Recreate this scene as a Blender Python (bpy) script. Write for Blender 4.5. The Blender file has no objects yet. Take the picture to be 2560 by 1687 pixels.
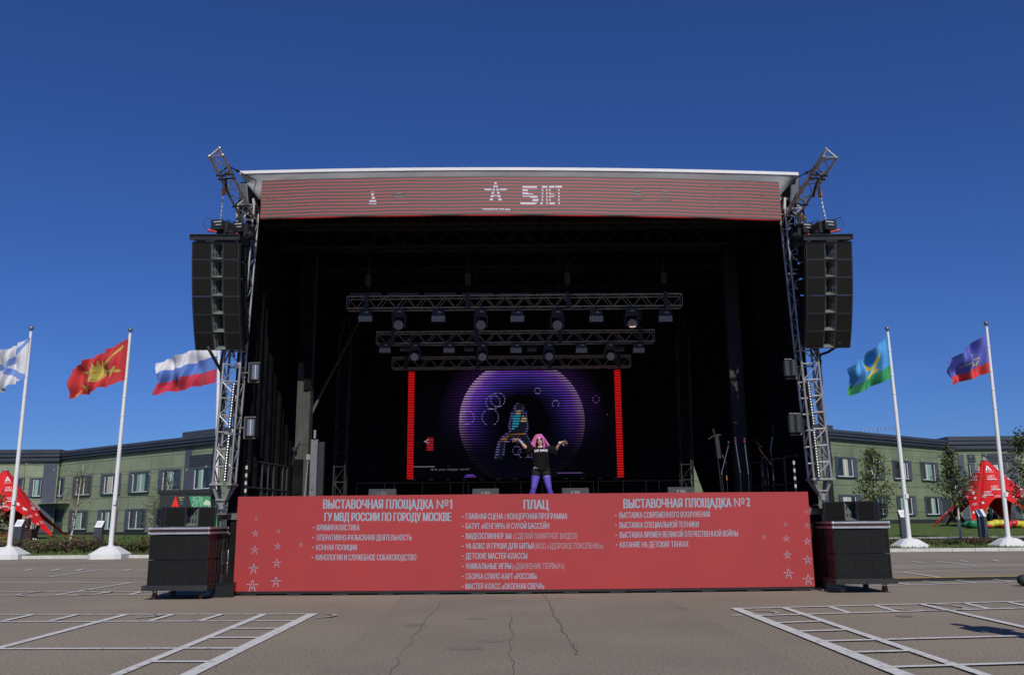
import bpy, bmesh, math, random
from mathutils import Vector, Matrix
R = math.radians
random.seed(7)
scn = bpy.context.scene
# ------------------------------------------------------------------ camera
F = 2200.0                      # focal length in pixels of a 2560 px wide picture
PITCH = R(11.8); ROLL = R(0.5); CH = 1.43
def cam_axes():
    f = Vector((0, math.cos(PITCH), math.sin(PITCH)))
    r = Vector((1, 0, 0)); u = Vector((0, -math.sin(PITCH), math.cos(PITCH)))
    r2 = r*math.cos(ROLL) - u*math.sin(ROLL)
    u2 = r*math.sin(ROLL) + u*math.cos(ROLL)
    return f, r2, u2
CF, CR, CU = cam_axes()
CO = Vector((0, 0, CH))
cd = bpy.data.cameras.new('camera'); cam = bpy.data.objects.new('camera', cd)
scn.collection.objects.link(cam)
cd.sensor_width = 36; cd.lens = F/2560*36; cd.clip_start = .1; cd.clip_end = 5000
m3 = Matrix((CR, CU, -CF)).transposed()
cam.matrix_world = Matrix.Translation(CO) @ m3.to_4x4()
scn.camera = cam
# ------------------------------------------------------------------ world, sun, exposure
SUN_EL = R(40); SUN_AZ = R(10)   # azimuth: degrees to the right of straight behind the camera
w = bpy.data.worlds.new("World"); scn.world = w; w.use_nodes = True
nt = w.node_tree; bg = nt.nodes['Background']
sky = nt.nodes.new('ShaderNodeTexSky'); sky.sky_type = 'NISHITA'; sky.sun_disc = False
sky.sun_elevation = SUN_EL; sky.air_density = 1.0; sky.dust_density = 0.3; sky.ozone_density = 4.0; sky.altitude = 300
sdir = Vector((math.sin(SUN_AZ)*math.cos(SUN_EL), -math.cos(SUN_AZ)*math.cos(SUN_EL), math.sin(SUN_EL)))
sky.sun_rotation = math.atan2(sdir.x, sdir.y)
tint = nt.nodes.new('ShaderNodeMix'); tint.data_type = 'RGBA'; tint.blend_type = 'MULTIPLY'; tint.inputs['Factor'].default_value = 1
tint.inputs['B'].default_value = (.315, .51, .97, 1)      # the clear, deep blue of a dry autumn noon
nt.links.new(sky.outputs[0], tint.inputs['A']); nt.links.new(tint.outputs['Result'], bg.inputs[0]); bg.inputs[1].default_value = 0.08
sl = bpy.data.lights.new('sun', 'SUN'); sl.energy = 3.6; sl.angle = R(.53); sl.color = (1, .95, .87)
so = bpy.data.objects.new('sun', sl); scn.collection.objects.link(so)
so.rotation_euler = sdir.to_track_quat('Z', 'Y').to_euler(); so.location = (10, -30, 40)
scn.view_settings.view_transform = 'Standard'; scn.view_settings.look = 'None'
scn.view_settings.exposure = 0; scn.view_settings.gamma = 1
try:
    scn.cycles.use_denoising = True; scn.cycles.denoiser = 'OPENIMAGEDENOISE'
except Exception: pass
scn.cycles.max_bounces = 6; scn.cycles.transparent_max_bounces = 8

# ------------------------------------------------------------------ pixel -> place (places things where the photo shows them)
def ray(u, v): return CF*F + CR*(u-1280) + CU*(843.5-v)
def P(u, v, Y=None, Z=None):
    d = ray(u, v)
    t = (Y/d.y) if Y is not None else (Z-CH)/d.z
    return CO + d*t
def PPL(u, v, p0, n):
    d = ray(u, v); t = (p0-CO).dot(n)/d.dot(n); return CO + d*t

# ------------------------------------------------------------------ helpers
COL = scn.collection
ORG = {}
def tag(o, label=None, cat=None, group=None, kind=None):
    if label: o['label'] = label
    if cat: o['category'] = cat
    if group: o['group'] = group
    if kind: o['kind'] = kind
    return o
def thing(name, loc, label, cat, group=None, rz=0):
    o = bpy.data.objects.new(name, None); COL.objects.link(o)
    o.empty_display_size = .2
    o.location = loc; o.rotation_euler = (0, 0, rz)
    ORG[o.name] = Vector(loc)
    return tag(o, label, cat, group)
def children(o): return [c for c in bpy.data.objects if c.parent == o]
def copy_tree(o, parent=None):
    c = o.copy(); COL.objects.link(c)
    if parent: c.parent = parent
    for ch in list(o.children): copy_tree(ch, c)
    return c
class MB:
    def __init__(s): s.v = []; s.f = []; s.m = []; s.mi = 0; s.T = None
    def add(s, vs, fs):
        b = len(s.v)
        for p in vs:
            p = Vector(p)
            s.v.append(s.T @ p if s.T is not None else p)
        for f in fs: s.f.append([b+i for i in f]); s.m.append(s.mi)
        return s
    def box(s, c, sz, M=None):
        x, y, z = [a/2 for a in sz]; c = Vector(c)
        vs = [Vector((i, j, k)) for i in (-x, x) for j in (-y, y) for k in (-z, z)]
        vs = [c + (M @ q if M is not None else q) for q in vs]
        return s.add(vs, [(0, 1, 3, 2), (4, 6, 7, 5), (0, 4, 5, 1), (2, 3, 7, 6), (0, 2, 6, 4), (1, 5, 7, 3)])
    def bb(s, a, b):
        a = Vector(a); b = Vector(b); d = b-a
        return s.box((a+b)/2, (abs(d.x), abs(d.y), abs(d.z)))
    def tube(s, a, b, r, n=8, r2=None, cap=True):
        a = Vector(a); b = Vector(b); d = b-a
        if d.length < 1e-6: return s
        q = d.to_track_quat('Z', 'Y'); r2 = r if r2 is None else r2
        vs = []
        for i in range(n):
            t = 2*math.pi*i/n; e = q @ Vector((math.cos(t), math.sin(t), 0))
            vs += [a+e*r, b+e*r2]
        fs = [(2*i, 2*((i+1) % n), 2*((i+1) % n)+1, 2*i+1) for i in range(n)]
        if cap: fs += [[2*i for i in range(n)][::-1], [2*i+1 for i in range(n)]]
        return s.add(vs, fs)
    def path(s, pts, r, n=6):
        pts = [Vector(p) for p in pts]; k = len(pts); vs = []
        rr = r if isinstance(r, (list, tuple)) else [r]*k
        for j, p in enumerate(pts):
            d = pts[min(j+1, k-1)] - pts[max(j-1, 0)]
            q = d.to_track_quat('Z', 'Y')
            for i in range(n):
                t = 2*math.pi*i/n; vs.append(p + q @ Vector((math.cos(t), math.sin(t), 0))*rr[j])
        fs = [(j*n+i, j*n+(i+1) % n, (j+1)*n+(i+1) % n, (j+1)*n+i) for j in range(k-1) for i in range(n)]
        fs += [list(range(n))[::-1], [(k-1)*n+i for i in range(n)]]
        return s.add(vs, fs)
    def sph(s, c, r, n=12, m=8, sc=(1, 1, 1), M=None):
        c = Vector(c); vs = []; fs = []
        for j in range(m+1):
            ph = math.pi*j/m
            for i in range(n):
                t = 2*math.pi*i/n
                q = Vector((math.sin(ph)*math.cos(t)*r*sc[0], math.sin(ph)*math.sin(t)*r*sc[1], math.cos(ph)*r*sc[2]))
                vs.append(c + (M @ q if M is not None else q))
        for j in range(m):
            for i in range(n):
                fs.append((j*n+i, (j+1)*n+i, (j+1)*n+(i+1) % n, j*n+(i+1) % n))
        return s.add(vs, fs)
    def caps(s, a, b, r0, r1, n=12):
        s.tube(a, b, r0, n, r1); s.sph(a, r0, n, 8); s.sph(b, r1, n, 8); return s
    def disc(s, c, nrm, r, n=20):
        q = Vector(nrm).to_track_quat('Z', 'Y'); c = Vector(c)
        return s.add([c + q @ Vector((math.cos(2*math.pi*i/n)*r, math.sin(2*math.pi*i/n)*r, 0)) for i in range(n)], [list(range(n))])
    def prism(s, pts, ext):
        pts = [Vector(p) for p in pts]; e = Vector(ext); n = len(pts)
        fs = [list(range(n))[::-1], [n+i for i in range(n)]] + [(i, (i+1) % n, n+(i+1) % n, n+i) for i in range(n)]
        return s.add(pts + [p+e for p in pts], fs)
    def quad(s, a, b, c, d): return s.add([a, b, c, d], [(0, 1, 2, 3)])
    def build(s, name, mats, parent=None, smooth=False, local=False, fixn=True, **t):
        me = bpy.data.meshes.new(name)
        org = Vector((0, 0, 0))
        if parent is not None and not local:
            q = parent
            while q.parent: q = q.parent
            org = ORG.get(q.name, Vector((0, 0, 0)))
        me.from_pydata([tuple(p-org) for p in s.v], [], s.f)
        if not isinstance(mats, (list, tuple)): mats = [mats]
        for m in mats: me.materials.append(m)
        if len(mats) > 1: me.polygons.foreach_set('material_index', s.m)
        if fixn:
            bm = bmesh.new(); bm.from_mesh(me); bmesh.ops.recalc_face_normals(bm, faces=bm.faces); bm.to_mesh(me); bm.free()
        if smooth: me.polygons.foreach_set('use_smooth', [True]*len(me.polygons))
        me.update()
        o = bpy.data.objects.new(name, me); COL.objects.link(o)
        if parent is not None: o.parent = parent
        tag(o, **t)
        return o
def auto(o, deg=35):
    me = o.data
    me.polygons.foreach_set('use_smooth', [True]*len(me.polygons))
    try: me.set_sharp_from_angle(angle=R(deg))
    except Exception: pass
    return o
def bevel(o, wd=.01, seg=2):
    md = o.modifiers.new('bevel', 'BEVEL'); md.width = wd; md.segments = seg; md.limit_method = 'ANGLE'
    return o
def remesh(o, vox=.01, sm=2):
    md = o.modifiers.new('r', 'REMESH'); md.mode = 'VOXEL'; md.voxel_size = vox; md.use_smooth_shade = True
    if sm:
        m2 = o.modifiers.new('s', 'SMOOTH'); m2.iterations = sm; m2.factor = .5
    bpy.context.view_layer.update()
    ev = o.evaluated_get(bpy.context.evaluated_depsgraph_get())
    me = bpy.data.meshes.new_from_object(ev)
    o.modifiers.clear(); mats = list(o.data.materials); o.data = me
    if not me.materials:
        for m in mats: me.materials.append(m)
    me.polygons.foreach_set('use_smooth', [True]*len(me.polygons))
    return o
# ------------------------------------------------------------------ materials
MATS = {}
def mat(name, col, rough=.6, metal=0., var=.0, scale=8., bump=0., spec=.5, emit=None, es=1., col2=None, detail=6, stretch=None, sheen=0, bscale=None):
    if name in MATS: return MATS[name]
    m = bpy.data.materials.new(name); m.use_nodes = True; MATS[name] = m
    n = m.node_tree; b = n.nodes['Principled BSDF']
    b.inputs['Roughness'].default_value = rough; b.inputs['Metallic'].default_value = metal
    b.inputs['Specular IOR Level'].default_value = spec
    c1 = tuple(col)+(1,)
    b.inputs['Base Color'].default_value = c1
    if sheen: b.inputs['Sheen Weight'].default_value = sheen
    if var or col2 or bump:
        tc = n.nodes.new('ShaderNodeTexCoord'); mp = n.nodes.new('ShaderNodeMapping')
        n.links.new(tc.outputs['Object'], mp.inputs[0])
        if stretch: mp.inputs['Scale'].default_value = stretch
        no = n.nodes.new('ShaderNodeTexNoise'); no.inputs['Scale'].default_value = scale; no.inputs['Detail'].default_value = detail
        no.inputs['Roughness'].default_value = .6
        n.links.new(mp.outputs[0], no.inputs['Vector'])
        if var or col2:
            rp = n.nodes.new('ShaderNodeValToRGB')
            rp.color_ramp.elements[0].position = .3; rp.color_ramp.elements[1].position = .7
            a = tuple(max(0, x*(1-var)) for x in col)+(1,)
            e = (tuple(col2)+(1,)) if col2 else tuple(x*(1+var) for x in col)+(1,)
            rp.color_ramp.elements[0].color = a; rp.color_ramp.elements[1].color = e
            n.links.new(no.outputs['Fac'], rp.inputs[0]); n.links.new(rp.outputs[0], b.inputs['Base Color'])
        if bump:
            bp = n.nodes.new('ShaderNodeBump'); bp.inputs['Strength'].default_value = bump; bp.inputs['Distance'].default_value = .02
            if bscale:
                n2 = n.nodes.new('ShaderNodeTexNoise'); n2.inputs['Scale'].default_value = bscale; n2.inputs['Detail'].default_value = 4
                n.links.new(mp.outputs[0], n2.inputs['Vector']); n.links.new(n2.outputs['Fac'], bp.inputs['Height'])
            else: n.links.new(no.outputs['Fac'], bp.inputs['Height'])
            n.links.new(bp.outputs[0], b.inputs['Normal'])
    if emit:
        b.inputs['Emission Color'].default_value = tuple(emit)+(1,); b.inputs['Emission Strength'].default_value = es
    return m
ALU = mat('aluminium_tube', (.36, .36, .35), .42, .6, var=.15, scale=5)
ALUD = mat('dull_aluminium', (.22, .21, .20), .45, .6, var=.2, scale=6)
STEEL = mat('grey_painted_steel', (.27, .28, .27), .5, .2, var=.15, scale=4)
DSTEEL = mat('dark_steel', (.022, .023, .025), .5, .2, var=.3, scale=5)
BLACK = mat('black_paint', (.012, .012, .013), .5, 0, var=.3, scale=12)
CAB = mat('black_cabinet_paint', (.009, .010, .010), .5, 0, var=.3, scale=20, bump=.05, spec=.25)
GRILL = mat('black_grille_cloth', (.011, .0105, .009), .8, 0, var=.35, scale=60, bump=.1, spec=.15)
HORN = mat('grey_horn', (.13, .15, .14), .5, 0, var=.12, scale=15)
DRAPE = mat('black_drape', (.009, .0105, .011), .95, 0, var=.5, scale=3, spec=.08)
DRAPE2 = mat('black_ceiling_sheet', (.0045, .0035, .0035), .95, 0, var=.4, scale=2, spec=.05)
WHITEP = mat('white_pole_paint', (.72, .72, .70), .4, 0, var=.03, scale=3)
WHITEB = mat('white_painted_concrete', (.68, .68, .66), .7, 0, var=.06, scale=5, bump=.05)
REDP = mat('red_paint', (.55, .04, .03), .5)
ORANGE = mat('orange_paint', (.6, .2, .03), .5)
RUBBER = mat('brown_rubber_wheel', (.18, .09, .06), .7, var=.2)
PVC = mat('grey_pvc_sheet', (.33, .34, .34), .45, 0, var=.12, scale=1.2, bump=.25)
PVCW = mat('white_pvc_edge', (.64, .64, .64), .5, 0, var=.05, scale=2)
CABLE = mat('black_cable', (.01, .01, .01), .6)

# ------------------------------------------------------------------ text
_ref = {}
def text2d(body, bold=0.0, space=1.0, shear=0.0):
    cu = bpy.data.curves.new('t', 'FONT'); cu.body = body; cu.size = 1; cu.offset = bold; cu.space_character = space; cu.shear = shear
    cu.resolution_u = 3
    o = bpy.data.objects.new('t', cu); COL.objects.link(o); bpy.context.view_layer.update()
    ev = o.evaluated_get(bpy.context.evaluated_depsgraph_get())
    me = bpy.data.meshes.new_from_object(ev)
    vs = [(v.co.x, v.co.y) for v in me.vertices]; fs = [list(p.vertices) for p in me.polygons]
    bpy.data.objects.remove(o); bpy.data.curves.remove(cu); bpy.data.meshes.remove(me)
    return vs, fs
def cap_h(bold):
    if bold not in _ref:
        vs, _ = text2d('П', bold); _ref[bold] = (min(y for x, y in vs), max(y for x, y in vs))
    return _ref[bold]
def text_box(mb, body, fn, x0, x1, zb, zt, bold=0., space=1.0, shear=0., smear=0.):
    """letters stretched to x0..x1, caps from zb to zt; fn(x, z) gives the place"""
    vs, fs = text2d(body, 0 if smear else bold, space, shear)
    if not vs: return
    lo, hi = cap_h(0 if smear else bold); x0 += smear; x1 -= smear; xa = min(v[0] for v in vs); xb = max(v[0] for v in vs)
    sx = (x1-x0)/(xb-xa); sz = (zt-zb)/(hi-lo)
    for k, dx in enumerate((0, -smear, smear, -smear*.5, smear*.5) if smear else (0,)):
        mb.add([fn(x0+(x-xa)*sx+dx, zb+(y-lo)*sz)+Vector((0, -.0006*k, 0)) for x, y in vs], fs)
def stroke(a, b, w):
    a = Vector((a[0], a[1])); b = Vector((b[0], b[1])); d = (b-a).normalized(); n = Vector((-d.y, d.x))*w/2
    return [a+n, a-n, b-n, b+n]
def emblem_polys():
    """the A-shaped star: outer legs, wings, small inner wedge (unit width)"""
    return [[(0, .46), (-.035, .30), (-.20, -.42), (-.27, -.42), (-.03, .46)],
            [(0, .46), (.03, .46), (.27, -.42), (.20, -.42), (.035, .30), (0, .30)],
            [(-.5, .13), (-.17, .13), (-.19, .07), (-.42, .07)],
            [(.5, .13), (.17, .13), (.19, .07), (.42, .07)],
            [(-.10, -.20), (.10, -.20), (0, -.08)]]
def emblem(mb, fn, cx, cz, w):
    for p in emblem_polys():
        mb.add([fn(cx+x*w, cz+y*w) for x, y in p], [list(range(len(p)))])

# ================================================================== SETTING
def ground_mat(name='asphalt', lo=(.230, .196, .152), hi=(.300, .256, .199), big_=.22, con=.85):
    m = mat(name, (.125, .108, .094), .9, 0, spec=.2)
    n = m.node_tree; b = n.nodes['Principled BSDF']
    tc = n.nodes.new('ShaderNodeTexCoord')
    big = n.nodes.new('ShaderNodeTexNoise'); big.inputs['Scale'].default_value = big_; big.inputs['Detail'].default_value = 6
    fine = n.nodes.new('ShaderNodeTexNoise'); fine.inputs['Scale'].default_value = 34; fine.inputs['Detail'].default_value = 3
    vor = n.nodes.new('ShaderNodeTexVoronoi'); vor.inputs['Scale'].default_value = 55
    for t in (big, fine, vor): n.links.new(tc.outputs['Object'], t.inputs['Vector'])
    r1 = n.nodes.new('ShaderNodeValToRGB'); r1.color_ramp.elements[0].position = .3; r1.color_ramp.elements[1].position = .72
    r1.color_ramp.elements[0].color = lo+(1,); r1.color_ramp.elements[1].color = hi+(1,)
    n.links.new(big.outputs['Fac'], r1.inputs[0])
    r2 = n.nodes.new('ShaderNodeValToRGB'); r2.color_ramp.elements[0].position = .3; r2.color_ramp.elements[1].position = .75
    r2.color_ramp.elements[0].color = (1-.5*con, 1-.5*con, 1-.5*con, 1); r2.color_ramp.elements[1].color = (1+.48*con, 1+.46*con, 1+.44*con, 1)
    n.links.new(fine.outputs['Fac'], r2.inputs[0])
    mx = n.nodes.new('ShaderNodeMix'); mx.data_type = 'RGBA'; mx.blend_type = 'MULTIPLY'; mx.inputs['Factor'].default_value = 1
    n.links.new(r1.outputs[0], mx.inputs['A']); n.links.new(r2.outputs[0], mx.inputs['B'])
    # pale stone chips
    r3 = n.nodes.new('ShaderNodeValToRGB'); r3.color_ramp.elements[0].position = .05; r3.color_ramp.elements[1].position = .11
    r3.color_ramp.elements[0].color = (1, 1, 1, 1); r3.color_ramp.elements[1].color = (0, 0, 0, 1)
    n.links.new(vor.outputs['Distance'], r3.inputs[0])
    mx2 = n.nodes.new('ShaderNodeMix'); mx2.data_type = 'RGBA'
    n.links.new(r3.outputs[0], mx2.inputs['Factor']); n.links.new(mx.outputs['Result'], mx2.inputs['A'])
    mx2.inputs['B'].default_value = (.34, .31, .28, 1)
    n.links.new(mx2.outputs['Result'], b.inputs['Base Color'])
    bp = n.nodes.new('ShaderNodeBump'); bp.inputs['Strength'].default_value = .35; bp.inputs['Distance'].default_value = .01
    n.links.new(fine.outputs['Fac'], bp.inputs['Height']); n.links.new(bp.outputs[0], b.inputs['Normal'])
    return m
ASPH = ground_mat()
MB().quad((-1500, -300, 0), (1500, -300, 0), (1500, 2500, 0), (-1500, 2500, 0)).build('ground', ASPH, kind='structure')
# the later, smoother strip of asphalt down the middle, its seam and cracks
ASPH2 = ground_mat('patched_asphalt', (.218, .186, .148), (.262, .224, .178), .5, .6)
pl = [P(1012, 1483, Z=0), P(1900, 1483, Z=0)]
a1 = P(1011, 1484, Z=0); a2 = P(800, 1687, Z=0); b1 = P(1690, 1500, Z=0); b2 = P(2060, 1687, Z=0)
def ext(a, b, k): return a + (b-a)*k
mbp = MB(); la = [ext(a1, a2, k) for k in (0, .3, .6, 1, 2.2)]; lb = [ext(b1, b2, k) for k in (0, .3, .6, 1, 2.2)]
vs = []
for a, b in zip(la, lb): vs += [(a.x+random.uniform(-.1, .1), a.y, .004), (b.x+random.uniform(-.1, .1), b.y, .004)]
mbp.add(vs, [(2*i, 2*i+1, 2*i+3, 2*i+2) for i in range(4)]); mbp.build('asphalt_strip', ASPH2, kind='structure')
CRACK = mat('crack', (.085, .074, .063), 1)
def crack(pts, w, z=.008):
    g = [P(u, v, Z=0) for u, v in pts]; fine = []
    for a, b in zip(g, g[1:]):
        for k in range(8):
            q = a.lerp(b, k/8); fine.append(q + Vector((random.uniform(-.035, .035), 0, 0)))
    fine.append(g[-1]); vs = []
    for q in fine:
        ww = w*random.uniform(.4, 1.3); ww *= .42; vs += [(q.x-ww/2, q.y, z), (q.x+ww/2, q.y, z)]
    return MB().add(vs, [(2*i, 2*i+1, 2*i+3, 2*i+2) for i in range(len(fine)-1)]).build('ground_crack', CRACK, kind='structure')
crack([(1361, 1484), (1373, 1510), (1391, 1545), (1412, 1580), (1430, 1612), (1443, 1637)], .035)
crack([(1275, 1540), (1279, 1600), (1277, 1640), (1284, 1687)], .028)
crack([(1106, 1500), (1060, 1560), (1000, 1640), (975, 1687)], .018)
STAIN = mat('oil_stain', (.192, .164, .142), .85, 0, var=.12, scale=5, spec=.2)
for (u, v, rx, ry) in [(1165, 1620, .2, .16), (1040, 1562, .16, .18), (1230, 1602, .18, .12), (1190, 1546, .14, .12), (2264, 1540, .12, .15), (1708, 1520, .1, .15)]:
    c = P(u, v, Z=0); n = 18
    MB().add([(c.x+rx*math.cos(6.283*i/n)*random.uniform(.8, 1.2), c.y+ry*math.sin(6.283*i/n)*random.uniform(.8, 1.2), .0065) for i in range(n)], [list(range(n))]).build('ground_stain', STAIN, kind='structure')
# painted lines
def paint_mat(name, col, lo, hi):
    m = mat(name, col, .8, 0); n = m.node_tree; b = n.nodes['Principled BSDF']
    tc = n.nodes.new('ShaderNodeTexCoord'); no = n.nodes.new('ShaderNodeTexNoise'); no.inputs['Scale'].default_value = 9; no.inputs['Detail'].default_value = 8; no.inputs['Roughness'].default_value = .7
    n.links.new(tc.outputs['Object'], no.inputs['Vector'])
    rp = n.nodes.new('ShaderNodeValToRGB'); rp.color_ramp.elements[0].position = lo; rp.color_ramp.elements[1].position = hi
    rp.color_ramp.elements[0].color = (.24, .21, .18, 1); rp.color_ramp.elements[1].color = tuple(col)+(1,)
    n.links.new(no.outputs['Fac'], rp.inputs[0]); n.links.new(rp.outputs[0], b.inputs['Base Color'])
    return m
PAINT = paint_mat('road_paint', (.62, .61, .58), .33, .47)
PAINT_F = paint_mat('faded_road_paint', (.50, .47, .43), .40, .60)
lz = [0]
def marking(lines, m=PAINT):
    mb = MB()
    for (u0, v0, u1, v1, w) in lines:
        a = P(u0, v0, Z=0); b = P(u1, v1, Z=0); d = (b-a); d.z = 0; d.normalize(); nn = Vector((-d.y, d.x, 0))*w/2
        lz[0] += 1; z = Vector((0, 0, .010 + .0004*(lz[0] % 24)))
        k = max(2, int((b-a).length/1.0)); vs = []
        for i in range(k+1):
            q = a.lerp(b, i/k) + z; j = random.uniform(.93, 1.07)
            vs += [q+nn*j, q-nn*j]
        mb.add(vs, [(2*i, 2*i+1, 2*i+3, 2*i+2) for i in range(k)])
    mb.build('ground_marking', m, kind='structure')
marking([(-400, 1537, 783, 1535, .095), (-400, 1556, 742, 1552, .095), (783, 1534, 440, 1703, .17), (661, 1535, 250, 1705, .12), (320, 1535, -200, 1673, .12),
         (-400, 1624, 600, 1621, .095), (575, 1571.5, 699, 1571.5, .1), (519, 1594.6, 653, 1594.6, .1), (375, 1655, 538, 1655, .1),
         (86, 1536, 8, 1553, .095), (196, 1536, 126, 1553, .095), (433, 1536, 374, 1553, .095), (554, 1536, 500, 1553, .095)])
marking([(1837, 1522.5, 2900, 1495, .095), (1893, 1540, 2900, 1511, .095), (1837, 1521, 2300, 1705, .17), (1963, 1521, 2510, 1706, .12), (2302, 1511, 2800, 1623, .12),
         (1928, 1558.6, 2055, 1554, .1), (1985, 1580, 2119, 1576, .1), (2044, 1605, 2900, 1582, .095), (2119, 1633, 2286, 1628.5, .1), (2205, 1671, 2900, 1650, .095),
         (2076, 1517, 2124, 1532, .095), (2189, 1513.5, 2243, 1528.5, .095), (2410, 1507, 2471, 1522, .095), (2517, 1504, 2575, 1517, .095), (1833, 1538.5, 1856, 1538, .1)])
marking([(-400, 1489, 905, 1485.5, .095), (-400, 1480, 600, 1479, .1), (323, 1457, 143, 1487, .095), (-400, 1456, 600, 1456, .1), (263, 1422, 124, 1442, .095), (-400, 1422, 560, 1423, .1), (-400, 1427, 560, 1427.5, .1),
         (272, 1479, 231, 1487, .095), (355, 1479, 321, 1488, .095), (97, 1479, 48, 1486, .095), (610, 1484, 590, 1488, .1), (705, 1482, 690, 1486, .1), (795, 1483, 780, 1486.5, .1), (925, 1482, 880, 1486, .12),
         (85, 1422, 60, 1427, .1), (150, 1422, 130, 1427, .1), (210, 1422, 190, 1427, .1), (330, 1423, 312, 1427, .1)])
marking([(-400, 1442, 560, 1443.5, .08)], PAINT_F)
marking([(1715, 1478.5, 2900, 1444, .095), (1810, 1473, 1829, 1477, .1), (1901, 1469, 1920, 1473, .1), (1990, 1465, 2012, 1470, .1), (2307, 1452.6, 2358, 1459, .095), (2391, 1450.5, 2444, 1458, .095), (2477, 1448, 2533, 1455, .095), (2240, 1457, 2275, 1462, .1),
         (2100, 1425, 2900, 1408, .09), (2100, 1420, 2900, 1403, .09), (2334, 1402, 2447, 1415.5, .1), (2232, 1418.7, 2900, 1408, .09), (2232, 1431, 2900, 1418, .1), (2259, 1431, 2348, 1443.5, .1), (2280, 1403, 2310, 1408, .1), (2400, 1401, 2420, 1405, .1), (2480, 1399.5, 2500, 1403.5, .1)])
# worn painted arcs beside the grid corners
def arc(u, v, r, a0, a1):
    c = P(u, v, Z=0); vs = []; k = 20; lz[0] += 1; z = .010+.0004*(lz[0] % 24)
    for i in range(k+1):
        t = R(a0+(a1-a0)*i/k); vs += [(c.x+math.cos(t)*(r-.04), c.y+math.sin(t)*(r-.04), z), (c.x+math.cos(t)*(r+.04), c.y+math.sin(t)*(r+.04), z)]
    MB().add(vs, [(2*i, 2*i+1, 2*i+3, 2*i+2) for i in range(k)]).build('ground_marking', PAINT_F, kind='structure')
arc(790, 1540, .3, -80, 70); arc(1895, 1532, .3, -120, 80); arc(340, 1540, .35, -70, 60); arc(2310, 1518, .6, -170, 60); arc(165, 1483, .9, 0, 360)

# lawn, kerb, paths
KY = 38.5
def lawn_z(x, y):
    top = .55 + .38*max(0, min(1, (x+30)/60))
    return .13 + (top-.13)*max(0, min(1, (y-KY)/30))
GRASS = mat('lawn_grass', (.085, .125, .032), .9, 0, var=.45, scale=2.2, bump=.6, bscale=14, spec=.15, detail=10)
kl = P(160, 1388, Z=.13); kr = P(2480, 1369, Z=.13)
def kerb_y(x): return kl.y + (kr.y-kl.y)*(x-kl.x)/(kr.x-kl.x)
g = MB(); nx, ny = 80, 30; vs = []
for j in range(ny+1):
    for i in range(nx+1):
        x = -75+150*i/nx; y = kerb_y(x)+.02 + 130*(j/ny)**1.5
        vs.append((x, y, lawn_z(x, y)+random.uniform(-.015, .015)))
g.add(vs, [(j*(nx+1)+i, j*(nx+1)+i+1, (j+1)*(nx+1)+i+1, (j+1)*(nx+1)+i) for j in range(ny) for i in range(nx)])
g.build('lawn', GRASS, smooth=True, kind='structure')
KERB = mat('pale_kerb_stone', (.52, .51, .48), .85, 0, var=.15, scale=3, bump=.1)
kb = MB(); x = -75
while x < 75:
    y = kerb_y(x+.5); kb.box((x+.495, y-.08, .07), (.985, .16, .15+random.uniform(-.006, .006)), Matrix.Rotation(math.atan((kr.y-kl.y)/(kr.x-kl.x)), 3, 'Z')); x += 1
kb.build('kerb', KERB, kind='structure')
PATH = mat('pale_path', (.42, .40, .37), .9, 0, var=.1, scale=2)
for (x0, x1, dy) in ((-75, -14, 6.5), (14, 75, 7.5)):
    vs = []
    for i in range(41):
        x = x0+(x1-x0)*i/40; y = kerb_y(x)+dy
        vs += [(x, y, lawn_z(x, y)+.05), (x, y+1.6, lawn_z(x, y+1.6)+.05)]
    MB().add(vs, [(2*i, 2*i+1, 2*i+3, 2*i+2) for i in range(40)]).build('path', PATH, kind='structure')
# short blades along the lawn
gb = MB(); LEAFG = mat('grass_blade', (.10, .145, .04), .8, 0, var=.4, scale=1.5, spec=.2)
for i in range(9000):
    x = random.choice((-1, 1))*random.uniform(12, 34); y = kerb_y(x)+.05+abs(random.gauss(0, 5)); z = lawn_z(x, y)
    a = random.uniform(0, 6.28); d = Vector((math.cos(a), math.sin(a), 0))*.03; h = random.uniform(.06, .15); l = Vector((random.uniform(-.05, .05), random.uniform(-.05, .05), h))
    p = Vector((x, y, z-.01)); gb.add([p-d, p+d, p+l], [(0, 1, 2)])
gb.build('grass', LEAFG, fixn=False, kind='stuff', label='short green lawn grass between kerb and buildings')

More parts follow.
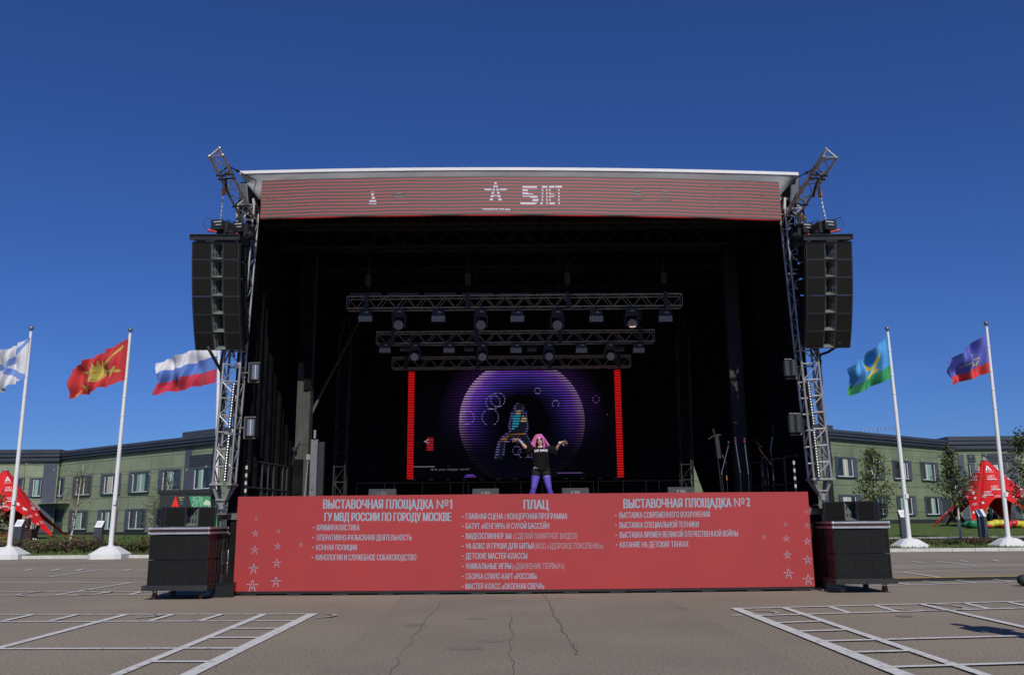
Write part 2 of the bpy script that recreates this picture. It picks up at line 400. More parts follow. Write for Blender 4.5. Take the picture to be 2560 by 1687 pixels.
# ================================================================== BUILDINGS
def clad_mat(name, base, dirx, org):
    """ribbed panels with thin joints: panel grid along the wall and up"""
    m = mat(name, base, .55, 0, spec=.3); n = m.node_tree; b = n.nodes['Principled BSDF']
    tc = n.nodes.new('ShaderNodeTexCoord'); 
    dot = n.nodes.new('ShaderNodeVectorMath'); dot.operation = 'DOT_PRODUCT'; dot.inputs[1].default_value = dirx
    sp = n.nodes.new('ShaderNodeSeparateXYZ'); cb = n.nodes.new('ShaderNodeCombineXYZ')
    n.links.new(tc.outputs['Object'], dot.inputs[0]); n.links.new(tc.outputs['Object'], sp.inputs[0])
    n.links.new(dot.outputs['Value'], cb.inputs[0]); n.links.new(sp.outputs['Z'], cb.inputs[1])
    br = n.nodes.new('ShaderNodeTexBrick'); br.offset = 0; br.inputs['Scale'].default_value = 1
    br.inputs['Brick Width'].default_value = 3.4; br.inputs['Row Height'].default_value = 1.17; br.inputs['Mortar Size'].default_value = .02
    br.inputs['Color1'].default_value = tuple(c*.93 for c in base)+(1,); br.inputs['Color2'].default_value = tuple(c*1.08 for c in base)+(1,)
    br.inputs['Mortar'].default_value = (.035, .045, .03, 1); br.inputs['Bias'].default_value = 0
    n.links.new(cb.outputs[0], br.inputs['Vector'])
    no = n.nodes.new('ShaderNodeTexNoise'); no.inputs['Scale'].default_value = .35; no.inputs['Detail'].default_value = 5
    n.links.new(tc.outputs['Object'], no.inputs['Vector'])
    rp = n.nodes.new('ShaderNodeValToRGB'); rp.color_ramp.elements[0].color = (.82, .82, .82, 1); rp.color_ramp.elements[1].color = (1.15, 1.15, 1.12, 1)
    rp.color_ramp.elements[0].position = .3; rp.color_ramp.elements[1].position = .7
    n.links.new(no.outputs['Fac'], rp.inputs[0])
    mx = n.nodes.new('ShaderNodeMix'); mx.data_type = 'RGBA'; mx.blend_type = 'MULTIPLY'; mx.inputs['Factor'].default_value = 1
    n.links.new(br.outputs['Color'], mx.inputs['A']); n.links.new(rp.outputs[0], mx.inputs['B'])
    n.links.new(mx.outputs['Result'], b.inputs['Base Color'])
    return m
GREYC = mat('slate_grey_cladding', (.075, .085, .11), .5, 0, var=.12, scale=.8, spec=.3)
ROOFG = mat('dark_roof_metal', (.055, .062, .075), .4, .2, var=.15, scale=.6)
SOFFIT = mat('dark_eave', (.02, .021, .024), .7)
LOUV = mat('louvre_grey', (.08, .09, .095), .5, .2)
WFRAME = mat('white_window_frame', (.62, .62, .62), .5)
def pane_mat():
    m = mat('window_glass', (.02, .03, .035), .06, 0, spec=.8); n = m.node_tree; b = n.nodes['Principled BSDF']
    tc = n.nodes.new('ShaderNodeTexCoord'); mp = n.nodes.new('ShaderNodeMapping'); mp.inputs['Scale'].default_value = (1.2, 1.2, .25)
    no = n.nodes.new('ShaderNodeTexNoise'); no.inputs['Scale'].default_value = 1.4; no.inputs['Detail'].default_value = 3
    n.links.new(tc.outputs['Object'], mp.inputs[0]); n.links.new(mp.outputs[0], no.inputs['Vector'])
    rp = n.nodes.new('ShaderNodeValToRGB'); rp.color_ramp.elements[0].position = .45; rp.color_ramp.elements[1].position = .58
    rp.color_ramp.elements[0].color = (.008, .012, .014, 1); rp.color_ramp.elements[1].color = (.05, .065, .065, 1)
    n.links.new(no.outputs['Fac'], rp.inputs[0]); n.links.new(rp.outputs[0], b.inputs['Base Color'])
    return m
PANE = pane_mat()
CURT = [mat('pale_teal_curtain', (.22, .34, .30), .9, 0, var=.2, scale=6, stretch=(1, 1, .1)), mat('cream_curtain', (.42, .40, .33), .9, 0, var=.2, scale=6, stretch=(1, 1, .1)), mat('white_curtain', (.45, .46, .46), .9, 0, var=.2, scale=6, stretch=(1, 1, .1))]
class Facade:
    def __init__(s, bld, A, B, n_out):
        s.b = bld; s.A = Vector(A); s.B = Vector(B); s.d = (s.B-s.A); s.L = s.d.length; s.d.normalize(); s.n = Vector(n_out).normalized()
        s.M = Matrix((s.d, -s.n, Vector((0, 0, 1)))).transposed()
    def pt(s, a, z, o=0): return Vector((s.A.x, s.A.y, 0)) + s.d*a + s.n*o + Vector((0, 0, z))
    def px(s, u, v):
        q = PPL(u, v, s.A, s.n); return (q-s.A).dot(s.d), q.z
    def box(s, mb, a0, a1, z0, z1, o0, o1):
        mb.box(s.pt((a0+a1)/2, (z0+z1)/2, (o0+o1)/2), (abs(a1-a0), abs(o1-o0), abs(z1-z0)), s.M)
    def window(s, a0, a1, z0, z1, reveal=None, side=0, seed=0):
        rnd = random.Random(seed); b = s.b; mb = MB(); t = .075
        lw = t + (reveal or 0)*(side < 0); rw = t + (reveal or 0)*(side > 0)
        s.box(mb, a0, a0+lw, z0, z1, .012, .17); s.box(mb, a1-rw, a1, z0, z1, .012, .17)
        s.box(mb, a0+lw, a1-rw, z1-t*1.3, z1, .012, .17); s.box(mb, a0+lw, a1-rw, z0, z0+t*.7, .012, .21)
        w_ = mb.build('window', GREYC, b)
        ia, ib, za, zb = a0+lw, a1-rw, z0+t*.7, z1-t*1.3
        mb = MB(); f = .075; k = 2 if ib-ia > 1.0 else 1
        s.box(mb, ia, ia+f, za, zb, .02, .07); s.box(mb, ib-f, ib, za, zb, .02, .07)
        s.box(mb, ia+f, ib-f, za, za+f, .02, .07); s.box(mb, ia+f, ib-f, zb-f, zb, .02, .07)
        if k == 2:
            mm = ia+(ib-ia)*rnd.choice((.45, .5, .58)); s.box(mb, mm-.05, mm+.05, za+f, zb-f, .02, .075)
        mb.build('frame', WFRAME, w_)
        mb = MB(); mb.quad(s.pt(ia+f, za+f, .03), s.pt(ib-f, za+f, .03), s.pt(ib-f, zb-f, .03), s.pt(ia+f, zb-f, .03)); mb.build('pane', PANE, w_)
        if rnd.random() < .85:
            c0 = ia+f+.02+rnd.random()*(ib-ia)*.25; c1 = c0+(ib-ia)*rnd.uniform(.25, .55); c1 = min(c1, ib-f-.02)
            mb = MB(); n_ = 14; vs = []
            for i in range(n_+1):
                a = c0+(c1-c0)*i/n_; o = .036+.012*(1+math.sin(i*1.9))/2
                vs += [s.pt(a, za+f+.02, o), s.pt(a, zb-f-.01, o)]
            mb.add(vs, [(2*i, 2*i+2, 2*i+3, 2*i+1) for i in range(n_)]); mb.build('curtain', CURT[rnd.randrange(3)], w_)
        return w_
    def louvre(s, a0, a1, z0, z1):
        mb = MB(); n_ = max(3, int((z1-z0)/.12))
        for i in range(n_):
            z = z0+(z1-z0)*(i+.5)/n_; s.box(mb, a0, a1, z-.035, z+.035, .03, .10)
        s.box(mb, a0, a1, z0, z1, .008, .03); mb.build('louvre', LOUV, s.b)
    def strip(s, a0, a1, z0, z1, mt=None, o=.05, name='cladding_strip'):
        mb = MB(); s.box(mb, a0, a1, z0, z1, .006, o); return mb.build(name, mt or GREYC, s.b)

def wing(b, A, B, nrm, zb, zt, green, depth=10, parapet=.75):
    f = Facade(b, A, B, nrm)
    mb = MB(); f.box(mb, 0, f.L, zb, zt, -depth, 0); mb.build('wall', green, b)
    mb = MB(); f.box(mb, 0, f.L, zb-.6, zb+.35, -.2, .06); mb.build('plinth', SOFFIT, b)
    mb = MB()
    f.box(mb, -.15, f.L+.15, zt+.003, zt+parapet*.32, -depth, .28)
    f.box(mb, -.2, f.L+.2, zt+parapet*.36, zt+parapet*.62, -depth, .42); f.box(mb, -.2, f.L+.2, zt+parapet*.66, zt+parapet, -depth, .50)
    mb.build('roof', ROOFG, b)
    mb = MB(); f.box(mb, -.1, f.L+.1, zt-.10, zt-.002, .02, .22); mb.build('eave', SOFFIT, b)
    return f
# ---- left building: a wall slanting towards the stage and a wing facing the square
LA = P(136, 1335, Y=90); LB = P(456, 1343, Y=76); LA.z = LB.z = 0
ld = (LB-LA).normalized(); ln = Vector((ld.y, -ld.x, 0))
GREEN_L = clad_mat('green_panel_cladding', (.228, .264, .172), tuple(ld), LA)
bl = thing('green_building', (LA.x, LA.y, .4), 'long two storey green panelled building left of the stage', 'building')
LBx = LA + ld*46
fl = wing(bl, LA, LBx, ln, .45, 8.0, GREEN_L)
def win_px(f, rects, seed0, reveal, side, size=None):
    for i, (u0, u1, v0, v1) in enumerate(rects):
        a0, z1 = f.px(u0, v0); a1, z0 = f.px(u1, v1)
        if size: z0, z1 = size
        f.window(a0, a1, z0, z1, reveal, side, seed0+i)
fwl = fl
up = [(134, 160, 1181, 1225), (189, 229, 1177, 1222), (258, 302, 1171, 1220), (327.5, 374, 1166, 1218), (402, 452, 1161, 1215), (480, 530, 1157, 1212)]
dn = [(178, 219, 1266, 1313), (250, 292, 1263, 1312), (318, 364, 1260, 1313), (392, 446, 1258, 1312)]
win_px(fl, up, 10, .52, -1, (4.25, 6.15)); win_px(fl, dn, 30, .52, -1, (1.0, 2.85))
a0, _ = fl.px(460, 1200); a1, _ = fl.px(477, 1200); fl.strip(a0, a1, .85, 7.85)
a0, _ = fl.px(486, 1150); a1, _ = fl.px(545, 1150); fl.louvre(a0-.6, a1, 6.25, 7.2); fl.louvre(a0-.8, a1, 3.2, 4.15)
fl.window(a1+4, a1+6.2, 4.25, 6.15, .4, -1, 77); fl.window(a1+1.2, a1+3.6, 1.0, 2.85, .4, -1, 78); fl.louvre(a1-1, a1+4, .9, 2.6)
# raised block on the roof nearer the stage
a0, _ = fl.px(450, 1100); mb = MB(); fl.box(mb, a0, 46, 8.76, 9.3, -8, -.2); mb.build('roof_block', ROOFG, bl)
# wing facing the camera
WA = LA + Vector((-34, -1.0, 0)); WB = LA.copy() + Vector((-.05, -.35, 0))
wd = (WB-WA).normalized(); wn = Vector((wd.y, -wd.x, 0))
GREEN_LW = clad_mat('green_panel_cladding_wing', (.228, .264, .172), tuple(wd), WA)
fw = wing(bl, WA, WB, wn, .45, 7.8, GREEN_LW, parapet=1.15)
win_px(fw, [(78, 105, 1180, 1226), (20, 60, 1178, 1226)], 50, .3, -1, (4.25, 6.15)); win_px(fw, [(70, 88, 1290, 1312)], 60, .1, -1, (1.0, 2.4))
a0, _ = fw.px(107, 1200); a1, _ = fw.px(129, 1200); fw.strip(a0, fw.L-.1, .85, 7.65)
DOORM = mat('dark_green_grey_door', (.03, .045, .045), .5, 0, var=.1)
a0, _ = fl.px(137, 1300); a1, _ = fl.px(157, 1300)
mb = MB(); fl.box(mb, a0, a1, .5, 3.0, .008, .07); dr = mb.build('door', DOORM, bl)
mb = MB(); fl.box(mb, a1-.2, a1-.12, 1.5, 1.62, .07, .14); mb.build('handle', ALU, dr)
mb = MB(); fl.box(mb, a0-.8, a1+1.2, 3.55, 3.63, .01, 1.5); fl.box(mb, a0-.7, a0-.65, 3.63, 3.68, .01, 1.5)
mb.tube(fl.pt(a0-.5, 3.6, 1.4), fl.pt(a0-.5, 5.1, .03), .03); mb.tube(fl.pt(a1+.8, 3.6, 1.4), fl.pt(a1+.8, 5.1, .03), .03); mb.build('canopy', STEEL, bl)
# ---- right building
RA = P(2386, 1303, Y=90); RB = P(2100, 1308, Y=78); RA.z = RB.z = 0
rd = (RB-RA).normalized(); rn = Vector((-rd.y, rd.x, 0))
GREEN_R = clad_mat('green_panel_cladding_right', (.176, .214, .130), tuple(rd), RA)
br_ = thing('green_building', (RA.x, RA.y, .8), 'long two storey green panelled building right of the stage', 'building')
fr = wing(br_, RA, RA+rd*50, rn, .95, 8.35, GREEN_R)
upr = [(2085, 2137, 1136, 1188), (2159, 2205, 1140, 1190), (2228, 2273, 1143, 1193), (2297.5, 2340, 1146, 1195), (2363, 2392, 1153, 1195)]
dnr = [(2095, 2146, 1231, 1281), (2166, 2212, 1232, 1283), (2239, 2284, 1234, 1283), (2309, 2350, 1234, 1282)]
for i, (u0, u1, v0, v1) in enumerate(upr):
    b0, _ = fr.px(u1, v0); b1, _ = fr.px(u0, v0); fr.window(b0, b1, 5.0, 6.8, .52, -1, 100+i)
for i, (u0, u1, v0, v1) in enumerate(dnr):
    b0, _ = fr.px(u1, v0); b1, _ = fr.px(u0, v0); fr.window(b0, b1, 1.7, 3.5, .52, -1, 120+i)
b0, _ = fr.px(2080, 1250); b1, _ = fr.px(2062, 1250); fr.strip(b0, b1, 1.3, 8.2)
mb = MB(); fr.box(mb, fr.px(2090, 1100)[0], 50, 9.11, 9.55, -8, -.2); mb.build('roof_block', ROOFG, br_)
XA = RA + Vector((.05, -.35, 0)); XB = RA + Vector((36, -1.0, 0)); xd = (XB-XA).normalized(); xn = Vector((xd.y, -xd.x, 0))
GREEN_RW = clad_mat('green_panel_cladding_right_wing', (.178, .214, .132), tuple(xd), XA)
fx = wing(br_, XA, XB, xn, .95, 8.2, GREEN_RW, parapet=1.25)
win_px(fx, [(2419, 2438, 1153, 1195), (2470, 2519, 1153, 1195)], 140, .3, 1, (4.6, 6.8)); win_px(fx, [(2474, 2536, 1245, 1278)], 150, .3, 1, (1.9, 3.5))
for (u0, u1) in ((2399, 2415), (2526, 2545)):
    a0, _ = fx.px(u0, 1200); a1, _ = fx.px(u1, 1200); fx.strip(max(a0, .1), a1, 1.3, 7.7)
a0, _ = fx.px(2419, 1150); a1, _ = fx.px(2438, 1150); fx.louvre(a0, a1, 6.9, 7.7); a0, _ = fx.px(2455, 1150); a1, _ = fx.px(2522, 1150); fx.louvre(a0, a1, 6.9, 7.75); fx.louvre(a0, a1, 1.2, 1.85)
a0, _ = fr.px(2394, 1290); mb = MB(); fr.box(mb, .3, 2.0, 1.0, 3.3, .008, .07); mb.build('door', DOORM, br_)
# roof aerial
c = PPL(2196, 1086, RA - rn*3, rn); ae = thing('roof_aerial', (c.x, c.y, 9.05), 'thin lattice aerial on the roof of the building right of the stage', 'aerial')
mb = MB(); mb.tube((c.x, c.y, 8.9), (c.x, c.y, 10.3), .03); mb.build('mast', ALUD, ae)
mb = MB(); mb.tube((c.x-1.9, c.y, 9.95), (c.x+2.4, c.y, 10.35), .025)
for i in range(11): mb.tube((c.x-1.7+i*.4, c.y-.25, 9.97+i*.037), (c.x-1.7+i*.4, c.y+.25, 9.97+i*.037), .015); mb.tube((c.x-1.7+i*.4, c.y, 9.85+i*.037), (c.x-1.7+i*.4, c.y, 10.1+i*.037), .015)
mb.build('boom', ALUD, ae)
# string lights along the buildings
BULB = mat('pale_bulb', (.6, .6, .55), .3)
def strings(p0, p1, sag, label):
    n_ = 24; pts = [p0.lerp(p1, i/n_) - Vector((0, 0, sag*4*(i/n_)*(1-i/n_))) for i in range(n_+1)]
    t = thing('string_lights', tuple(p0), label, 'string lights'); mb = MB(); mb.path(pts, .018, 5); mb.build('cable', ALUD, t)
    for q in pts[1::2]: mb = MB(); mb.sph(q-Vector((0, 0, .08)), .05, 6, 4); mb.build('bulb', BULB, t)
strings(P(50, 1152, Y=80), P(540, 1158, Y=66), 1.0, 'long string of small lights strung before the left green building')
strings(P(2075, 1132, Y=68), P(2560, 1120, Y=72), .6, 'long string of small lights strung before the right green building')

# ================================================================== FLAGPOLES AND FLAGS
def pole(u, v, ut, vt, label, tilt_top=None):
    c = P(u, v-6, Z=.35); c.y = (P(u, v, Z=0)).y+.65; c.x = P(u, v, Y=c.y).x; c.z = 0
    top = P(ut, vt, Y=c.y)
    t = thing('flagpole', tuple(c), label, 'flagpole', 'white flagpoles along the kerb')
    mb = MB(); pr = []
    def ring(hw, z, ch): return [Vector((c.x+x, c.y+y, z)) for x, y in ((-hw+ch, -hw), (hw-ch, -hw), (hw, -hw+ch), (hw, hw-ch), (hw-ch, hw), (-hw+ch, hw), (-hw, hw-ch), (-hw, -hw+ch))]
    rs = [ring(.72, 0, .2), ring(.72, .2, .2), ring(.32, .5, .1), ring(.26, .52, .1)]
    vs = [q for r_ in rs for q in r_]; fs = [(k*8+i, k*8+(i+1) % 8, (k+1)*8+(i+1) % 8, (k+1)*8+i) for k in range(3) for i in range(8)] + [[24+i for i in range(8)]]
    mb.add(vs, fs); mb.build('base', WHITEB, t)
    mb = MB(); b0 = Vector((c.x, c.y, .5)); mb.tube(b0, top, .105, 14, .062); mb.tube(b0, b0+Vector((0, 0, .06)), .17, 14)
    auto(mb.build('pole', WHITEP, t), 50)
    mb = MB(); mb.tube(top, top+Vector((0, 0, .10)), .035, 8); mb.sph(top+Vector((0, 0, .17)), .105, 12, 8)
    auto(mb.build('finial', ALUD, t))
    ax = (top-b0)
    for k in (.60, .69, .78, .90): mb = MB(); mb.tube(b0+ax*k, b0+ax*(k+.006), .12-.045*k, 12); mb.build('collar', WHITEP, t)
    mb = MB(); q = b0+ax*.2; mb.box(q+Vector((.05, -.11, 0)), (.12, .08, .2)); mb.build('cleat_box', WHITEP, t)
    return t, c, top, b0
def seg_d(p, a, b):
    ax, ay = a; bx, by = b; px, py = p; dx, dy = bx-ax, by-ay
    t = max(0, min(1, ((px-ax)*dx+(py-ay)*dy)/(dx*dx+dy*dy))); return math.hypot(px-ax-t*dx, py-ay-t*dy)
def inpoly(p, poly):
    x, y = p; c = False; j = len(poly)-1
    for i in range(len(poly)):
        xi, yi = poly[i]; xj, yj = poly[j]
        if (yi > y) != (yj > y) and x < (xj-xi)*(y-yi)/(yj-yi)+xi: c = not c
        j = i
    return c
def cloth(name, col): return mat(name, col, .7, 0, spec=.25, var=.06, scale=3, sheen=.1)
FW = cloth('white_flag_cloth', (.60, .60, .63)); FB = cloth('blue_flag_cloth', (.09, .18, .48)); FR = cloth('red_flag_cloth', (.46, .032, .035))
FG = cloth('gold_flag_cloth', (.42, .34, .07)); FLB = cloth('sky_blue_flag_cloth', (.07, .30, .60)); FGR = cloth('green_flag_cloth', (.03, .28, .10)); FY = cloth('yellow_flag_cloth', (.55, .45, .06)); FV = cloth('violet_blue_flag_cloth', (.11, .13, .46)); FRD = cloth('crimson_flag_cloth', (.45, .03, .06)); FOR = cloth('orange_red_flag_cloth', (.56, .05, .05))
def flag(pts4, Y, pat, mats, label, folds=3.2, amp=.27, seed=0, nu=110, nv=72, lean=.8):
    """pts4: pixel corners hoist-top, fly-top, fly-bottom, hoist-bottom; u runs hoist to fly, v top to bottom"""
    ht, ft, fb, hb = [P(a, b, Y=Y) for a, b in pts4]; rnd = random.Random(seed); ph = rnd.uniform(0, 6)
    vs = []; L = (ft-ht).length
    for j in range(nv+1):
        v = j/nv
        for i in range(nu+1):
            u = i/nu; q = ht.lerp(ft, u).lerp(hb.lerp(fb, u), v)
            wv = math.sin(u*folds*6.283 + v*2.2 + ph) + .5*math.sin(u*folds*2.1*6.283 - v*4.0 + ph*2) + .35*math.sin(v*9+u*7+ph)
            k = min(1, u*2.2)
            q = q + Vector((0, 0, math.sin(u*folds*6.283+v*1.5+ph)*.06*k*L/3)) + Vector((0, wv*amp*k + u*lean, 0)) + Vector((-.06*k*math.sin(v*7+ph)*u, 0, 0))
            vs.append(q)
    mb = MB(); mb.v = vs
    for j in range(nv):
        for i in range(nu):
            mb.f.append([j*(nu+1)+i, j*(nu+1)+i+1, (j+1)*(nu+1)+i+1, (j+1)*(nu+1)+i]); mb.m.append(pat((i+.5)/nu, (j+.5)/nv))
    o = mb.build('flag', mats, smooth=True, fixn=False)
    return tag(o, label, 'flag', 'flags on the white poles')
def p_ensign(u, v):
    x, y = u*1.5, v; return 1 if min(seg_d((x, y), (0, 0), (1.5, 1)), seg_d((x, y), (0, 1), (1.5, 0))) < .068 else 0
def p_army(u, v):
    x, y = u*1.5, v
    sw = min(seg_d((x, y), (.16, .12), (1.28, .88)), 9)           # sword blades
    s2 = seg_d((x, y), (.17, .72), (1.22, .28))
    if (sw < .032 and x < 1.2) or (s2 < .03): return 1
    if seg_d((x, y), (1.13, .93), (1.24, .70)) < .028 or seg_d((x, y), (.30, .58), (.42, .80)) < .026: return 1
    if seg_d((x, y), (1.28, .88), (1.36, .94)) < .03: return 1
    if math.hypot((x-.78)/1.1, y-.60) < .165: return 2 if abs(math.hypot((x-.78)/1.1, y-.60)-.12) < .016 else 1
    for k in (-.13, -.05, .05, .13):
        if inpoly((x, y), [(.80+k*.5-.03, .44), (.84+k, .12+abs(k)*.8), (.80+k*.5+.05, .44)]): return 1
    return 0
def p_tri(u, v): return 0 if v < .335 else 1 if v < .67 else 2
def p_vdv(u, v):
    x, y = u*1.5, v
    for pl_ in ([(.36, .22), (.52, .34), (.60, .50), (.50, .56), (.40, .42)], [(.52, .52), (.80, .42), (.84, .50), (.66, .58)], [(.50, .54), (.60, .62), (.46, .70), (.40, .62)], [(.78, .30), (.98, .62), (.90, .66), (.70, .42)], [(.60, .58), (.84, .72), (.80, .78), (.56, .66)]):
        if inpoly((x, y), pl_): return 2
    return 1 if v > .70 else 0
def p_fly(u, v):
    x, y = u*1.5, v
    if seg_d((x, y), (.32, .52), (1.0, .50)) < .018 or inpoly((x, y), [(.42, .34), (.56, .36), (.50, .44)]) or seg_d((x, y), (.50, .66), (.62, .58)) < .022 or seg_d((x, y), (.38, .60), (.44, .68)) < .022 or seg_d((x, y), (.52, .58), (.62, .68)) < .02: return 2
    return 1 if v > .73 else 0
_, c1, t1_, _ = pole(20, 1398, 77.5, 829, 'white flagpole flying the white ensign, farthest left')
_, c2, t2_, _ = pole(274, 1397, 325.5, 833, 'white flagpole flying the red flag with gold emblem')
_, c3, t3_, _ = pole(536, 1395, 548, 850, 'white flagpole flying the tricolour, partly hidden behind the left tower')
_, c4, t4_, _ = pole(2276, 1377, 2219, 830, 'white flagpole flying the sky blue and green flag')
_, c5, t5_, _ = pole(2524, 1375, 2466, 817, 'white flagpole flying the violet blue and red flag, farthest right')
flag([(75, 842), (-62, 900), (-78, 1000), (62, 944)], c1.y-.1, p_ensign, [FW, cloth('pale_blue_flag_cloth', (.15, .25, .54))], 'white flag with blue diagonal cross on the farthest left pole', seed=1)
flag([(321, 845), (154, 916), (158, 990), (311, 950)], c2.y-.1, p_army, [FR, FG, cloth('dark_gold_flag_cloth', (.28, .22, .04))], 'red flag with crossed swords and flaming grenade in gold', seed=2, folds=2.6)
flag([(545, 856), (378, 898), (372, 982), (540, 956)], c3.y-.1, p_tri, [FW, FB, FRD], 'white, blue and red striped flag beside the left speaker array', seed=3, folds=2.4)
flag([(2219, 840), (2142, 912), (2139, 986), (2228, 945)], c4.y-.1, p_vdv, [FLB, FGR, FY], 'sky blue flag with green band and yellow emblem', seed=4, folds=1.8, amp=.3)
flag([(2465.5, 832), (2388, 898), (2396, 956), (2475, 931)], c5.y-.1, p_fly, [FV, FOR, FY], 'violet blue flag with red band and yellow emblem', seed=5, folds=1.8, amp=.3)

# ================================================================== STAGE
SX = .20                         # centre line of the stage
YF = 18.6; HW = 5.93             # front screen plane and half width
DECK = 1.70
st = thing('stage', (SX, 19.0, 0), 'large black covered concert stage in the middle of the square', 'stage')
DECKM = mat('stage_plywood', (.018, .018, .02), .7, 0, var=.3, scale=2)
mb = MB(); mb.bb((SX-6.0, 19.0, DECK-.14), (SX+6.2, 26.4, DECK)); mb.build('deck', DECKM, st)
mb = MB(); mb.bb((SX-6.35, 18.92, DECK-.18), (SX+6.4, 18.995, DECK-.05)); mb.build('deck_edge_beam', ALUD, st)
for i in range(5):
    for yy in (19.2, 22.5, 26):
        x = SX-5.7+i*2.85; mb = MB(); mb.tube((x, yy, 0), (x, yy, DECK-.15), .04, 8); mb.box((x, yy, .02), (.25, .25, .03)); mb.build('leg', STEEL, st)
def folds(mb, p0, p1, z0, z1, amp=.06, per=.45, n=None, seed=0, top_fn=None):
    p0 = Vector(p0); p1 = Vector(p1); d = p1-p0; L = d.length; d.normalize(); nn = Vector((-d.y, d.x, 0)); n = n or int(L/.09); r_ = random.Random(seed)
    ph = r_.uniform(0, 6); rows = 6; vs = []
    for j in range(rows+1):
        for i in range(n+1):
            a = L*i/n; k = .5+.5*(1-j/rows)
            o = amp*k*(math.sin(a/per*6.283+ph+.5*math.sin(a*1.3+j*.3)) + .4*math.sin(a/per*2.7+ph*2+j*.4))
            q = p0+d*a+nn*o; vs.append(Vector((q.x, q.y, z0+(z1-z0)*j/rows)))
    mb.add(vs, [(j*(n+1)+i, j*(n+1)+i+1, (j+1)*(n+1)+i+1, (j+1)*(n+1)+i) for j in range(rows) for i in range(n)])
XL = -5.98; XR = 6.42; YB = 26.2
mb = MB(); folds(mb, (XL, 18.95, 0), (XL, YB+.12, 0), .9, 8.75, seed=1); mb.build('side_drape', DRAPE, st, smooth=True, fixn=False)
mb = MB(); folds(mb, (XR, 18.95, 0), (XR, 24.6, 0), .9, 8.75, seed=2); mb.build('side_drape', DRAPE, st, smooth=True, fixn=False)
mb = MB(); folds(mb, (XL-.12, YB, 0), (5.24, YB, 0), 1.2, 8.75, seed=3, per=.7); mb.build('back_drape', DRAPE, st, smooth=True, fixn=False)
# the right hand back corner: a drape pulled aside low down so that daylight shows behind it
mb = MB(); vs = []; n_ = 16
for i in range(n_+1):
    z = 1.2+(8.75-1.2)*i/n_; k = max(0, min(1, (z-DECK)/1.9)); xa = 6.42-.72*0; xl = 5.80+(5.16-5.80)*min(1, k**.8) if z < DECK+1.9 else 5.15
    for s_ in range(7):
        t = s_/6; x = xl+(XR-xl)*t; y = YB-(YB-24.6)*t + .05*math.sin(s_*2.4)
        vs.append((x, y, z))
mb.add(vs, [(i*7+s_, i*7+s_+1, (i+1)*7+s_+1, (i+1)*7+s_) for i in range(n_) for s_ in range(6)]); mb.build('back_drape', DRAPE, st, smooth=True, fixn=False)
mb = MB(); mb.bb((XL, 18.97, .05), (XR, 19.0, DECK-.2)); mb.build('skirt', DRAPE, st)
mb = MB(); mb.bb((XL-.2, 18.9, 8.78), (XR+.2, 26.5, 8.83)); mb.build('ceiling_sheet', DRAPE2, st)
# roof with its pale front edge and hanging valance
ZT = 8.975
def zroof(x): return ZT + .10*(1-((x-SX)/6.2)**2) - .012*(x-SX)
mb = MB(); k = 40; vs = []
xs = [-6.03+(6.40+6.03)*i/k for i in range(k+1)]
for x in xs:
    z = zroof(x)+.07; vs += [(x, 18.42, z-.068), (x, 18.42, z), (x, 18.52, z+.02), (x, 22.5, z+.35), (x, 26.6, z), (x, 26.6, z-.1), (x, 18.52, z-.09)]
mb.add(vs, [(7*i+a, 7*i+(a+1) % 7, 7*(i+1)+(a+1) % 7, 7*(i+1)+a) for i in range(k) for a in range(7)] + [[0, 1, 2, 3, 4, 5, 6], [7*k+a for a in range(7)][::-1]])
mb.build('roof', PVCW, st)
def hdr_y(x): return YF - .12 - .30*(1-((x-.22)/5.8)**2)
mb = MB(); vs = []; k = 120; m_ = 8
for i in range(k+1):
    x = -6.02+(6.39+6.02)*i/k; zt = zroof(x)-.003
    e = max(0, (abs(x-.19)-5.0)/1.2)
    drop = .21+.06*math.sin(x*1.3)**2 + (.36*e**1.3 if e > 0 else 0)
    if abs(x-.19) > 5.78: drop = .57*(1-(abs(x-.19)-5.78)/.43)+.03
    for j in range(m_+1):
        t = j/m_; z = zt-drop*t
        y = 18.44 + (.10+.14*e)*t + .018*math.sin(x*9+t*5+math.sin(x*3)*2)*(.3+e)*t + .05*e*math.sin((x+t*1.5)*4.5)*t
        vs.append((x, y, z))
mb.add(vs, [(i*(m_+1)+j, i*(m_+1)+j+1, (i+1)*(m_+1)+j+1, (i+1)*(m_+1)+j) for i in range(k) for j in range(m_)])
mb.build('valance', PVC, st, smooth=True, fixn=False)
mb = MB(); mb.bb((-5.9, 18.62, 8.5), (6.3, 18.64, 8.93)); mb.build('header_light_stop', DRAPE2, st)  # unseen dark panel added to stop sun leaking in above the header screen
# pale batten hidden in the hem
mb = MB(); mb.path([(x, 18.50, zroof(x)-.23+.02*math.sin(x*1.7)) for x in xs if abs(x-.2) < 4.2], .02, 6); mb.build('hem_batten', PVCW, st)
# roof corner ends, black boxes beside the towers
for sgn, x in ((-1, -6.0), (1, 6.38)):
    mb = MB(); mb.box((x-.02*sgn, 18.75, 8.62), (.22, .3, .65), Matrix.Rotation(.12*sgn, 3, 'Y')); bevel(mb.build('corner_cover', mat('dark_slate_cover', (.05, .06, .075), .5, var=.2), st), .04)
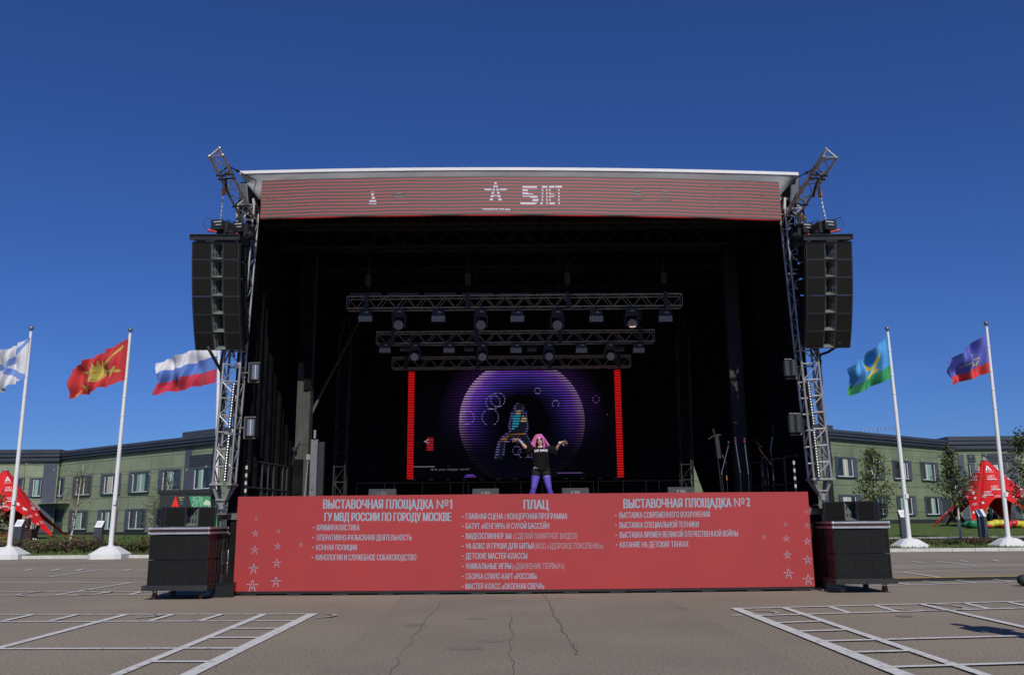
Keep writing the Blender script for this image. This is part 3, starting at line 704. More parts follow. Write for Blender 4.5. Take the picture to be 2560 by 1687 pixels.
# roof girders inside (barely visible)
GIRD = mat('dark_girder', (.022, .02, .02), .8, 0, spec=.1)
def truss(mb, a, b, w, h, nb, rc=.024, rd=.012, up=Vector((0, 0, 1)), faces='dddd', n=7):
    """box truss from a to b; faces: bottom, top, front, back: d = zigzag, r = rungs, x = crossed, - = open"""
    a = Vector(a); b = Vector(b); ax = (b-a).normalized(); sd = ax.cross(up).normalized(); u2 = sd.cross(ax).normalized()
    c = [(-w/2, -h/2), (w/2, -h/2), (w/2, h/2), (-w/2, h/2)]
    q = lambda k, t: a.lerp(b, t) + sd*c[k][0] + u2*c[k][1]
    for k in range(4): mb.tube(q(k, 0), q(k, 1), rc, n)
    for fi, (i, j) in enumerate(((0, 1), (2, 3), (0, 3), (1, 2))):
        sty = faces[fi]
        for s in range(nb):
            t0, t1 = s/nb, (s+1)/nb
            if sty == 'r': mb.tube(q(i, t0), q(j, t0), rd, 6, cap=False)
            elif sty == 'd':
                if s % 2: mb.tube(q(i, t0), q(j, t1), rd, 6, cap=False)
                else: mb.tube(q(j, t0), q(i, t1), rd, 6, cap=False)
            elif sty == 'z':
                mb.tube(q(j, t0), q(i, (t0+t1)/2), rd, 6, cap=False); mb.tube(q(i, (t0+t1)/2), q(j, t1), rd, 6, cap=False)
            elif sty == 'b':
                mb.tube(q(i, t0), q(j, t0), rd, 6, cap=False)
                if s % 2: mb.tube(q(i, t0), q(j, t1), rd*.8, 6, cap=False)
                else: mb.tube(q(j, t0), q(i, t1), rd*.8, 6, cap=False)
        for t in (0, 1): mb.tube(q(i, t), q(j, t), rd, 6, cap=False)
    return q
for yy in (19.6, 21.3, 23.2, 25.2):
    mb = MB(); truss(mb, (XL+.2, yy, 8.45), (XR-.2, yy, 8.45), .35, .5, 14, .05, .03, faces='zzzz'); mb.build('roof_girder', GIRD, st)
# metal columns inside the stage
COLM = mat('galvanised_sheet', (.075, .073, .066), .8, 0, spec=.1, var=.35, scale=3, stretch=(6, 6, .5))
for (x, y, nm) in ((-5.26, 22.0, 0), (5.75, 22.3, 1)):
    mb = MB(); mb.bb((x-.17, y, DECK), (x+.12, y+.3, 8.4)); mb.bb((x+.121, y-.02, DECK), (x+.17, y+.32, 8.4))
    for i in range(34): mb.sph((x+.147, y-.03, DECK+.1+i*.19), .014, 6, 4)
    for z in (3.35, 5.0): mb.bb((x-.18, y-.012, z), (x+.175, y-.001, z+.02))
    mb.build('column', COLM if nm == 0 else mat('dark_column_sheet', (.018, .018, .018), .55, .1, var=.3), st)
mb = MB(); mb.bb((-5.44, 21.93, DECK), (-5.20, 21.99, 2.98)); mb.bb((-5.26, 21.94, 4.72), (-5.08, 21.985, 8.3)); mb.bb((-5.445, 21.94, 5.42), (-5.262, 21.985, 8.3)); mb.build('column_shade_sheet', DRAPE, st)  # black sheets added on the left column, standing in for its shaded parts
# railings at the sides and the back edge of the deck
RAIL = mat('dull_rail_tube', (.055, .058, .06), .5, .4, var=.2); RAILB = mat('back_rail_tube', (.12, .125, .12), .5, .4)
def rail(p0, p1, hs, posts, m, label, nm='guard_rail', r=.018):
    p0 = Vector(p0); p1 = Vector(p1); t = thing(nm, tuple(p0), label, 'railing')
    mb = MB()
    for h in hs: mb.tube(p0+Vector((0, 0, h)), p1+Vector((0, 0, h)), r, 6)
    mb.build('rail', m, t)
    for k in posts:
        q = p0.lerp(p1, k); mb = MB(); mb.tube(q, q+Vector((0, 0, max(hs))), r*1.05, 6); mb.build('post', m, t)
    return t
rail((-5.75, 19.2, DECK), (-5.5, 21.6, DECK), (1.08, .5), (.35, .5, .64, .88, 1), RAIL, 'grey tube railing at the left edge of the stage deck', r=.022)
rail((6.15, 19.2, DECK), (5.85, 21.9, DECK), (1.08, .5), (.25, .5, .62, .75, 1), RAIL, 'grey tube railing at the right edge of the stage deck', r=.022)
rail((-4.55, 25.9, DECK), (5.0, 25.9, DECK), (.86,), (0, .085, .115, .20, .285, .325, .34, .42, .50, .54, .565, .65, .72, .735, .81, .88, .92, 1), RAILB, 'low tube railing along the back of the stage below the screen', r=.016)
# striped posts at the two front corners
STW = mat('pale_band', (.55, .55, .5), .5)
for (u, v0, v1, lab) in ((613, 1236, 1160, 'black and white banded post at the left front corner of the stage'), (1990, 1232, 1148, 'black and white banded post at the right front corner of the stage')):
    a = P(u, v0, Y=19.15); b = P(u, v1, Y=19.15); b.x = a.x; a.z = DECK
    t = thing('banded_post', tuple(a), lab, 'post'); mb = MB(); mb.tube(a, b, .022, 8); mb.build('pole', BLACK, t)
    mb = MB()
    for k in range(6): z = a.z+(b.z-a.z)*(k+.35)/6; mb.tube((a.x, a.y, z), (a.x, a.y, z+(b.z-a.z)*.075), .025, 8)
    mb.build('band_marking', STW, t)

# ---------------------------------------------------------------- front screen
LEDK = (.038, .035, .034)
def led_mat(name, emit, base=LEDK, stripe=None, axis='Z', off=None, var=.06, rough=.5, phase=0., duty=.5, wob=0.):
    """LED wall face: dark modules that glow; stripe = line period in metres for the scanned picture"""
    m = mat(name, base, rough, 0, spec=.25); n = m.node_tree; b = n.nodes['Principled BSDF']
    tc = n.nodes.new('ShaderNodeTexCoord'); no = n.nodes.new('ShaderNodeTexNoise'); no.inputs['Scale'].default_value = .8; no.inputs['Detail'].default_value = 3
    n.links.new(tc.outputs['Object'], no.inputs['Vector'])
    rp = n.nodes.new('ShaderNodeValToRGB'); rp.color_ramp.elements[0].position = .3; rp.color_ramp.elements[1].position = .7
    rp.color_ramp.elements[0].color = tuple(c*(1-var) for c in emit)+(1,); rp.color_ramp.elements[1].color = tuple(c*(1+var) for c in emit)+(1,)
    n.links.new(no.outputs['Fac'], rp.inputs[0]); src = rp.outputs[0]
    if stripe:
        sp = n.nodes.new('ShaderNodeSeparateXYZ'); n.links.new(tc.outputs['Object'], sp.inputs[0])
        z = sp.outputs['Z']
        if wob:
            s1 = n.nodes.new('ShaderNodeMath'); s1.operation = 'MULTIPLY'; s1.inputs[1].default_value = 3.3; n.links.new(sp.outputs['X'], s1.inputs[0])
            s2 = n.nodes.new('ShaderNodeMath'); s2.operation = 'SINE'; n.links.new(s1.outputs[0], s2.inputs[0])
            s3 = n.nodes.new('ShaderNodeMath'); s3.operation = 'MULTIPLY_ADD'; s3.inputs[1].default_value = wob; n.links.new(s2.outputs[0], s3.inputs[0]); n.links.new(z, s3.inputs[2]); s4 = n.nodes.new('ShaderNodeMath'); s4.operation = 'MULTIPLY_ADD'; s4.inputs[1].default_value = .012; n.links.new(sp.outputs['X'], s4.inputs[0]); n.links.new(s3.outputs[0], s4.inputs[2]); z = s4.outputs[0]
        d = n.nodes.new('ShaderNodeMath'); d.operation = 'MULTIPLY_ADD'; d.inputs[1].default_value = 1/stripe; d.inputs[2].default_value = 100+phase; n.links.new(z, d.inputs[0])
        fr_ = n.nodes.new('ShaderNodeMath'); fr_.operation = 'FRACT'; n.links.new(d.outputs[0], fr_.inputs[0])
        cr = n.nodes.new('ShaderNodeValToRGB'); e = cr.color_ramp.elements; e[0].position = duty-.06; e[0].color = (1, 1, 1, 1); e[1].position = duty+.06; e[1].color = (0, 0, 0, 1)
        k = cr.color_ramp.elements.new(0); k.color = (0, 0, 0, 1); k2 = cr.color_ramp.elements.new(.1); k2.color = (1, 1, 1, 1)
        n.links.new(fr_.outputs[0], cr.inputs[0])
        mx = n.nodes.new('ShaderNodeMix'); mx.data_type = 'RGBA'; mx.inputs['A'].default_value = ((tuple(off) if off else (0, 0, 0))+(1,)); n.links.new(cr.outputs[0], mx.inputs['Factor']); n.links.new(src, mx.inputs['B']); src = mx.outputs['Result']
    n.links.new(src, b.inputs['Emission Color']); b.inputs['Emission Strength'].default_value = 1
    return m
FS_RED = led_mat('led_red', (.315, .010, .012)); FS_TXT = led_mat('led_pale_blue', (.22, .31, .40)); FS_TXT2 = led_mat('led_pale_thin', (.24, .24, .29))
def bow(x): return -.20*(1-((x-SX)/HW)**2)
FZ0, FZ1 = .085, 1.985
fs = thing('led_screen', (SX, YF, 0), 'long low red LED screen with event programme text before the stage', 'screen')
def fpt(x, z, o=.006): return Vector((x, YF+bow(x)-o, z))
mb = MB(); k = 96; vs = []
for i in range(k+1):
    x = SX-HW+2*HW*i/k; y = YF+bow(x); vs += [(x, y, FZ0), (x, y, FZ1), (x, y+.09, FZ1), (x, y+.09, FZ0)]
mb.add(vs, [(4*i+a, 4*i+(a+1) % 4, 4*(i+1)+(a+1) % 4, 4*(i+1)+a) for i in range(k) for a in range(4)] + [[0, 1, 2, 3], [4*k+3, 4*k+2, 4*k+1, 4*k]])
mb.build('panel', FS_RED, fs)
mb = MB(); vs = []
for i in range(k+1):
    x = SX-HW+2*HW*i/k; y = YF+bow(x); vs += [(x, y+.012, FZ0-.05), (x, y+.012, FZ0-.002), (x, y+.5, FZ0-.002), (x, y+.5, FZ0-.05)]
mb.add(vs, [(4*i+a, 4*i+(a+1) % 4, 4*(i+1)+(a+1) % 4, 4*(i+1)+a) for i in range(k) for a in range(4)] + [[0, 1, 2, 3], [4*k+3, 4*k+2, 4*k+1, 4*k]])
mb.build('base_frame', BLACK, fs)
for i in range(13):
    x = SX-5.6+i*.935; mb = MB(); mb.bb((x-.15, YF+bow(x)-.0, .002), (x+.15, YF+bow(x)+.5, FZ0-.052)); mb.build('foot', DSTEEL, fs)
    mb = MB(); mb.tube((x, YF+.12, .1), (x, YF+.12, 1.9), .025, 6); mb.build('back_stay', DSTEEL, fs)
def fxz(u, v):
    y = YF
    for _ in range(4): q = P(u, v, Y=y); y = YF+bow(q.x)
    return q.x, q.z
def fline(body, u0, u1, vt, vb, bold, dv=0, m=None, sp=1.0):
    x0, zb = fxz(u0, vb); x1, zb2 = fxz(u1, vb+dv); _, zt = fxz(u0, vt)
    mb = MB(); text_box(mb, body, lambda x, z: fpt(x, z+(zb2-zb)*(x-x0)/(x1-x0)), x0, x1, zb, zt, bold, sp, smear=(zt-zb)*(.04 if bold > .02 else .018 if bold > 0 else 0))
    return mb.build('lettering', m or FS_TXT, fs, fixn=False)
HB = .028
fline('ВЫСТАВОЧНАЯ ПЛОЩАДКА', 807.5, 1084, 1248, 1271, HB); fline('№', 1091.5, 1121, 1249, 1270.5, 0)
mb = MB(); q_ = [fxz(u, v) for u, v in ((1126.8, 1271), (1130.6, 1271), (1130.6, 1248), (1127.6, 1248), (1124.2, 1251), (1124.2, 1253.5), (1126.8, 1252.2))]; mb.add([fpt(*c) for c in q_], [list(range(7))]); mb.build('lettering', FS_TXT, fs, fixn=False)
fline('ГУ МВД РОССИИ ПО ГОРОДУ МОСКВЕ', 810.7, 1127.8, 1280.7, 1301.6, HB)
B2 = .012
for (s_, u0, u1, vt, vb, ud) in (('КРИМИНАЛИСТИКА', 792, 899, 1310.4, 1325, 782), ('ОПЕРАТИВНО-РАЗЫСКНАЯ ДЕЯТЕЛЬНОСТЬ', 791.2, 1029.4, 1335.6, 1349.6, 781), ('КОННАЯ ПОЛИЦИЯ', 790.2, 892, 1360.3, 1374.3, 780), ('КИНОЛОГИЯ И СЛУЖЕБНОЕ СОБАКОВОДСТВО', 789.3, 1040.6, 1385, 1399.6, 779)):
    fline(s_, u0, u1, vt, vb, B2); vm = (vt+vb)/2+.5; x0, z0 = fxz(ud, vm); mb = MB(); mb.quad(fpt(x0, z0-.009), fpt(x0+.033, z0-.009), fpt(x0+.033, z0+.009), fpt(x0, z0+.009)); mb.build('lettering', FS_TXT, fs, fixn=False)
fline('ПЛАЦ', 1308.8, 1371.8, 1248.8, 1271.8, HB)
for (s_, u0, u1, vt, vb, th, u2) in (('ГЛАВНАЯ СЦЕНА / КОНЦЕРТНАЯ ПРОГРАММА', 1164.5, 1418.6, 1282.6, 1297.3, '', 0), ('БАТУТ «КЕНГУРУ» И СУХОЙ БАССЕЙН', 1164.5, 1373.3, 1306.9, 1321.5, '', 0),
        ('ВИДЕОСПИННЕР 360', 1164.5, 1279, 1331.8, 1346.6, '(СДЕЛАЙ ПАМЯТНОЕ ВИДЕО!)', (1284, 1443.2)), ('VR-БОКС И ГРУШИ ДЛЯ БИТЬЯ', 1164.5, 1334, 1356.7, 1371.4, '(МОО «ЗДОРОВОЕ ПОКОЛЕНИЕ»)', (1337, 1507.8)),
        ('ДЕТСКИЕ МАСТЕР-КЛАССЫ', 1164, 1318.3, 1381.3, 1396.6, '', 0), ('УНИКАЛЬНЫЕ ИГРЫ', 1164, 1277.8, 1406.8, 1421.8, '(«ДВИЖЕНИЕ ПЕРВЫХ»)', (1281, 1411)), ('СБОРКА СПИЛС-КАРТ «РОССИЯ»', 1164, 1342.3, 1432.4, 1447, '', 0), ('МАСТЕР-КЛАСС «ОКОПНАЯ СВЕЧА»', 1163.5, 1361, 1457, 1471.8, '', 0)):
    fline(s_, u0, u1, vt, vb, B2, dv=-.5)
    if th: fline(th, u2[0], u2[1], vt, vb, 0, dv=-1, m=FS_TXT2)
    x0, z0 = fxz(1155, (vt+vb)/2+.5); mb = MB(); mb.quad(fpt(x0, z0-.009), fpt(x0+.033, z0-.009), fpt(x0+.033, z0+.009), fpt(x0, z0+.009)); mb.build('lettering', FS_TXT, fs, fixn=False)
fline('ВЫСТАВОЧНАЯ ПЛОЩАДКА', 1558.6, 1829, 1246.9, 1269.8, HB, -3.4); fline('№', 1836, 1862, 1244.5, 1265.8, 0, -.3); fline('2', 1866, 1875.8, 1242, 1265, HB)
for (s_, u0, u1, vt, vb, dv) in (('ВЫСТАВКА СОВРЕМЕННОГО ВООРУЖЕНИЯ', 1548, 1774.9, 1280, 1294.4, -3), ('ВЫСТАВКА СПЕЦИАЛЬНОЙ ТЕХНИКИ', 1548.7, 1747, 1304.7, 1319.3, -2.5), ('ВЫСТАВКА ВРЕМЕН ВЕЛИКОЙ ОТЕЧЕСТВЕННОЙ ВОЙНЫ', 1549.4, 1845.3, 1329, 1343.6, -4), ('КАТАНИЕ НА ДЕТСКИХ ТАНКАХ', 1550, 1721.8, 1353.4, 1368, -2)):
    fline(s_, u0, u1, vt, vb, B2, dv); x0, z0 = fxz(u0-11, (vt+vb)/2+.5); mb = MB(); mb.quad(fpt(x0, z0-.009), fpt(x0+.033, z0-.009), fpt(x0+.033, z0+.009), fpt(x0, z0+.009)); mb.build('lettering', FS_TXT, fs, fixn=False)
for (cx, cy, wd) in [(252, 238, 35), (246, 352, 55), (240, 482, 70), (232, 630, 85), (222, 772, 98), (427, 338, 42), (420, 453, 55), (414, 585, 72), (407, 732, 87), (602, 440, 42)]:
    x, z = fxz(560+cx/3.1316, 1220+cy/3.1316); w_ = wd/3.1316/121
    z = max(z, FZ0+w_*.43); mb = MB(); emblem(mb, fpt, x, z, w_); mb.build('star_emblem', FS_TXT2 if wd < 50 else FS_TXT, fs, fixn=False)
for (cx, cy, wd) in [(2245, 177, 38), (2250, 285, 48), (2256, 405, 62), (2262, 545, 74), (2268, 695, 88), (2085, 273, 42), (2093, 383, 54), (2101, 508, 68), (2109, 650, 82), (1924, 371, 42)]:
    x, z = fxz(1280+cx/3.0513, 1220+cy/3.0513); w_ = wd/3.0513/121
    x = min(x, SX+HW-w_*.5-.01); mb = MB(); emblem(mb, fpt, x, z, w_); mb.build('star_emblem', FS_TXT2 if wd < 50 else FS_TXT, fs, fixn=False)
# ---------------------------------------------------------------- header screen
HX0, HX1, HZ0, HZ1 = -5.54, 5.97, 7.955, 8.84
HDK = (.095, .082, .077)
H_RED = led_mat('led_header_red', (.25, .012, .014), HDK, stripe=.0763, off=(0, 0, 0), duty=.47, wob=.006)
H_TXT = led_mat('led_header_text', (.40, .52, .64), HDK, stripe=.0763, off=(.25, .012, .014), duty=.56, phase=.48, wob=.006)
H_FNT = led_mat('led_header_faint', (.12, .10, .12), HDK, stripe=.0763, off=(0, 0, 0), duty=.42, phase=.3, wob=.008)
hs = thing('led_screen', (0, YF, 8), 'wide red and grey striped LED header screen under the stage roof', 'screen')
def hz(x, z): return z - .012*(x-.2) + .0
def hpt(x, z, o=.006): return Vector((x, hdr_y(x)-o, hz(x, z)))
mb = MB(); vs = []; k = 80
for i in range(k+1):
    x = HX0+(HX1-HX0)*i/k; y = hdr_y(x)
    vs += [(x, y, hz(x, HZ0)), (x, y, hz(x, HZ1)), (x, y+.09, hz(x, HZ1)), (x, y+.09, hz(x, HZ0))]
mb.add(vs, [(4*i+a, 4*i+(a+1) % 4, 4*(i+1)+(a+1) % 4, 4*(i+1)+a) for i in range(k) for a in range(4)] + [[0, 1, 2, 3], [4*k+3, 4*k+2, 4*k+1, 4*k]])
mb.build('panel', H_RED, hs)
def hxz(u, v):
    y = YF-.3
    for _ in range(4): q = P(u, v, Y=y); y = hdr_y(q.x)
    return q.x, q.z + .012*(q.x-.2)
def hline(s_, u0, u1, vt, vb, b_, m=H_TXT):
    x0, zb = hxz(u0, vb); x1, _ = hxz(u1, vb); _, zt = hxz(u0, vt); mb = MB(); text_box(mb, s_, hpt, x0, x1, zb, zt, b_, smear=(.012 if len(s_) > 5 else 0)); return mb.build('lettering', m, hs, fixn=False)
hline('5', 1301, 1347, 462.6, 514.6, .02); hline('ЛЕТ', 1351, 1406, 462.6, 514.6, .015); hline('АВАНГАРД', 1205.6, 1275, 519, 525, .02)
x, z = hxz(1239, 480); mb = MB(); emblem(mb, hpt, x, z, .51)
for p in ([(-.03, .46), (.03, .46), (-.13, -.42), (-.27, -.42)], [(-.03, .462), (.03, .462), (.27, -.42), (.13, -.42)]): mb.add([hpt(x+a*.51, z+b*.51, .0075) for a, b in p], [[0, 1, 2, 3]])
mb.quad(hpt(x-.25, z+.045, .007), hpt(x-.12, z+.045, .007), hpt(x-.11, z+.07, .007), hpt(x-.25, z+.07, .007)); mb.quad(hpt(x+.12, z+.045, .007), hpt(x+.25, z+.045, .007), hpt(x+.25, z+.07, .007), hpt(x+.11, z+.07, .007)); pass; mb.build('star_emblem', H_TXT, hs, fixn=False)
def hpoly(polys, m=H_FNT, nm='emblem'):
    mb = MB()
    for p in polys:
        q = [hxz(a, b) for a, b in p]; mb.add([hpt(*c) for c in q], [list(range(len(q)))])
    mb.build(nm, m, hs, fixn=False)
hpoly([[(927, 480), (937, 480), (934, 487), (941, 505), (922, 505), (930, 495)], [(922, 508), (941, 508), (941, 511), (922, 511)]], H_TXT)
hpoly([[(980, 488), (1016, 488), (1010, 493), (986, 493)], [(990, 481), (1006, 481), (1003, 486), (993, 486)], [(974, 507), (1020, 507), (1020, 509), (974, 509)]])
hpoly([[(1585, 474), (1603, 474), (1603, 488), (1585, 488)], [(1578, 498), (1606, 498), (1606, 500), (1578, 500)]], H_FNT)
hpoly([[(1657, 478), (1668, 478), (1668, 487), (1657, 487)], [(1643, 500), (1678, 500), (1678, 502), (1643, 502)]], H_FNT)
for (cx, cy, wd) in [(330, 255, 50), (322, 365, 70), (318, 482, 80), (475, 228, 40), (470, 320, 60), (465, 420, 55), (617, 215, 45), (612, 290, 55), (610, 390, 50), (605, 492, 65), (758, 285, 40), (755, 370, 40), (752, 455, 60)]:
    x, z = hxz(580+cx/3.3056, 390+cy/3.3056); z = max(z, HZ0+.005+.43*wd/3.3056/113); mb = MB(); emblem(mb, hpt, x, z, wd/3.3056/113); mb.build('star_emblem', H_FNT, hs, fixn=False)
for (cx, cy, wd) in [(2118, 225, 45), (2128, 325, 65), (2138, 435, 70), (1980, 205, 40), (1988, 290, 55), (1998, 392, 65), (2002, 488, 70), (1845, 265, 45), (1852, 352, 50), (1860, 450, 55), (1708, 245, 40), (1712, 325, 50), (1718, 420, 55), (1567, 320, 35)]:
    x, z = hxz(1260+cx/3.3056, 390+cy/3.3056); z = max(z, HZ0+.005+.43*wd/3.3056/113); mb = MB(); emblem(mb, hpt, x, z, wd/3.3056/113); mb.build('star_emblem', H_FNT, hs, fixn=False)
# ---------------------------------------------------------------- back screen
BX0, BX1, BZ0, BZ1, BY = -2.99, 3.11, 2.63, 5.67, 25.0
bs = thing('led_screen', ((BX0+BX1)/2, BY, BZ0), 'dark LED screen with a purple glowing ring at the back of the stage', 'screen')
def back_mat():
    m = mat('led_back_picture', (.012, .012, .0125), .8, 0, spec=.05); n = m.node_tree; b = n.nodes['Principled BSDF']
    L = n.links.new
    def M(op, a, b_=None, c=None):
        q = n.nodes.new('ShaderNodeMath'); q.operation = op
        for i, x in enumerate((a, b_, c)):
            if x is None: continue
            if isinstance(x, (int, float)): q.inputs[i].default_value = x
            else: L(x, q.inputs[i])
        return q.outputs[0]
    tc = n.nodes.new('ShaderNodeTexCoord'); sp = n.nodes.new('ShaderNodeSeparateXYZ'); L(tc.outputs['Object'], sp.inputs[0])
    X = sp.outputs['X']; Z = M('SUBTRACT', sp.outputs['Z'], (BZ1-BZ0)/2)
    cx, cz, r0 = .20, .06, 1.79
    dx = M('SUBTRACT', X, cx); dz = M('SUBTRACT', Z, cz); d = M('SQRT', M('ADD', M('MULTIPLY', dx, dx), M('MULTIPLY', dz, dz))); k = M('DIVIDE', d, r0)
    no = n.nodes.new('ShaderNodeTexNoise'); no.inputs['Scale'].default_value = 1.4; no.inputs['Detail'].default_value = 3; L(tc.outputs['Object'], no.inputs['Vector'])
    kk = M('ADD', k, M('MULTIPLY', M('SUBTRACT', no.outputs['Fac'], .5), .22))
    rp = n.nodes.new('ShaderNodeValToRGB'); e = rp.color_ramp.elements; e[0].position = .42; e[0].color = (0, 0, 0, 1); e[1].position = .98; e[1].color = (.34, .20, .44, 1)
    for p_, c_ in ((.56, (.014, .008, .07)), (.70, (.045, .028, .27)), (.86, (.15, .045, .44))):
        q = rp.color_ramp.elements.new(p_); q.color = c_+(1,)
    L(kk, rp.inputs[0])
    inside = M('LESS_THAN', k, 1.0)
    # brighter at the upper left, fading to nothing at the foot
    up_ = n.nodes.new('ShaderNodeMapRange'); up_.interpolation_type = 'SMOOTHSTEP'; up_.inputs['From Min'].default_value = -.75; up_.inputs['From Max'].default_value = 1.15; up_.inputs['To Min'].default_value = .015; up_.inputs['To Max'].default_value = 1.
    L(M('ADD', Z, M('MULTIPLY', M('ABSOLUTE', dx), .12)), up_.inputs['Value'])
    lf = n.nodes.new('ShaderNodeMapRange'); lf.inputs['From Min'].default_value = -1.7; lf.inputs['From Max'].default_value = 1.7; lf.inputs['To Min'].default_value = 1.25; lf.inputs['To Max'].default_value = .65; L(dx, lf.inputs['Value'])
    ins = M('MULTIPLY', inside, M('MULTIPLY', up_.outputs[0], lf.outputs[0]))
    # soft bloom outside the ring
    out = n.nodes.new('ShaderNodeMapRange'); out.inputs['From Min'].default_value = 1.0; out.inputs['From Max'].default_value = 1.35; out.inputs['To Min'].default_value = .10; out.inputs['To Max'].default_value = 0.; L(k, out.inputs['Value'])
    ob = M('MULTIPLY', M('MULTIPLY', M('SUBTRACT', 1., inside), out.outputs[0]), up_.outputs[0])
    fr_ = M('FRACT', M('MULTIPLY_ADD', sp.outputs['Z'], 1/.0722, .2)); ln_ = M('LESS_THAN', fr_, .46)
    def scale(col, f):
        v = n.nodes.new('ShaderNodeVectorMath'); v.operation = 'SCALE'
        if isinstance(col, tuple): v.inputs[0].default_value = col
        else: L(col, v.inputs[0])
        L(f, v.inputs['Scale']); return v.outputs[0]
    def add(a, c):
        v = n.nodes.new('ShaderNodeVectorMath'); v.operation = 'ADD'; L(a, v.inputs[0]); L(c, v.inputs[1]); return v.outputs[0]
    tot = add(scale(rp.outputs[0], M('MULTIPLY', ins, ln_)), scale((.22, .06, .5), M('MULTIPLY', ob, ln_)))
    # small bubbles: thin pale circles
    for (bx, bz, br__) in ((-.62, .62, .20), (-.48, .69, .20), (-.70, .19, .235), (-1.35, .19, .19), (1.17, .56, .095), (.66, .94, .085), (2.33, .68, .095), (.05, -.76, .12), (.24, -.82, .15)):
        a = M('SUBTRACT', X, bx); c = M('SUBTRACT', Z, bz); dd = M('SQRT', M('ADD', M('MULTIPLY', a, a), M('MULTIPLY', c, c)))
        ring = M('LESS_THAN', M('ABSOLUTE', M('SUBTRACT', dd, br__)), .012)
        tot = add(tot, scale((.17, .11, .26) if abs(bx) < 1.4 and bz > -.5 else (.10, .06, .2), M('MULTIPLY', ring, ln_)))
    # red bars at both ends
    bar = M('GREATER_THAN', M('ABSOLUTE', M('SUBTRACT', X, .0)), 2.87)
    tot = add(tot, scale((.50, .006, .006), M('MULTIPLY', bar, M('LESS_THAN', fr_, .66))))
    # specks
    vo = n.nodes.new('ShaderNodeTexVoronoi'); vo.inputs['Scale'].default_value = 2.6; L(tc.outputs['Object'], vo.inputs['Vector'])
    tot = add(tot, scale((.35, .33, .4), M('LESS_THAN', vo.outputs['Distance'], .018)))
    L(tot, b.inputs['Emission Color']); b.inputs['Emission Strength'].default_value = 1
    return m
mb = MB(); mb.bb((BX0, BY, BZ0), (BX1, BY+.1, BZ1)); mb.build('panel', back_mat(), bs)
mb = MB()
for i in range(13): x = BX0+.2+i*(BX1-BX0-.4)/12; mb.box((x, BY+.05, BZ0-.03), (.12, .06, .05))
mb.build('clamp_row', DSTEEL, bs)
# the dancer shown on the screen: a plain figure in flat colours
def bpt(x, z, o): return Vector(((BX0+BX1)/2+x, BY-o, (BZ0+BZ1)/2+z))
def zc(px_, py_): return ((px_-1185)/342., (620-py_)/342.)
def bmesh_poly(nm, polys, m, o):
    mb = MB()
    for p in polys:
        q = [zc(*c) for c in p]; mb.add([bpt(c[0], c[1], o) for c in q], [list(range(len(q)))])
    return mb.build(nm, m, bs)
def circ(cx, cy, r, n=20, sy=1): return [(cx+r*math.cos(6.283*i/n), cy+sy*r*math.sin(6.283*i/n)) for i in range(n)]
GLOW = led_mat('led_figure_glow', (.09, .08, .26), (.01, .01, .01), stripe=.0722, phase=.2+.0, duty=.45); DARKP = led_mat('led_figure_dark', (.004, .004, .006), (.012, .012, .012))
TEAL = led_mat('led_figure_teal', (.02, .28, .40), (.01, .01, .01), stripe=.0722, phase=.2, duty=.5); YEL = led_mat('led_figure_yellow', (.45, .30, .10), (.01, .01, .01), stripe=.0722, phase=.2, duty=.5); ORN = led_mat('led_figure_orange', (.36, .13, .03), (.01, .01, .01), stripe=.0722, phase=.2, duty=.5)
bmesh_poly('screen_picture', [circ(1225, 470, 52), [(1150, 500), (1300, 500), (1318, 660), (1290, 740), (1140, 740), (1120, 640)], [(1135, 690), (1210, 760), (1090, 810), (1080, 930), (980, 965), (1015, 800), (1060, 740)], [(1240, 690), (1300, 720), (1350, 820), (1360, 960), (1310, 960), (1290, 830), (1220, 760)]], GLOW, .004)
bmesh_poly('screen_picture', [circ(1232, 455, 36), [(1165, 525), (1290, 520), (1300, 650), (1275, 735), (1155, 735), (1140, 640)], [(1150, 690), (1210, 745), (1085, 790), (1062, 925), (1025, 925), (1045, 790), (1090, 745)], [(1235, 700), (1290, 725), (1335, 815), (1345, 940), (1320, 945), (1300, 830), (1225, 745)], [(990, 945), (1065, 925), (1060, 962), (985, 962)]], DARKP, .007)
bmesh_poly('screen_picture', [[(1160, 545), (1245, 535), (1220, 640), (1150, 690), (1165, 600)]], TEAL, .010)
bmesh_poly('screen_picture', [[(1262, 540), (1298, 560), (1296, 610), (1240, 600)], [(1205, 495), (1240, 490), (1240, 525), (1195, 525)]], YEL, .010)
bmesh_poly('screen_picture', [[(1130, 722), (1280, 715), (1300, 735), (1100, 740)], [(1060, 760), (1120, 740), (1100, 790), (1050, 790)]], ORN, .010)
bmesh_poly('screen_picture', [[(330, 745), (395, 745), (395, 870), (330, 870)]], led_mat('led_red_square', (.45, .01, .01), (.01, .01, .01), stripe=.0722, phase=.2, duty=.5), .004)
LYR = led_mat('led_lyric', (.16, .13, .12), (.012, .012, .012)); LINE = led_mat('led_line', (.24, .20, .28), (.012, .012, .012))
mb = MB(); x0, z0 = zc(365, 1062); x1, _ = zc(745, 1062); text_box(mb, 'Are you happy now?', lambda x, z: bpt(x, z, .004), x0, x1, z0, z0+.06, -.004, shear=.2); mb.build('lettering', LYR, bs, fixn=False)
bmesh_poly('screen_picture', [[(205, 1024), (410, 1024), (410, 1029), (205, 1029)], [(300, 785), (350, 760), (352, 770), (318, 786), (350, 800), (345, 806)]], LINE, .004)
bmesh_poly('screen_picture', [[(1590, 1094), (1830, 1094), (1830, 1101), (1590, 1101)]], led_mat('led_line_violet', (.12, .05, .2), (.012, .012, .012)), .004)
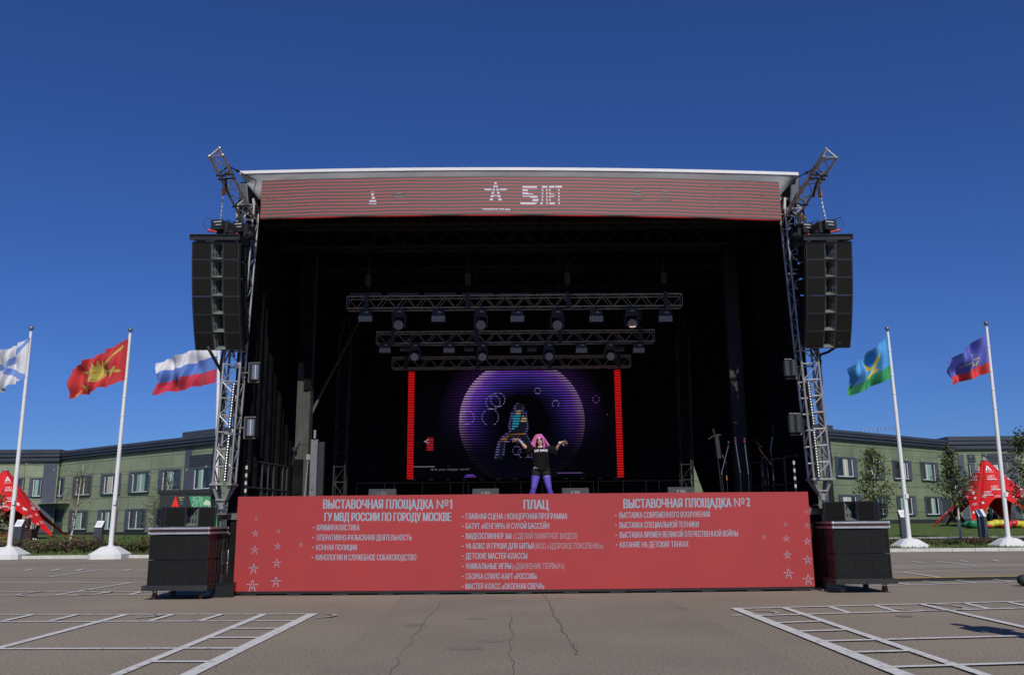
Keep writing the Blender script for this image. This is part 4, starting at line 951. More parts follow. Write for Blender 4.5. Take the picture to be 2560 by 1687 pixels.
bmesh_poly('screen_picture', [[(700, 1118), (800, 1118), (780, 1104), (720, 1104)], [(690, 1130), (810, 1130), (806, 1123), (694, 1123)]], led_mat('led_blob_violet', (.10, .03, .28), (.012, .012, .012)), .004)

# ================================================================== TOWERS, RIGGING, SPEAKER ARRAYS
def tower(base_px, b_px, t_px, tip_px, label, sgn):
    b = P(*b_px, Y=18.72); t_ = P(*t_px, Y=18.72); foot = P(*base_px, Y=18.72); tip = P(*tip_px, Y=18.72)
    t = thing('truss_tower', (foot.x, foot.y, 0), label, 'tower', 'front towers of the stage')
    mb = MB(); truss(mb, b, t_, .36, .36, 17, .027, .018, up=Vector((0, 1, 0)), faces='brdd', n=8); mb.build('mast', ALU, t)
    # pointed foot
    mb = MB()
    for sx in (-.18, .18):
        for sy in (-.18, .18):
            p = b+Vector((sx, sy, 0)); q = foot+Vector((sx*.22, sy*.22, .06)); d = (q-p)
            mb.prism([p+Vector((-.035, 0, 0)), p+Vector((.035, 0, 0)), q+Vector((.025, 0, 0)), q+Vector((-.025, 0, 0))], (0, .05, 0))
    mb.box(b, (.46, .46, .04)); mb.box(foot+Vector((0, 0, .17)), (.2, .2, .03)); mb.tube(foot+Vector((0, 0, -.02)), foot+Vector((0, 0, .13)), .06, 10)
    mb.build('pointed_foot', STEEL, t)
    mb = MB(); mb.tube((foot.x, foot.y, .04), foot, .028, 10); mb.box((foot.x, foot.y, foot.z-.12), (.34, .34, .03)); mb.box((foot.x, foot.y, .02), (.5, .5, .04)); mb.bb((foot.x-.1, foot.y-.1, .04), (foot.x+.1, foot.y+.1, foot.z-.5)); mb.build('jack', ALUD, t)
    mb = MB()
    for sx in (-.18, .18):
        for sy in (-.18, .18): mb.prism([t_+Vector((sx-.03, sy, 0)), t_+Vector((sx+.03, sy, 0)), tip+Vector((sx*.25+.02, sy*.25, 0)), tip+Vector((sx*.25-.02, sy*.25, 0))], (0, .04, 0))
    mb.tube(tip+Vector((0, 0, -.1)), tip+Vector((0, 0, .12)), .05, 10); mb.build('head_block', STEEL, t)
    mb = MB(); mb.box(tip+Vector((0, 0, .20)), (.08, .06, .14)); mb.box(tip+Vector((-.03, 0, .32)), (.02, .05, .12)); mb.box(tip+Vector((.03, 0, .32)), (.02, .05, .12)); mb.build('shackle', REDP, t)
    # black cable run down the outside
    o = Vector((-.20*-sgn*-1, .05, 0)); r_ = random.Random(sgn+5); pts = []
    for i in range(15):
        k = i/14; q = b.lerp(t_, k)+Vector((sgn*(.24+.05*math.sin(i*1.3)), .1, 0)); pts.append(q)
    pts = [Vector((foot.x+sgn*.16, foot.y+.1, .1)), Vector((foot.x+sgn*.2, foot.y+.1, foot.z))]+pts
    mb = MB(); mb.path(pts, .035, 6); mb.path([q+Vector((sgn*.05+.015*math.sin(i*2.), .03, 0)) for i, q in enumerate(pts)], .028, 6); mb.build('cable_run', CABLE, t)
    return t, b, t_
tl, tlb, tlt = tower((553, 1270), (560, 1211), (621, 519), (627, 486), 'aluminium truss tower at the left front corner of the stage', -1)
tr_, trb, trt = tower((2057, 1247), (2050, 1198), (1976, 529), (1966, 490), 'aluminium truss tower at the right front corner of the stage', 1)
# LED bars strapped to the towers
CLEAR = mat('bright_reflector', (.60, .60, .60), .3, .4)
def bar(u0, v0, u1, v1, label, grp):
    a = P(u0, v0, Y=18.46); b = P(u1, v1, Y=18.46); t = thing('led_light_bar', tuple(b), label, 'light bar', grp)
    d = (a-b); L = d.length; d.normalize(); M = d.to_track_quat('Z', 'Y').to_matrix(); mb = MB(); mb.box((a+b)/2, (.075, .06, L), M); mb.build('housing', BLACK, t)
    mb = MB(); n_ = int(L/.055)
    for i in range(n_):
        q = b+d*(L*(i+.5)/n_)+Vector((.0, -.034, 0)); mb.sph(q, .021, 8, 5, (1, .5, 1))
    mb.build('lens_row', CLEAR, t)
bar(586, 958, 574, 1071, 'upper black LED bar on the left tower, its lens row glinting', 'LED bars on the front towers'); bar(573, 1087, 562, 1203, 'lower black LED bar on the left tower, its lens row glinting', 'LED bars on the front towers')
bar(2020, 955, 2034, 1063, 'upper black LED bar on the right tower, its lens row glinting', 'LED bars on the front towers'); bar(2034, 1078, 2047, 1193, 'lower black LED bar on the right tower, its lens row glinting', 'LED bars on the front towers')
# floodlights beside the towers
GLASSF = mat('flood_glass', (.26, .26, .25), .2, .6)
FINM = mat('grey_fin', (.05, .053, .055), .45, .3)
def flood(u, v, hpx, lab, ry, rear=False):
    c = P(u, v, Y=18.75); h = hpx/128; t = thing('floodlight', tuple(c), lab, 'floodlight', 'floodlights beside the front towers')
    M = Matrix.Rotation(ry, 3, 'Z'); mb = MB(); mb.box(c, (.19, .14, h), M)
    if rear:
        for sx in (-.07, .07): mb.tube(c+M @ Vector((sx, -.08, -h*.46)), c+M @ Vector((sx, -.08, h*.46)), .075, 12)
    mb.build('housing', FINM if rear else BLACK, t)
    if not rear:
        mb = MB(); mb.box(c+M @ Vector((0, -.078, 0)), (.135, .012, h*.86), M); mb.build('glass', GLASSF, t)
        mb = MB(); mb.box(c+M @ Vector((0, -.088, 0)), (.02, .01, h*.86), M); mb.build('lamp_rod', CLEAR, t)
    mb = MB()
    for sz in (-1, 1): mb.tube(c+Vector((-.12, 0, sz*(h/2+.03))), c+Vector((.12, 0, sz*(h/2+.03))), .014, 6)
    sx = -1 if u < 1280 else 1
    mb.tube(c+Vector((.12*sx, 0, -h/2-.03)), c+Vector((.12*sx, 0, h/2+.03)), .014, 6); mb.tube(c+Vector((.12*sx, 0, 0)), c+Vector((.30*sx, 0, -.02)), .02, 6); mb.build('bracket', ALUD, t)
flood(636, 931, 46, 'upper floodlight on the left tower with bluish glass', R(28)); flood(625, 1069, 50, 'lower floodlight on the left tower with pale glass and bright rod', R(24))
flood(1976, 922, 46, 'upper floodlight on the right tower seen from behind', R(-20), True); flood(1988, 1060, 50, 'lower floodlight on the right tower seen from behind', R(-20), True)
# triangular outrigger trusses
def outrig(base, tip, yb, yt, lab, sgn):
    a = P(*base, Y=yb); b = P(*tip, Y=yt); t = thing('outrigger_truss', tuple(a), lab, 'truss', 'outrigger trusses above the speaker arrays')
    ax = (b-a).normalized(); sd = ax.cross(Vector((0, 0, 1))).normalized(); up = sd.cross(ax).normalized()
    offs = [sd*.15-up*.09, -sd*.15-up*.09, up*.16]; mb = MB()
    for o in offs: mb.tube(a+o, b+o, .027, 8); mb.sph(b+o, .036, 8, 6); mb.sph(a+o, .034, 8, 6)
    n_ = 5
    for i, j in ((0, 1), (1, 2), (2, 0)):
        for s in range(n_):
            t0, t1 = s/n_, (s+1)/n_
            p, q = (a.lerp(b, t0)+offs[i], a.lerp(b, t1)+offs[j]) if s % 2 else (a.lerp(b, t0)+offs[j], a.lerp(b, t1)+offs[i])
            mb.tube(p, q, .013, 6)
        mb.tube(b+offs[i], b+offs[j], .017, 6); mb.tube(a+offs[i], a+offs[j], .014, 6); mb.tube(a.lerp(b, .62)+offs[i], a.lerp(b, .62)+offs[j], .014, 6)
    mb.build('truss', mat('weathered_aluminium', (.45, .42, .38), .4, .75, var=.2, scale=6), t)
    for k in (.22, .66, .72):
        mb = MB(); c3 = [a.lerp(b, k)+o*1.2 for o in offs]
        for i in range(3): mb.tube(c3[i], c3[(i+1) % 3], .017, 6); mb.sph(c3[i], .024, 6, 4)
        mb.build('sling', BLACK, t)
    h = a.lerp(b, .58)-Vector((0, 0, .1)); mb = MB(); p_ = a.lerp(b, .69)-up*.15; mb.path([p_, p_.lerp(h-Vector((0, 0, .28)), .5)+sd*.03, h-Vector((0, 0, .28))], .026, 6); mb.build('hanging_strap', BLACK, t)
    return t, a, b
_, oa, ob = outrig((622, 540), (543, 383), 18.5, 17.0, 'triangular outrigger truss leaning out above the left speaker array', -1)
_, oc, od = outrig((1977, 533), (2072, 386), 18.5, 17.0, 'triangular outrigger truss leaning out above the right speaker array', 1)
def guy(p, q, lab):
    t = thing('guy_strap', tuple(p), lab, 'strap'); mb = MB(); mb.tube(p, q, .012, 6); m_ = p.lerp(q, .22); mb.tube(m_, p.lerp(q, .30), .03, 6); mb.build('strap', CABLE, t)
guy(P(576, 418, Y=17.2), P(640, 452, Y=18.5), 'black ratchet strap from the left outrigger to the roof corner'); guy(P(2031, 424, Y=17.2), P(1980, 452, Y=18.5), 'black ratchet strap from the right outrigger to the roof corner')

# ---------------- line array cabinet, built round the middle of its front edge: x across, y back, z up
CW, CHH, CD = .94, .374, .62
def cabinet_meshes():
    hx0, hx1, hd = -.085, .145, .20; body = MB(); hw, hh = CW/2, CHH/2-.002; rims = []
    def blk(x0, x1, y0, y1, z0=-hh, z1=hh):
        k = lambda z, y: z*(1-.22*y/CD)
        vs = [Vector((x, y, k(z, y))) for x in (x0, x1) for y in (y0, y1) for z in (z0, z1)]
        body.add(vs, [(0, 1, 3, 2), (4, 6, 7, 5), (0, 4, 5, 1), (2, 3, 7, 6), (0, 2, 6, 4), (1, 5, 7, 3)])
    blk(-hw, hx0, .012, CD); blk(hx1, hw, .012, CD); blk(hx0, hx1, hd+.002, CD)
    # front rim
    e = .018
    for (x0, x1) in ((-hw, hx0), (hx1, hw)):
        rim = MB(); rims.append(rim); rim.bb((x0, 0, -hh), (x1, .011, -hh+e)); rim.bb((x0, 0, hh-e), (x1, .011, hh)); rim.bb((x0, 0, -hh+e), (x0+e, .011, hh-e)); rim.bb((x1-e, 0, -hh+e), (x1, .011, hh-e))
    body.bb((hx0, .0, -hh), (hx1, hd, -hh+.012)); body.bb((hx0, .0, hh-.012), (hx1, hd, hh))
    # rigging rails and studs at the sides
    for s in (-1, 1):
        body.bb((s*hw, .04, -hh), (s*(hw+.022), .10, hh)); body.bb((s*hw, CD-.14, -hh*.75), (s*(hw+.022), CD-.06, hh*.75))
        for k in (-.7, -.2, .3, .75): body.sph((s*(hw+.024), .07, k*hh), .012, 6, 4)
    gl = MB(); gl.bb((-hw+e+.004, .003, -hh+e+.004), (hx0-e-.004, .0115, hh-e-.004)); gr = MB(); gr.bb((hx1+e+.004, .003, -hh+e+.004), (hw-e-.004, .0115, hh-e-.004))
    hn = MB(); xm = (hx0+hx1)/2+.0; t = .022; z0, z1 = -hh+.013, hh-.013
    hn.quad((hx0+.001, .004, z0), (xm-t, hd, z0), (xm-t, hd, z1), (hx0+.001, .004, z1)); hn.quad((hx1-.001, .004, z0), (xm+t, hd, z0), (xm+t, hd, z1), (hx1-.001, .004, z1))
    hn.add([(hx0, .002, z0), (hx1, .002, z0), (xm+t, hd, z0+.055), (xm-t, hd, z0+.055)], [(0, 1, 2, 3)]); hn.add([(hx0, .002, z1), (hx1, .002, z1), (xm+t, hd, z1-.03), (xm-t, hd, z1-.03)], [(0, 1, 2, 3)])
    sl = hn; sl.mi = 1
    for side in (-1, 1):
        for kx in (.28, .68):
            for zz in (-.075, .065):
                xa, xb = (hx0, xm-t) if side < 0 else (hx1, xm+t)
                def w(k): return Vector((xa+(xb-xa)*k + (.003 if side < 0 else -.003), .004+(hd-.004)*k-.004, 0))
                p, q = w(kx-.07), w(kx+.07); sl.quad(p+Vector((0, 0, zz-.035)), q+Vector((0, 0, zz-.035)), q+Vector((0, 0, zz+.035)), p+Vector((0, 0, zz+.035)))
    return body, gl, gr, hn, sl, rims
def make_cabinet(parent):
    body, gl, gr, hn, sl, rims = cabinet_meshes()
    c = body.build('cabinet', CAB, parent, local=True)
    for rim in rims: rim.build('front_trim', mat('grey_trim_with_sheen', (.030, .032, .036), .4, .2, spec=.4), c, local=True)  # rim tone lifted towards blue: a reflection put into its colour
    gl.build('grille', GRILL, c, local=True); gr.build('grille', GRILL, c, local=True); hn.build('horn', [HORN, BLACK], c, local=True, fixn=False)
    return c
def array(u0, u1, v, Y, lab, sgn, yaw):
    a = P(u0, v, Y=Y); b = P(u1, v, Y=Y); c = (a+b)/2
    t = thing('line_array', tuple(c), lab, 'speaker array', 'hanging speaker arrays', rz=yaw)
    sc = (b-a).length/CW; proto = None; pos = Vector((0, 0, 0)); ang = 0
    for i in range(6):
        ang = R((8.5, 11, 14, 18, 22, 27)[i])
        o = make_cabinet(t) if proto is None else copy_tree(proto, t)
        if proto is None: proto = o
        h = CHH*sc; mid = pos + Vector((0, math.sin(ang)*h/2, -math.cos(ang)*h/2))
        o.location = mid; o.rotation_euler = (ang, 0, 0); o.scale = (sc, sc, sc)
        pos = pos + Vector((0, math.sin(ang)*h, -math.cos(ang)*h))
    mb = MB(); w2 = CW*sc/2
    mb.bb((-w2-.05, -.02, .03), (w2+.02, .0, .15)); mb.bb((-w2-.05, -.05, .03), (w2+.02, -.021, .045)); mb.bb((-w2-.05, -.05, .135), (w2+.02, -.021, .15))
    mb.bb((-w2-.05, -.05, .046), (-w2-.03, -.021, .134)); mb.bb((w2, -.05, .046), (w2+.02, -.021, .134))
    for s in (-1, 1): mb.bb((s*w2*.93-.04, .001, .035), (s*w2*.93+.04, 1.25, .14))
    mb.bb((-w2*.8, .55, .04), (w2*.8, .63, .13)); mb.bb((-w2*.8, 1.15, .04), (w2*.8, 1.25, .13))
    ff = mb.build('flying_frame', DSTEEL, t, local=True); ff.rotation_euler = (R(9), 0, 0)
    mb = MB(); r_ = random.Random(3)
    for k in range(3):
        pts = [Vector((-sgn*(w2*.5)+r_.uniform(-.1, .1), CD*.8+.15+k*.05+.02*math.sin(i*1.7), .1-i*.3)) for i in range(9)]; mb.path(pts, .022, 6)
    mb.build('cable_loom', CABLE, t, local=True)
    return t, c, sc
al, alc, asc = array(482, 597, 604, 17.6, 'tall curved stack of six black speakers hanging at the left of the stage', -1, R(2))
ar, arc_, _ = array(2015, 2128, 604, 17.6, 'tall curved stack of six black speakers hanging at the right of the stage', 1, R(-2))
# hoists and chains
def hoist(u, v, Y, w_, lab, top, sgn, hook=True):
    c = P(u, v, Y=Y); t = thing('chain_hoist', tuple(c), lab, 'chain hoist', 'chain hoists above the speaker arrays')
    M = Matrix.Rotation(R(12*sgn), 3, 'Z'); mb = MB(); mb.box(c, (w_*.62, .30, .22), M); mb.box(c+Vector((0, -.155, .02)), (w_*.5, .012, .15), M); mb.box(c+Vector((sgn*-.12, .12, -.02)), (w_*.5, .34, .26), M)
    bevel(mb.build('motor', mat('hoist_black', (.02, .021, .022), .4, .1, var=.3, scale=9), t), .03, 3)
    mb = MB(); mb.box(c+Vector((0, -.166, .055)), (w_*.44, .008, .02), M); mb.box(c+Vector((.02, -.166, -.01)), (w_*.3, .008, .015), M); mb.build('type_plate', mat('pale_plate', (.45, .45, .45), .5), t)
    mb = MB(); mb.sph(c+Vector((sgn*-.1, .1, -.12)), .16, 12, 8, (1, 1, .8)); mb.build('chain_bag', mat('black_bag', (.015, .015, .016), .8, var=.3, scale=9), t)
    mb = MB(); q = c+Vector((sgn*.22, -.1, -.11)); mb.tube(q, q+Vector((-sgn*.2, 0, -.04)), .03, 8, .022); mb.build('red_plug', REDP, t); mb = MB(); mb.path([q, q+Vector((sgn*.1, 0, .12)), q+Vector((sgn*.05, 0, .28)), c+Vector((0, 0, .12))], .008, 5); mb.build('cable', CABLE, t)
    if top is not None:
        mb = MB(); d = top-c; n_ = int(d.length/.045)
        for i in range(n_):
            k = (i+.5)/n_; p = c.lerp(top, k); mb.box(p, (.030 if i % 2 else .010, .010 if i % 2 else .030, .05))
        mb.build('chain', ALU, t)
        mb = MB(); mb.tube(top, top-Vector((0, 0, .13)), .045, 10); mb.build('hook_block', ORANGE, t)
        mb = MB(); mb.tube(top+Vector((0, 0, .02)), top+Vector((0, 0, .16)), .022, 8); mb.build('hook', DSTEEL, t)
hoist(550, 567, 17.8, .42, 'black chain hoist with its chain up to the left outrigger', P(560, 472, Y=17.75), -1); hoist(601, 572, 18.25, .36, 'black bagged chain hoist against the left truss tower', None, -1)
hoist(2068, 567, 17.8, .42, 'black chain hoist with its chain up to the right outrigger', P(2049, 478, Y=17.75), 1); hoist(2012, 574, 18.25, .36, 'black bagged chain hoist against the right truss tower', P(2009, 538, Y=18.3), 1)
# cables from the arrays to the towers
for (pts, lab) in (([(519, 866), (534, 894), (546, 915), (557, 935)], 'black cable slung from the left array to the left tower'), ([(2100, 857), (2092, 866), (2070, 880), (2052, 886), (2047, 898)], 'black cable slung from the right array to the right tower')):
    q = [P(a, b, Y=18.1+.18*i) for i, (a, b) in enumerate(pts)]; mb = MB(); mb.path(q, .035 if pts[0][0] < 1000 else .028, 7); tag(mb.build('cable', CABLE, smooth=True), lab, 'cable')

# ---------------- sub-woofer stacks on wheeled dollies
SUBW = mat('brown_board_red_lit', (.040, .020, .017), .5, 0, var=.35, scale=7)  # brown board with the red screen's light mixed into its colour
SUBG = mat('black_sub_grille', (.008, .009, .009), .7, 0, var=.35, scale=40, bump=.1, spec=.2)
CASEP = mat('case_panel_red_lit', (.035, .012, .012), .5, 0, var=.3, scale=6)  # dark lid panel, reddened in its colour for the light of the red screen
EDGE = mat('aluminium_edging', (.52, .53, .54), .35, .6, var=.12, scale=9)
def subs(u0, u1, vb, Y, sgn, side, yaw=0):
    a = P(u0, vb, Y=Y); b = P(u1, vb, Y=Y); cx = (a.x+b.x)/2; W = b.x-a.x; H = .47; dz = .275; gp = []
    sub0 = None
    D = .56
    t = thing('dolly', (cx, Y+.6, 0), f'black wheeled dolly under the {side} subwoofer stack', 'dolly', 'wheeled dollies under the subwoofers')
    mb = MB(); mb.box((cx, Y+.60, .225), (W+.13, 1.35, .095)); mb.box((cx, Y-.083, .225), (W+.13, .015, .10))
    for i in range(5): mb.sph((cx-W*.45+i*W*.225, Y-.092, .235), .012, 6, 4)
    mb.build('platform', mat('dolly_board', (.025, .024, .024), .5, .1, var=.3, scale=6), t)
    for sx in (-1, 1):
        for yy in (.12, 1.08):
            q = Vector((cx+sx*(W*.5-.12), Y+yy, 0)); mb = MB(); r_ = R(20*sx); Mz = Matrix.Rotation(r_, 3, 'Z'); d = Mz @ Vector((1, 0, 0))
            mb.box(q+Vector((0, 0, .165)), (.11, .11, .018))
            for k in (-1, 1): mb.prism([q+d*k*.034+Vector((0, -.035, .156)), q+d*k*.034+Vector((0, .035, .156)), q+d*k*.034+Vector((0, .03, .05)), q+d*k*.034+Vector((0, -.005, .05))], d*.006*k)
            cs = mb.build('caster', ALUD, t); mb = MB(); mb.tube(q+d*-.026+Vector((0, .01, .062)), q+d*.026+Vector((0, .01, .062)), .06, 16); mb.build('wheel', RUBBER, cs)
    for row in range(2):
        for lev in range(2):
            z0 = dz+lev*(H+.012); y0 = Y+row*(D+.06)
            lab = f'{("lower","upper")[lev]} {("front","rear")[row]} subwoofer box of the {side} stack beside the red screen'
            if sub0 is None:
                s_ = thing('subwoofer', (cx, y0, z0), lab, 'subwoofer', 'subwoofer boxes on the dollies'); sub0 = s_
                mb = MB(); mb.bb((-W/2, .02, 0), (W/2, D, H)); e = .03
                mb.bb((-W/2, 0, 0), (W/2, .0195, e)); mb.bb((-W/2, 0, H-e), (W/2, .0195, H)); mb.bb((-W/2, 0, e), (-W/2+e, .0195, H-e)); mb.bb((W/2-e, 0, e), (W/2, .0195, H-e))
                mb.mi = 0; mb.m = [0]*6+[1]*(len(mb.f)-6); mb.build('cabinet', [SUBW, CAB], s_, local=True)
                mb = MB(); xs_ = [-W/2+e+.003, -W*.155, W*.155, W/2-e-.003]
                for i in range(3): mb.bb((xs_[i]+.006, .004+.004*(i == 1), e+.003), (xs_[i+1]-.006, .019, H-e-.003))
                mb.build('grille', SUBG, s_, local=True)
                for sx in (-1, 1):
                    mb = MB(); n_ = 28; vs = []
                    for i in range(n_):
                        th = 6.283*i/n_; vs += [(sx*W*.32+math.cos(th)*.175, .0030, H/2+math.sin(th)*.175), (sx*W*.32+math.cos(th)*.165, .0030, H/2+math.sin(th)*.165)]
                    mb.add(vs, [(2*i, 2*((i+1) % n_), 2*((i+1) % n_)+1, 2*i+1) for i in range(n_)]); mb.box((sx*W*.32, .002, H/2), (.05, .003, .045)); mb.build('driver', GRILL, s_, local=True)
                    for yy in (.16, .36):
                        mb = MB(); mb.bb((sx*W/2, yy, H*.35), (sx*(W/2+.008), yy+.07, H*.72)); mb.build('handle', BLACK, s_, local=True)
                    mb = MB(); mb.bb((sx*(W/2+.001), .03, .02), (sx*(W/2+.012), .06, H-.02)); mb.bb((sx*(W/2+.001), D-.05, .02), (sx*(W/2+.012), D-.02, H-.02)); mb.build('rail', DSTEEL, s_, local=True)
            else:
                s_ = copy_tree(sub0); s_.location = (cx, y0, z0); s_['label'] = lab
    zt = dz+2*(H+.012)
    t = thing('case_lid', (cx, Y, zt), f'aluminium edged flight case lid on top of the {side} subwoofers', 'case lid', 'flight case lids on the subwoofers')
    hl = .13; x0, x1, y0, y1 = cx-W/2-.03, cx+W/2+.03, Y-.04, Y+1.14
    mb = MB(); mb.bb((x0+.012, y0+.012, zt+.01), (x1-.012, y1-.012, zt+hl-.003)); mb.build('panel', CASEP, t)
    mb = MB()
    for z in (zt+.004, zt+hl-.032):
        mb.bb((x0, y0, z), (x1, y0+.011, z+.036)); mb.bb((x0, y1-.011, z), (x1, y1, z+.036)); mb.bb((x0, y0+.0112, z), (x0+.011, y1-.0112, z+.036)); mb.bb((x1-.011, y0+.0112, z), (x1, y1-.0112, z+.036))
    mb.build('edging', EDGE, t); mb = MB()
    for x in (x0, x1):
        for y in (y0, y1): mb.sph((x+(.018 if x == x0 else -.018), y+(.018 if y == y0 else -.018), zt+.02), .034, 10, 6); mb.sph((x+(.018 if x == x0 else -.018), y+(.018 if y == y0 else -.018), zt+hl-.02), .034, 10, 6)
    mb.build('corner_ball', EDGE, t)
    # the speaker on top, turned in
    zz = zt+hl+.006
    cxs = cx - sgn*.0 - sgn*.03*(-1)
    t = thing('speaker', (cx+(.04 if sgn < 0 else -.04)*1.0, Y+.34, zz+CHH*.54), f'wide black horn speaker turned inwards on top of the {side} subwoofers', 'speaker', 'front fill speakers on the subwoofers', rz=R(22)*(-sgn)*-1 if False else (R(34) if sgn < 0 else R(-34)))
    c = make_cabinet(t); c.scale = (1.06, 1.0, 1.06); c.location = (0, -.12, 0)
    hb = MB()
    for s in (-1, 1): hb.path([(s*(CW/2*1.06+.01), .10, -.09), (s*(CW/2*1.06+.055), .12, -.06), (s*(CW/2*1.06+.055), .12, .06), (s*(CW/2*1.06+.01), .10, .09)], .014, 6)
    hb.build('handle', BLACK, t, local=True)
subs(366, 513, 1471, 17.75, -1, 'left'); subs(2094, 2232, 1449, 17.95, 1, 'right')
# things behind and beside the subwoofers
q = P(562, 1480, Z=0); t = thing('cable_box', (q.x-.02, 18.25, 0), 'low black box on the asphalt between the left dolly and the red screen', 'box'); mb = MB(); mb.box((-5.86, 18.45, .13), (.40, .5, .24), Matrix.Rotation(.2, 3, 'Z')); mb.box((-5.86, 18.45, .262), (.43, .53, .02), Matrix.Rotation(.2, 3, 'Z')); mb.build('body', CAB, t)
rk = thing('equipment_rack', (6.35, 19.4, 0), 'dark equipment rack with green lit display behind the right end of the screen', 'equipment rack')
mb = MB(); mb.bb((6.08, 19.4, .1), (6.75, 19.9, 1.55)); mb.build('case', DSTEEL, rk)
mb = MB(); mb.bb((6.12, 19.37, 1.02), (6.55, 19.399, 1.10)); mb.bb((6.12, 19.37, 1.14), (6.55, 19.399, 1.17)); mb.bb((6.12, 19.37, .42), (6.6, 19.399, .47)); mb.build('pale_panel', STW, rk)
mb = MB(); mb.bb((6.18, 19.36, .88), (6.42, 19.399, .985)); mb.build('display', mat('green_display', (.01, .02, .01), .4, emit=(.01, .45, .12)), rk)
mb = MB(); mb.path([(6.1, 19.3, 1.6), (6.25, 19.25, 1.5), (6.45, 19.25, 1.25), (6.45, 19.3, 1.2)], .025, 6); mb.build('pale_hose', STW, rk)
mb = MB(); mb.path([(6.3, 19.3, .4), (6.35, 19.2, .15), (6.25, 19.05, .05), (6.4, 18.9, .03)], .02, 6); tag(mb.build('cable', CABLE), 'black cable looping down behind the right subwoofers', 'cable')
mb = MB(); mb.path([(-5.98, 19.1, 1.2), (-5.97, 19.05, .7), (-5.99, 19.0, .25), (-5.93, 18.9, .03)], .025, 6); tag(mb.build('cable', CABLE), 'black cable hanging down behind the left subwoofers', 'cable')
for (sx, lab) in ((-1, 'horizontal tube strut low beside the left end of the red screen'), (1, 'horizontal tube strut low beside the right end of the red screen')):
    x = -5.75 if sx < 0 else 6.2; t = thing('brace_tube', (x, 19.1, .7), lab, 'tube'); mb = MB(); mb.tube((x-.35, 19.0, 1.23), (x+.3, 19.0, 1.23), .03, 8); mb.tube((x-.35, 19.0, .62), (x+.3, 19.0, .62), .03, 8); mb.tube((x-.30, 19.05, .02), (x-.30, 19.05, 1.3), .028, 8); mb.build('tube', ALUD, t)

# ================================================================== STAGE LIGHTING RIG
TRM = mat('rig_truss_aluminium', (.38, .365, .34), .42, .55, var=.2, scale=5)
def rig(u0, u1, v0, v1, Y, lab, nb, h=.30):
    a = P(u0, (v0+v1)/2, Y=Y); b = P(u1, (v0+v1)/2, Y=Y); b.z = a.z = (a.z+b.z)/2
    t = thing('lighting_truss', tuple(a), lab, 'truss', 'lighting trusses over the stage')
    mb = MB(); truss(mb, a, b, .30, h, nb, .0165, .0075, faces='zzzz', n=8); mb.build('truss', TRM, t)
    L = b.x-a.x
    for k in (.06, .36, .66, .95):
        mb = MB(); x = a.x+L*k; mb.bb((x-.05, Y-.22, a.z-h/2-.06), (x+.05, Y-.18, a.z+h/2+.05)); mb.tube((x, Y, a.z+h/2), (x, Y, 8.4), .012, 6); mb.box((x, Y, a.z+h/2+.45), (.14, .12, .3)); mb.build('chain_lift', BLACK, t)
    return t, a, b
r1, r1a, r1b = rig(870, 1703, 739, 773, 21.4, 'longest lighting truss, nearest the front of the stage', 17)
r2, r2a, r2b = rig(943, 1634, 829, 859, 22.6, 'middle lighting truss over the stage', 14)
r3, r3a, r3b = rig(982, 1575, 893, 919, 24.2, 'rear lighting truss just above the back screen', 13)
LENSG = mat('grey_lens', (.20, .20, .20), .35, .2, var=.2, scale=60); LENSW = mat('white_lens', (.28, .30, .30), .3, .2, var=.2, scale=50)
DOT = mat('led_dot', (.30, .30, .29), .3, .3); LBODY = mat('lamp_body', (.010, .011, .012), .5, 0, var=.3)
def wash(u, v, Y, w_, lab, zt):
    c = P(u, v, Y=Y); t = thing('wash_light', tuple(c), lab, 'stage light', 'square LED wash lights on the trusses'); h = w_*.42
    mb = MB(); mb.box(c+Vector((0, .06, 0)), (w_*1.1, .11, h*1.25)); mb.box(c+Vector((0, .1, h*1.1)), (w_*.9, .2, .14)); mb.tube(c+Vector((0, .1, h*1.1)), Vector((c.x, c.y+.1, zt)), .02, 6); mb.build('housing', LBODY, t)
    mb = MB()
    for i in range(8):
        for j in range(4): mb.disc(c+Vector((w_*(-.5+(i+.5)/8), -.001, h*(-.5+(j+.5)/4))), (0, -1, -.15), w_*.052, 8)
    mb.build('lens_grid', DOT, t, fixn=False)
    mb = MB(); mb.box(c+Vector((.03, -.008, h*1.15)), (.07, .006, .02)); mb.build('type_plate', STW, t)
for u, n_ in ((913, 'first from the left'), (1095.5, 'second from the left'), (1293.5, 'middle one'), (1491, 'second from the right'), (1664, 'first from the right')):
    wash(u, 796.5, 21.15, .33, f'square LED wash light under the longest truss, {n_}', r1a.z-.1)
for u, n_ in ((962, 'first from the left'), (1122.5, 'second from the left'), (1290, 'middle one'), (1454, 'second from the right'), (1597, 'first from the right')):
    wash(u, 875.5, 22.4, .285, f'square LED wash light under the middle truss, {n_}', r2a.z-.1)
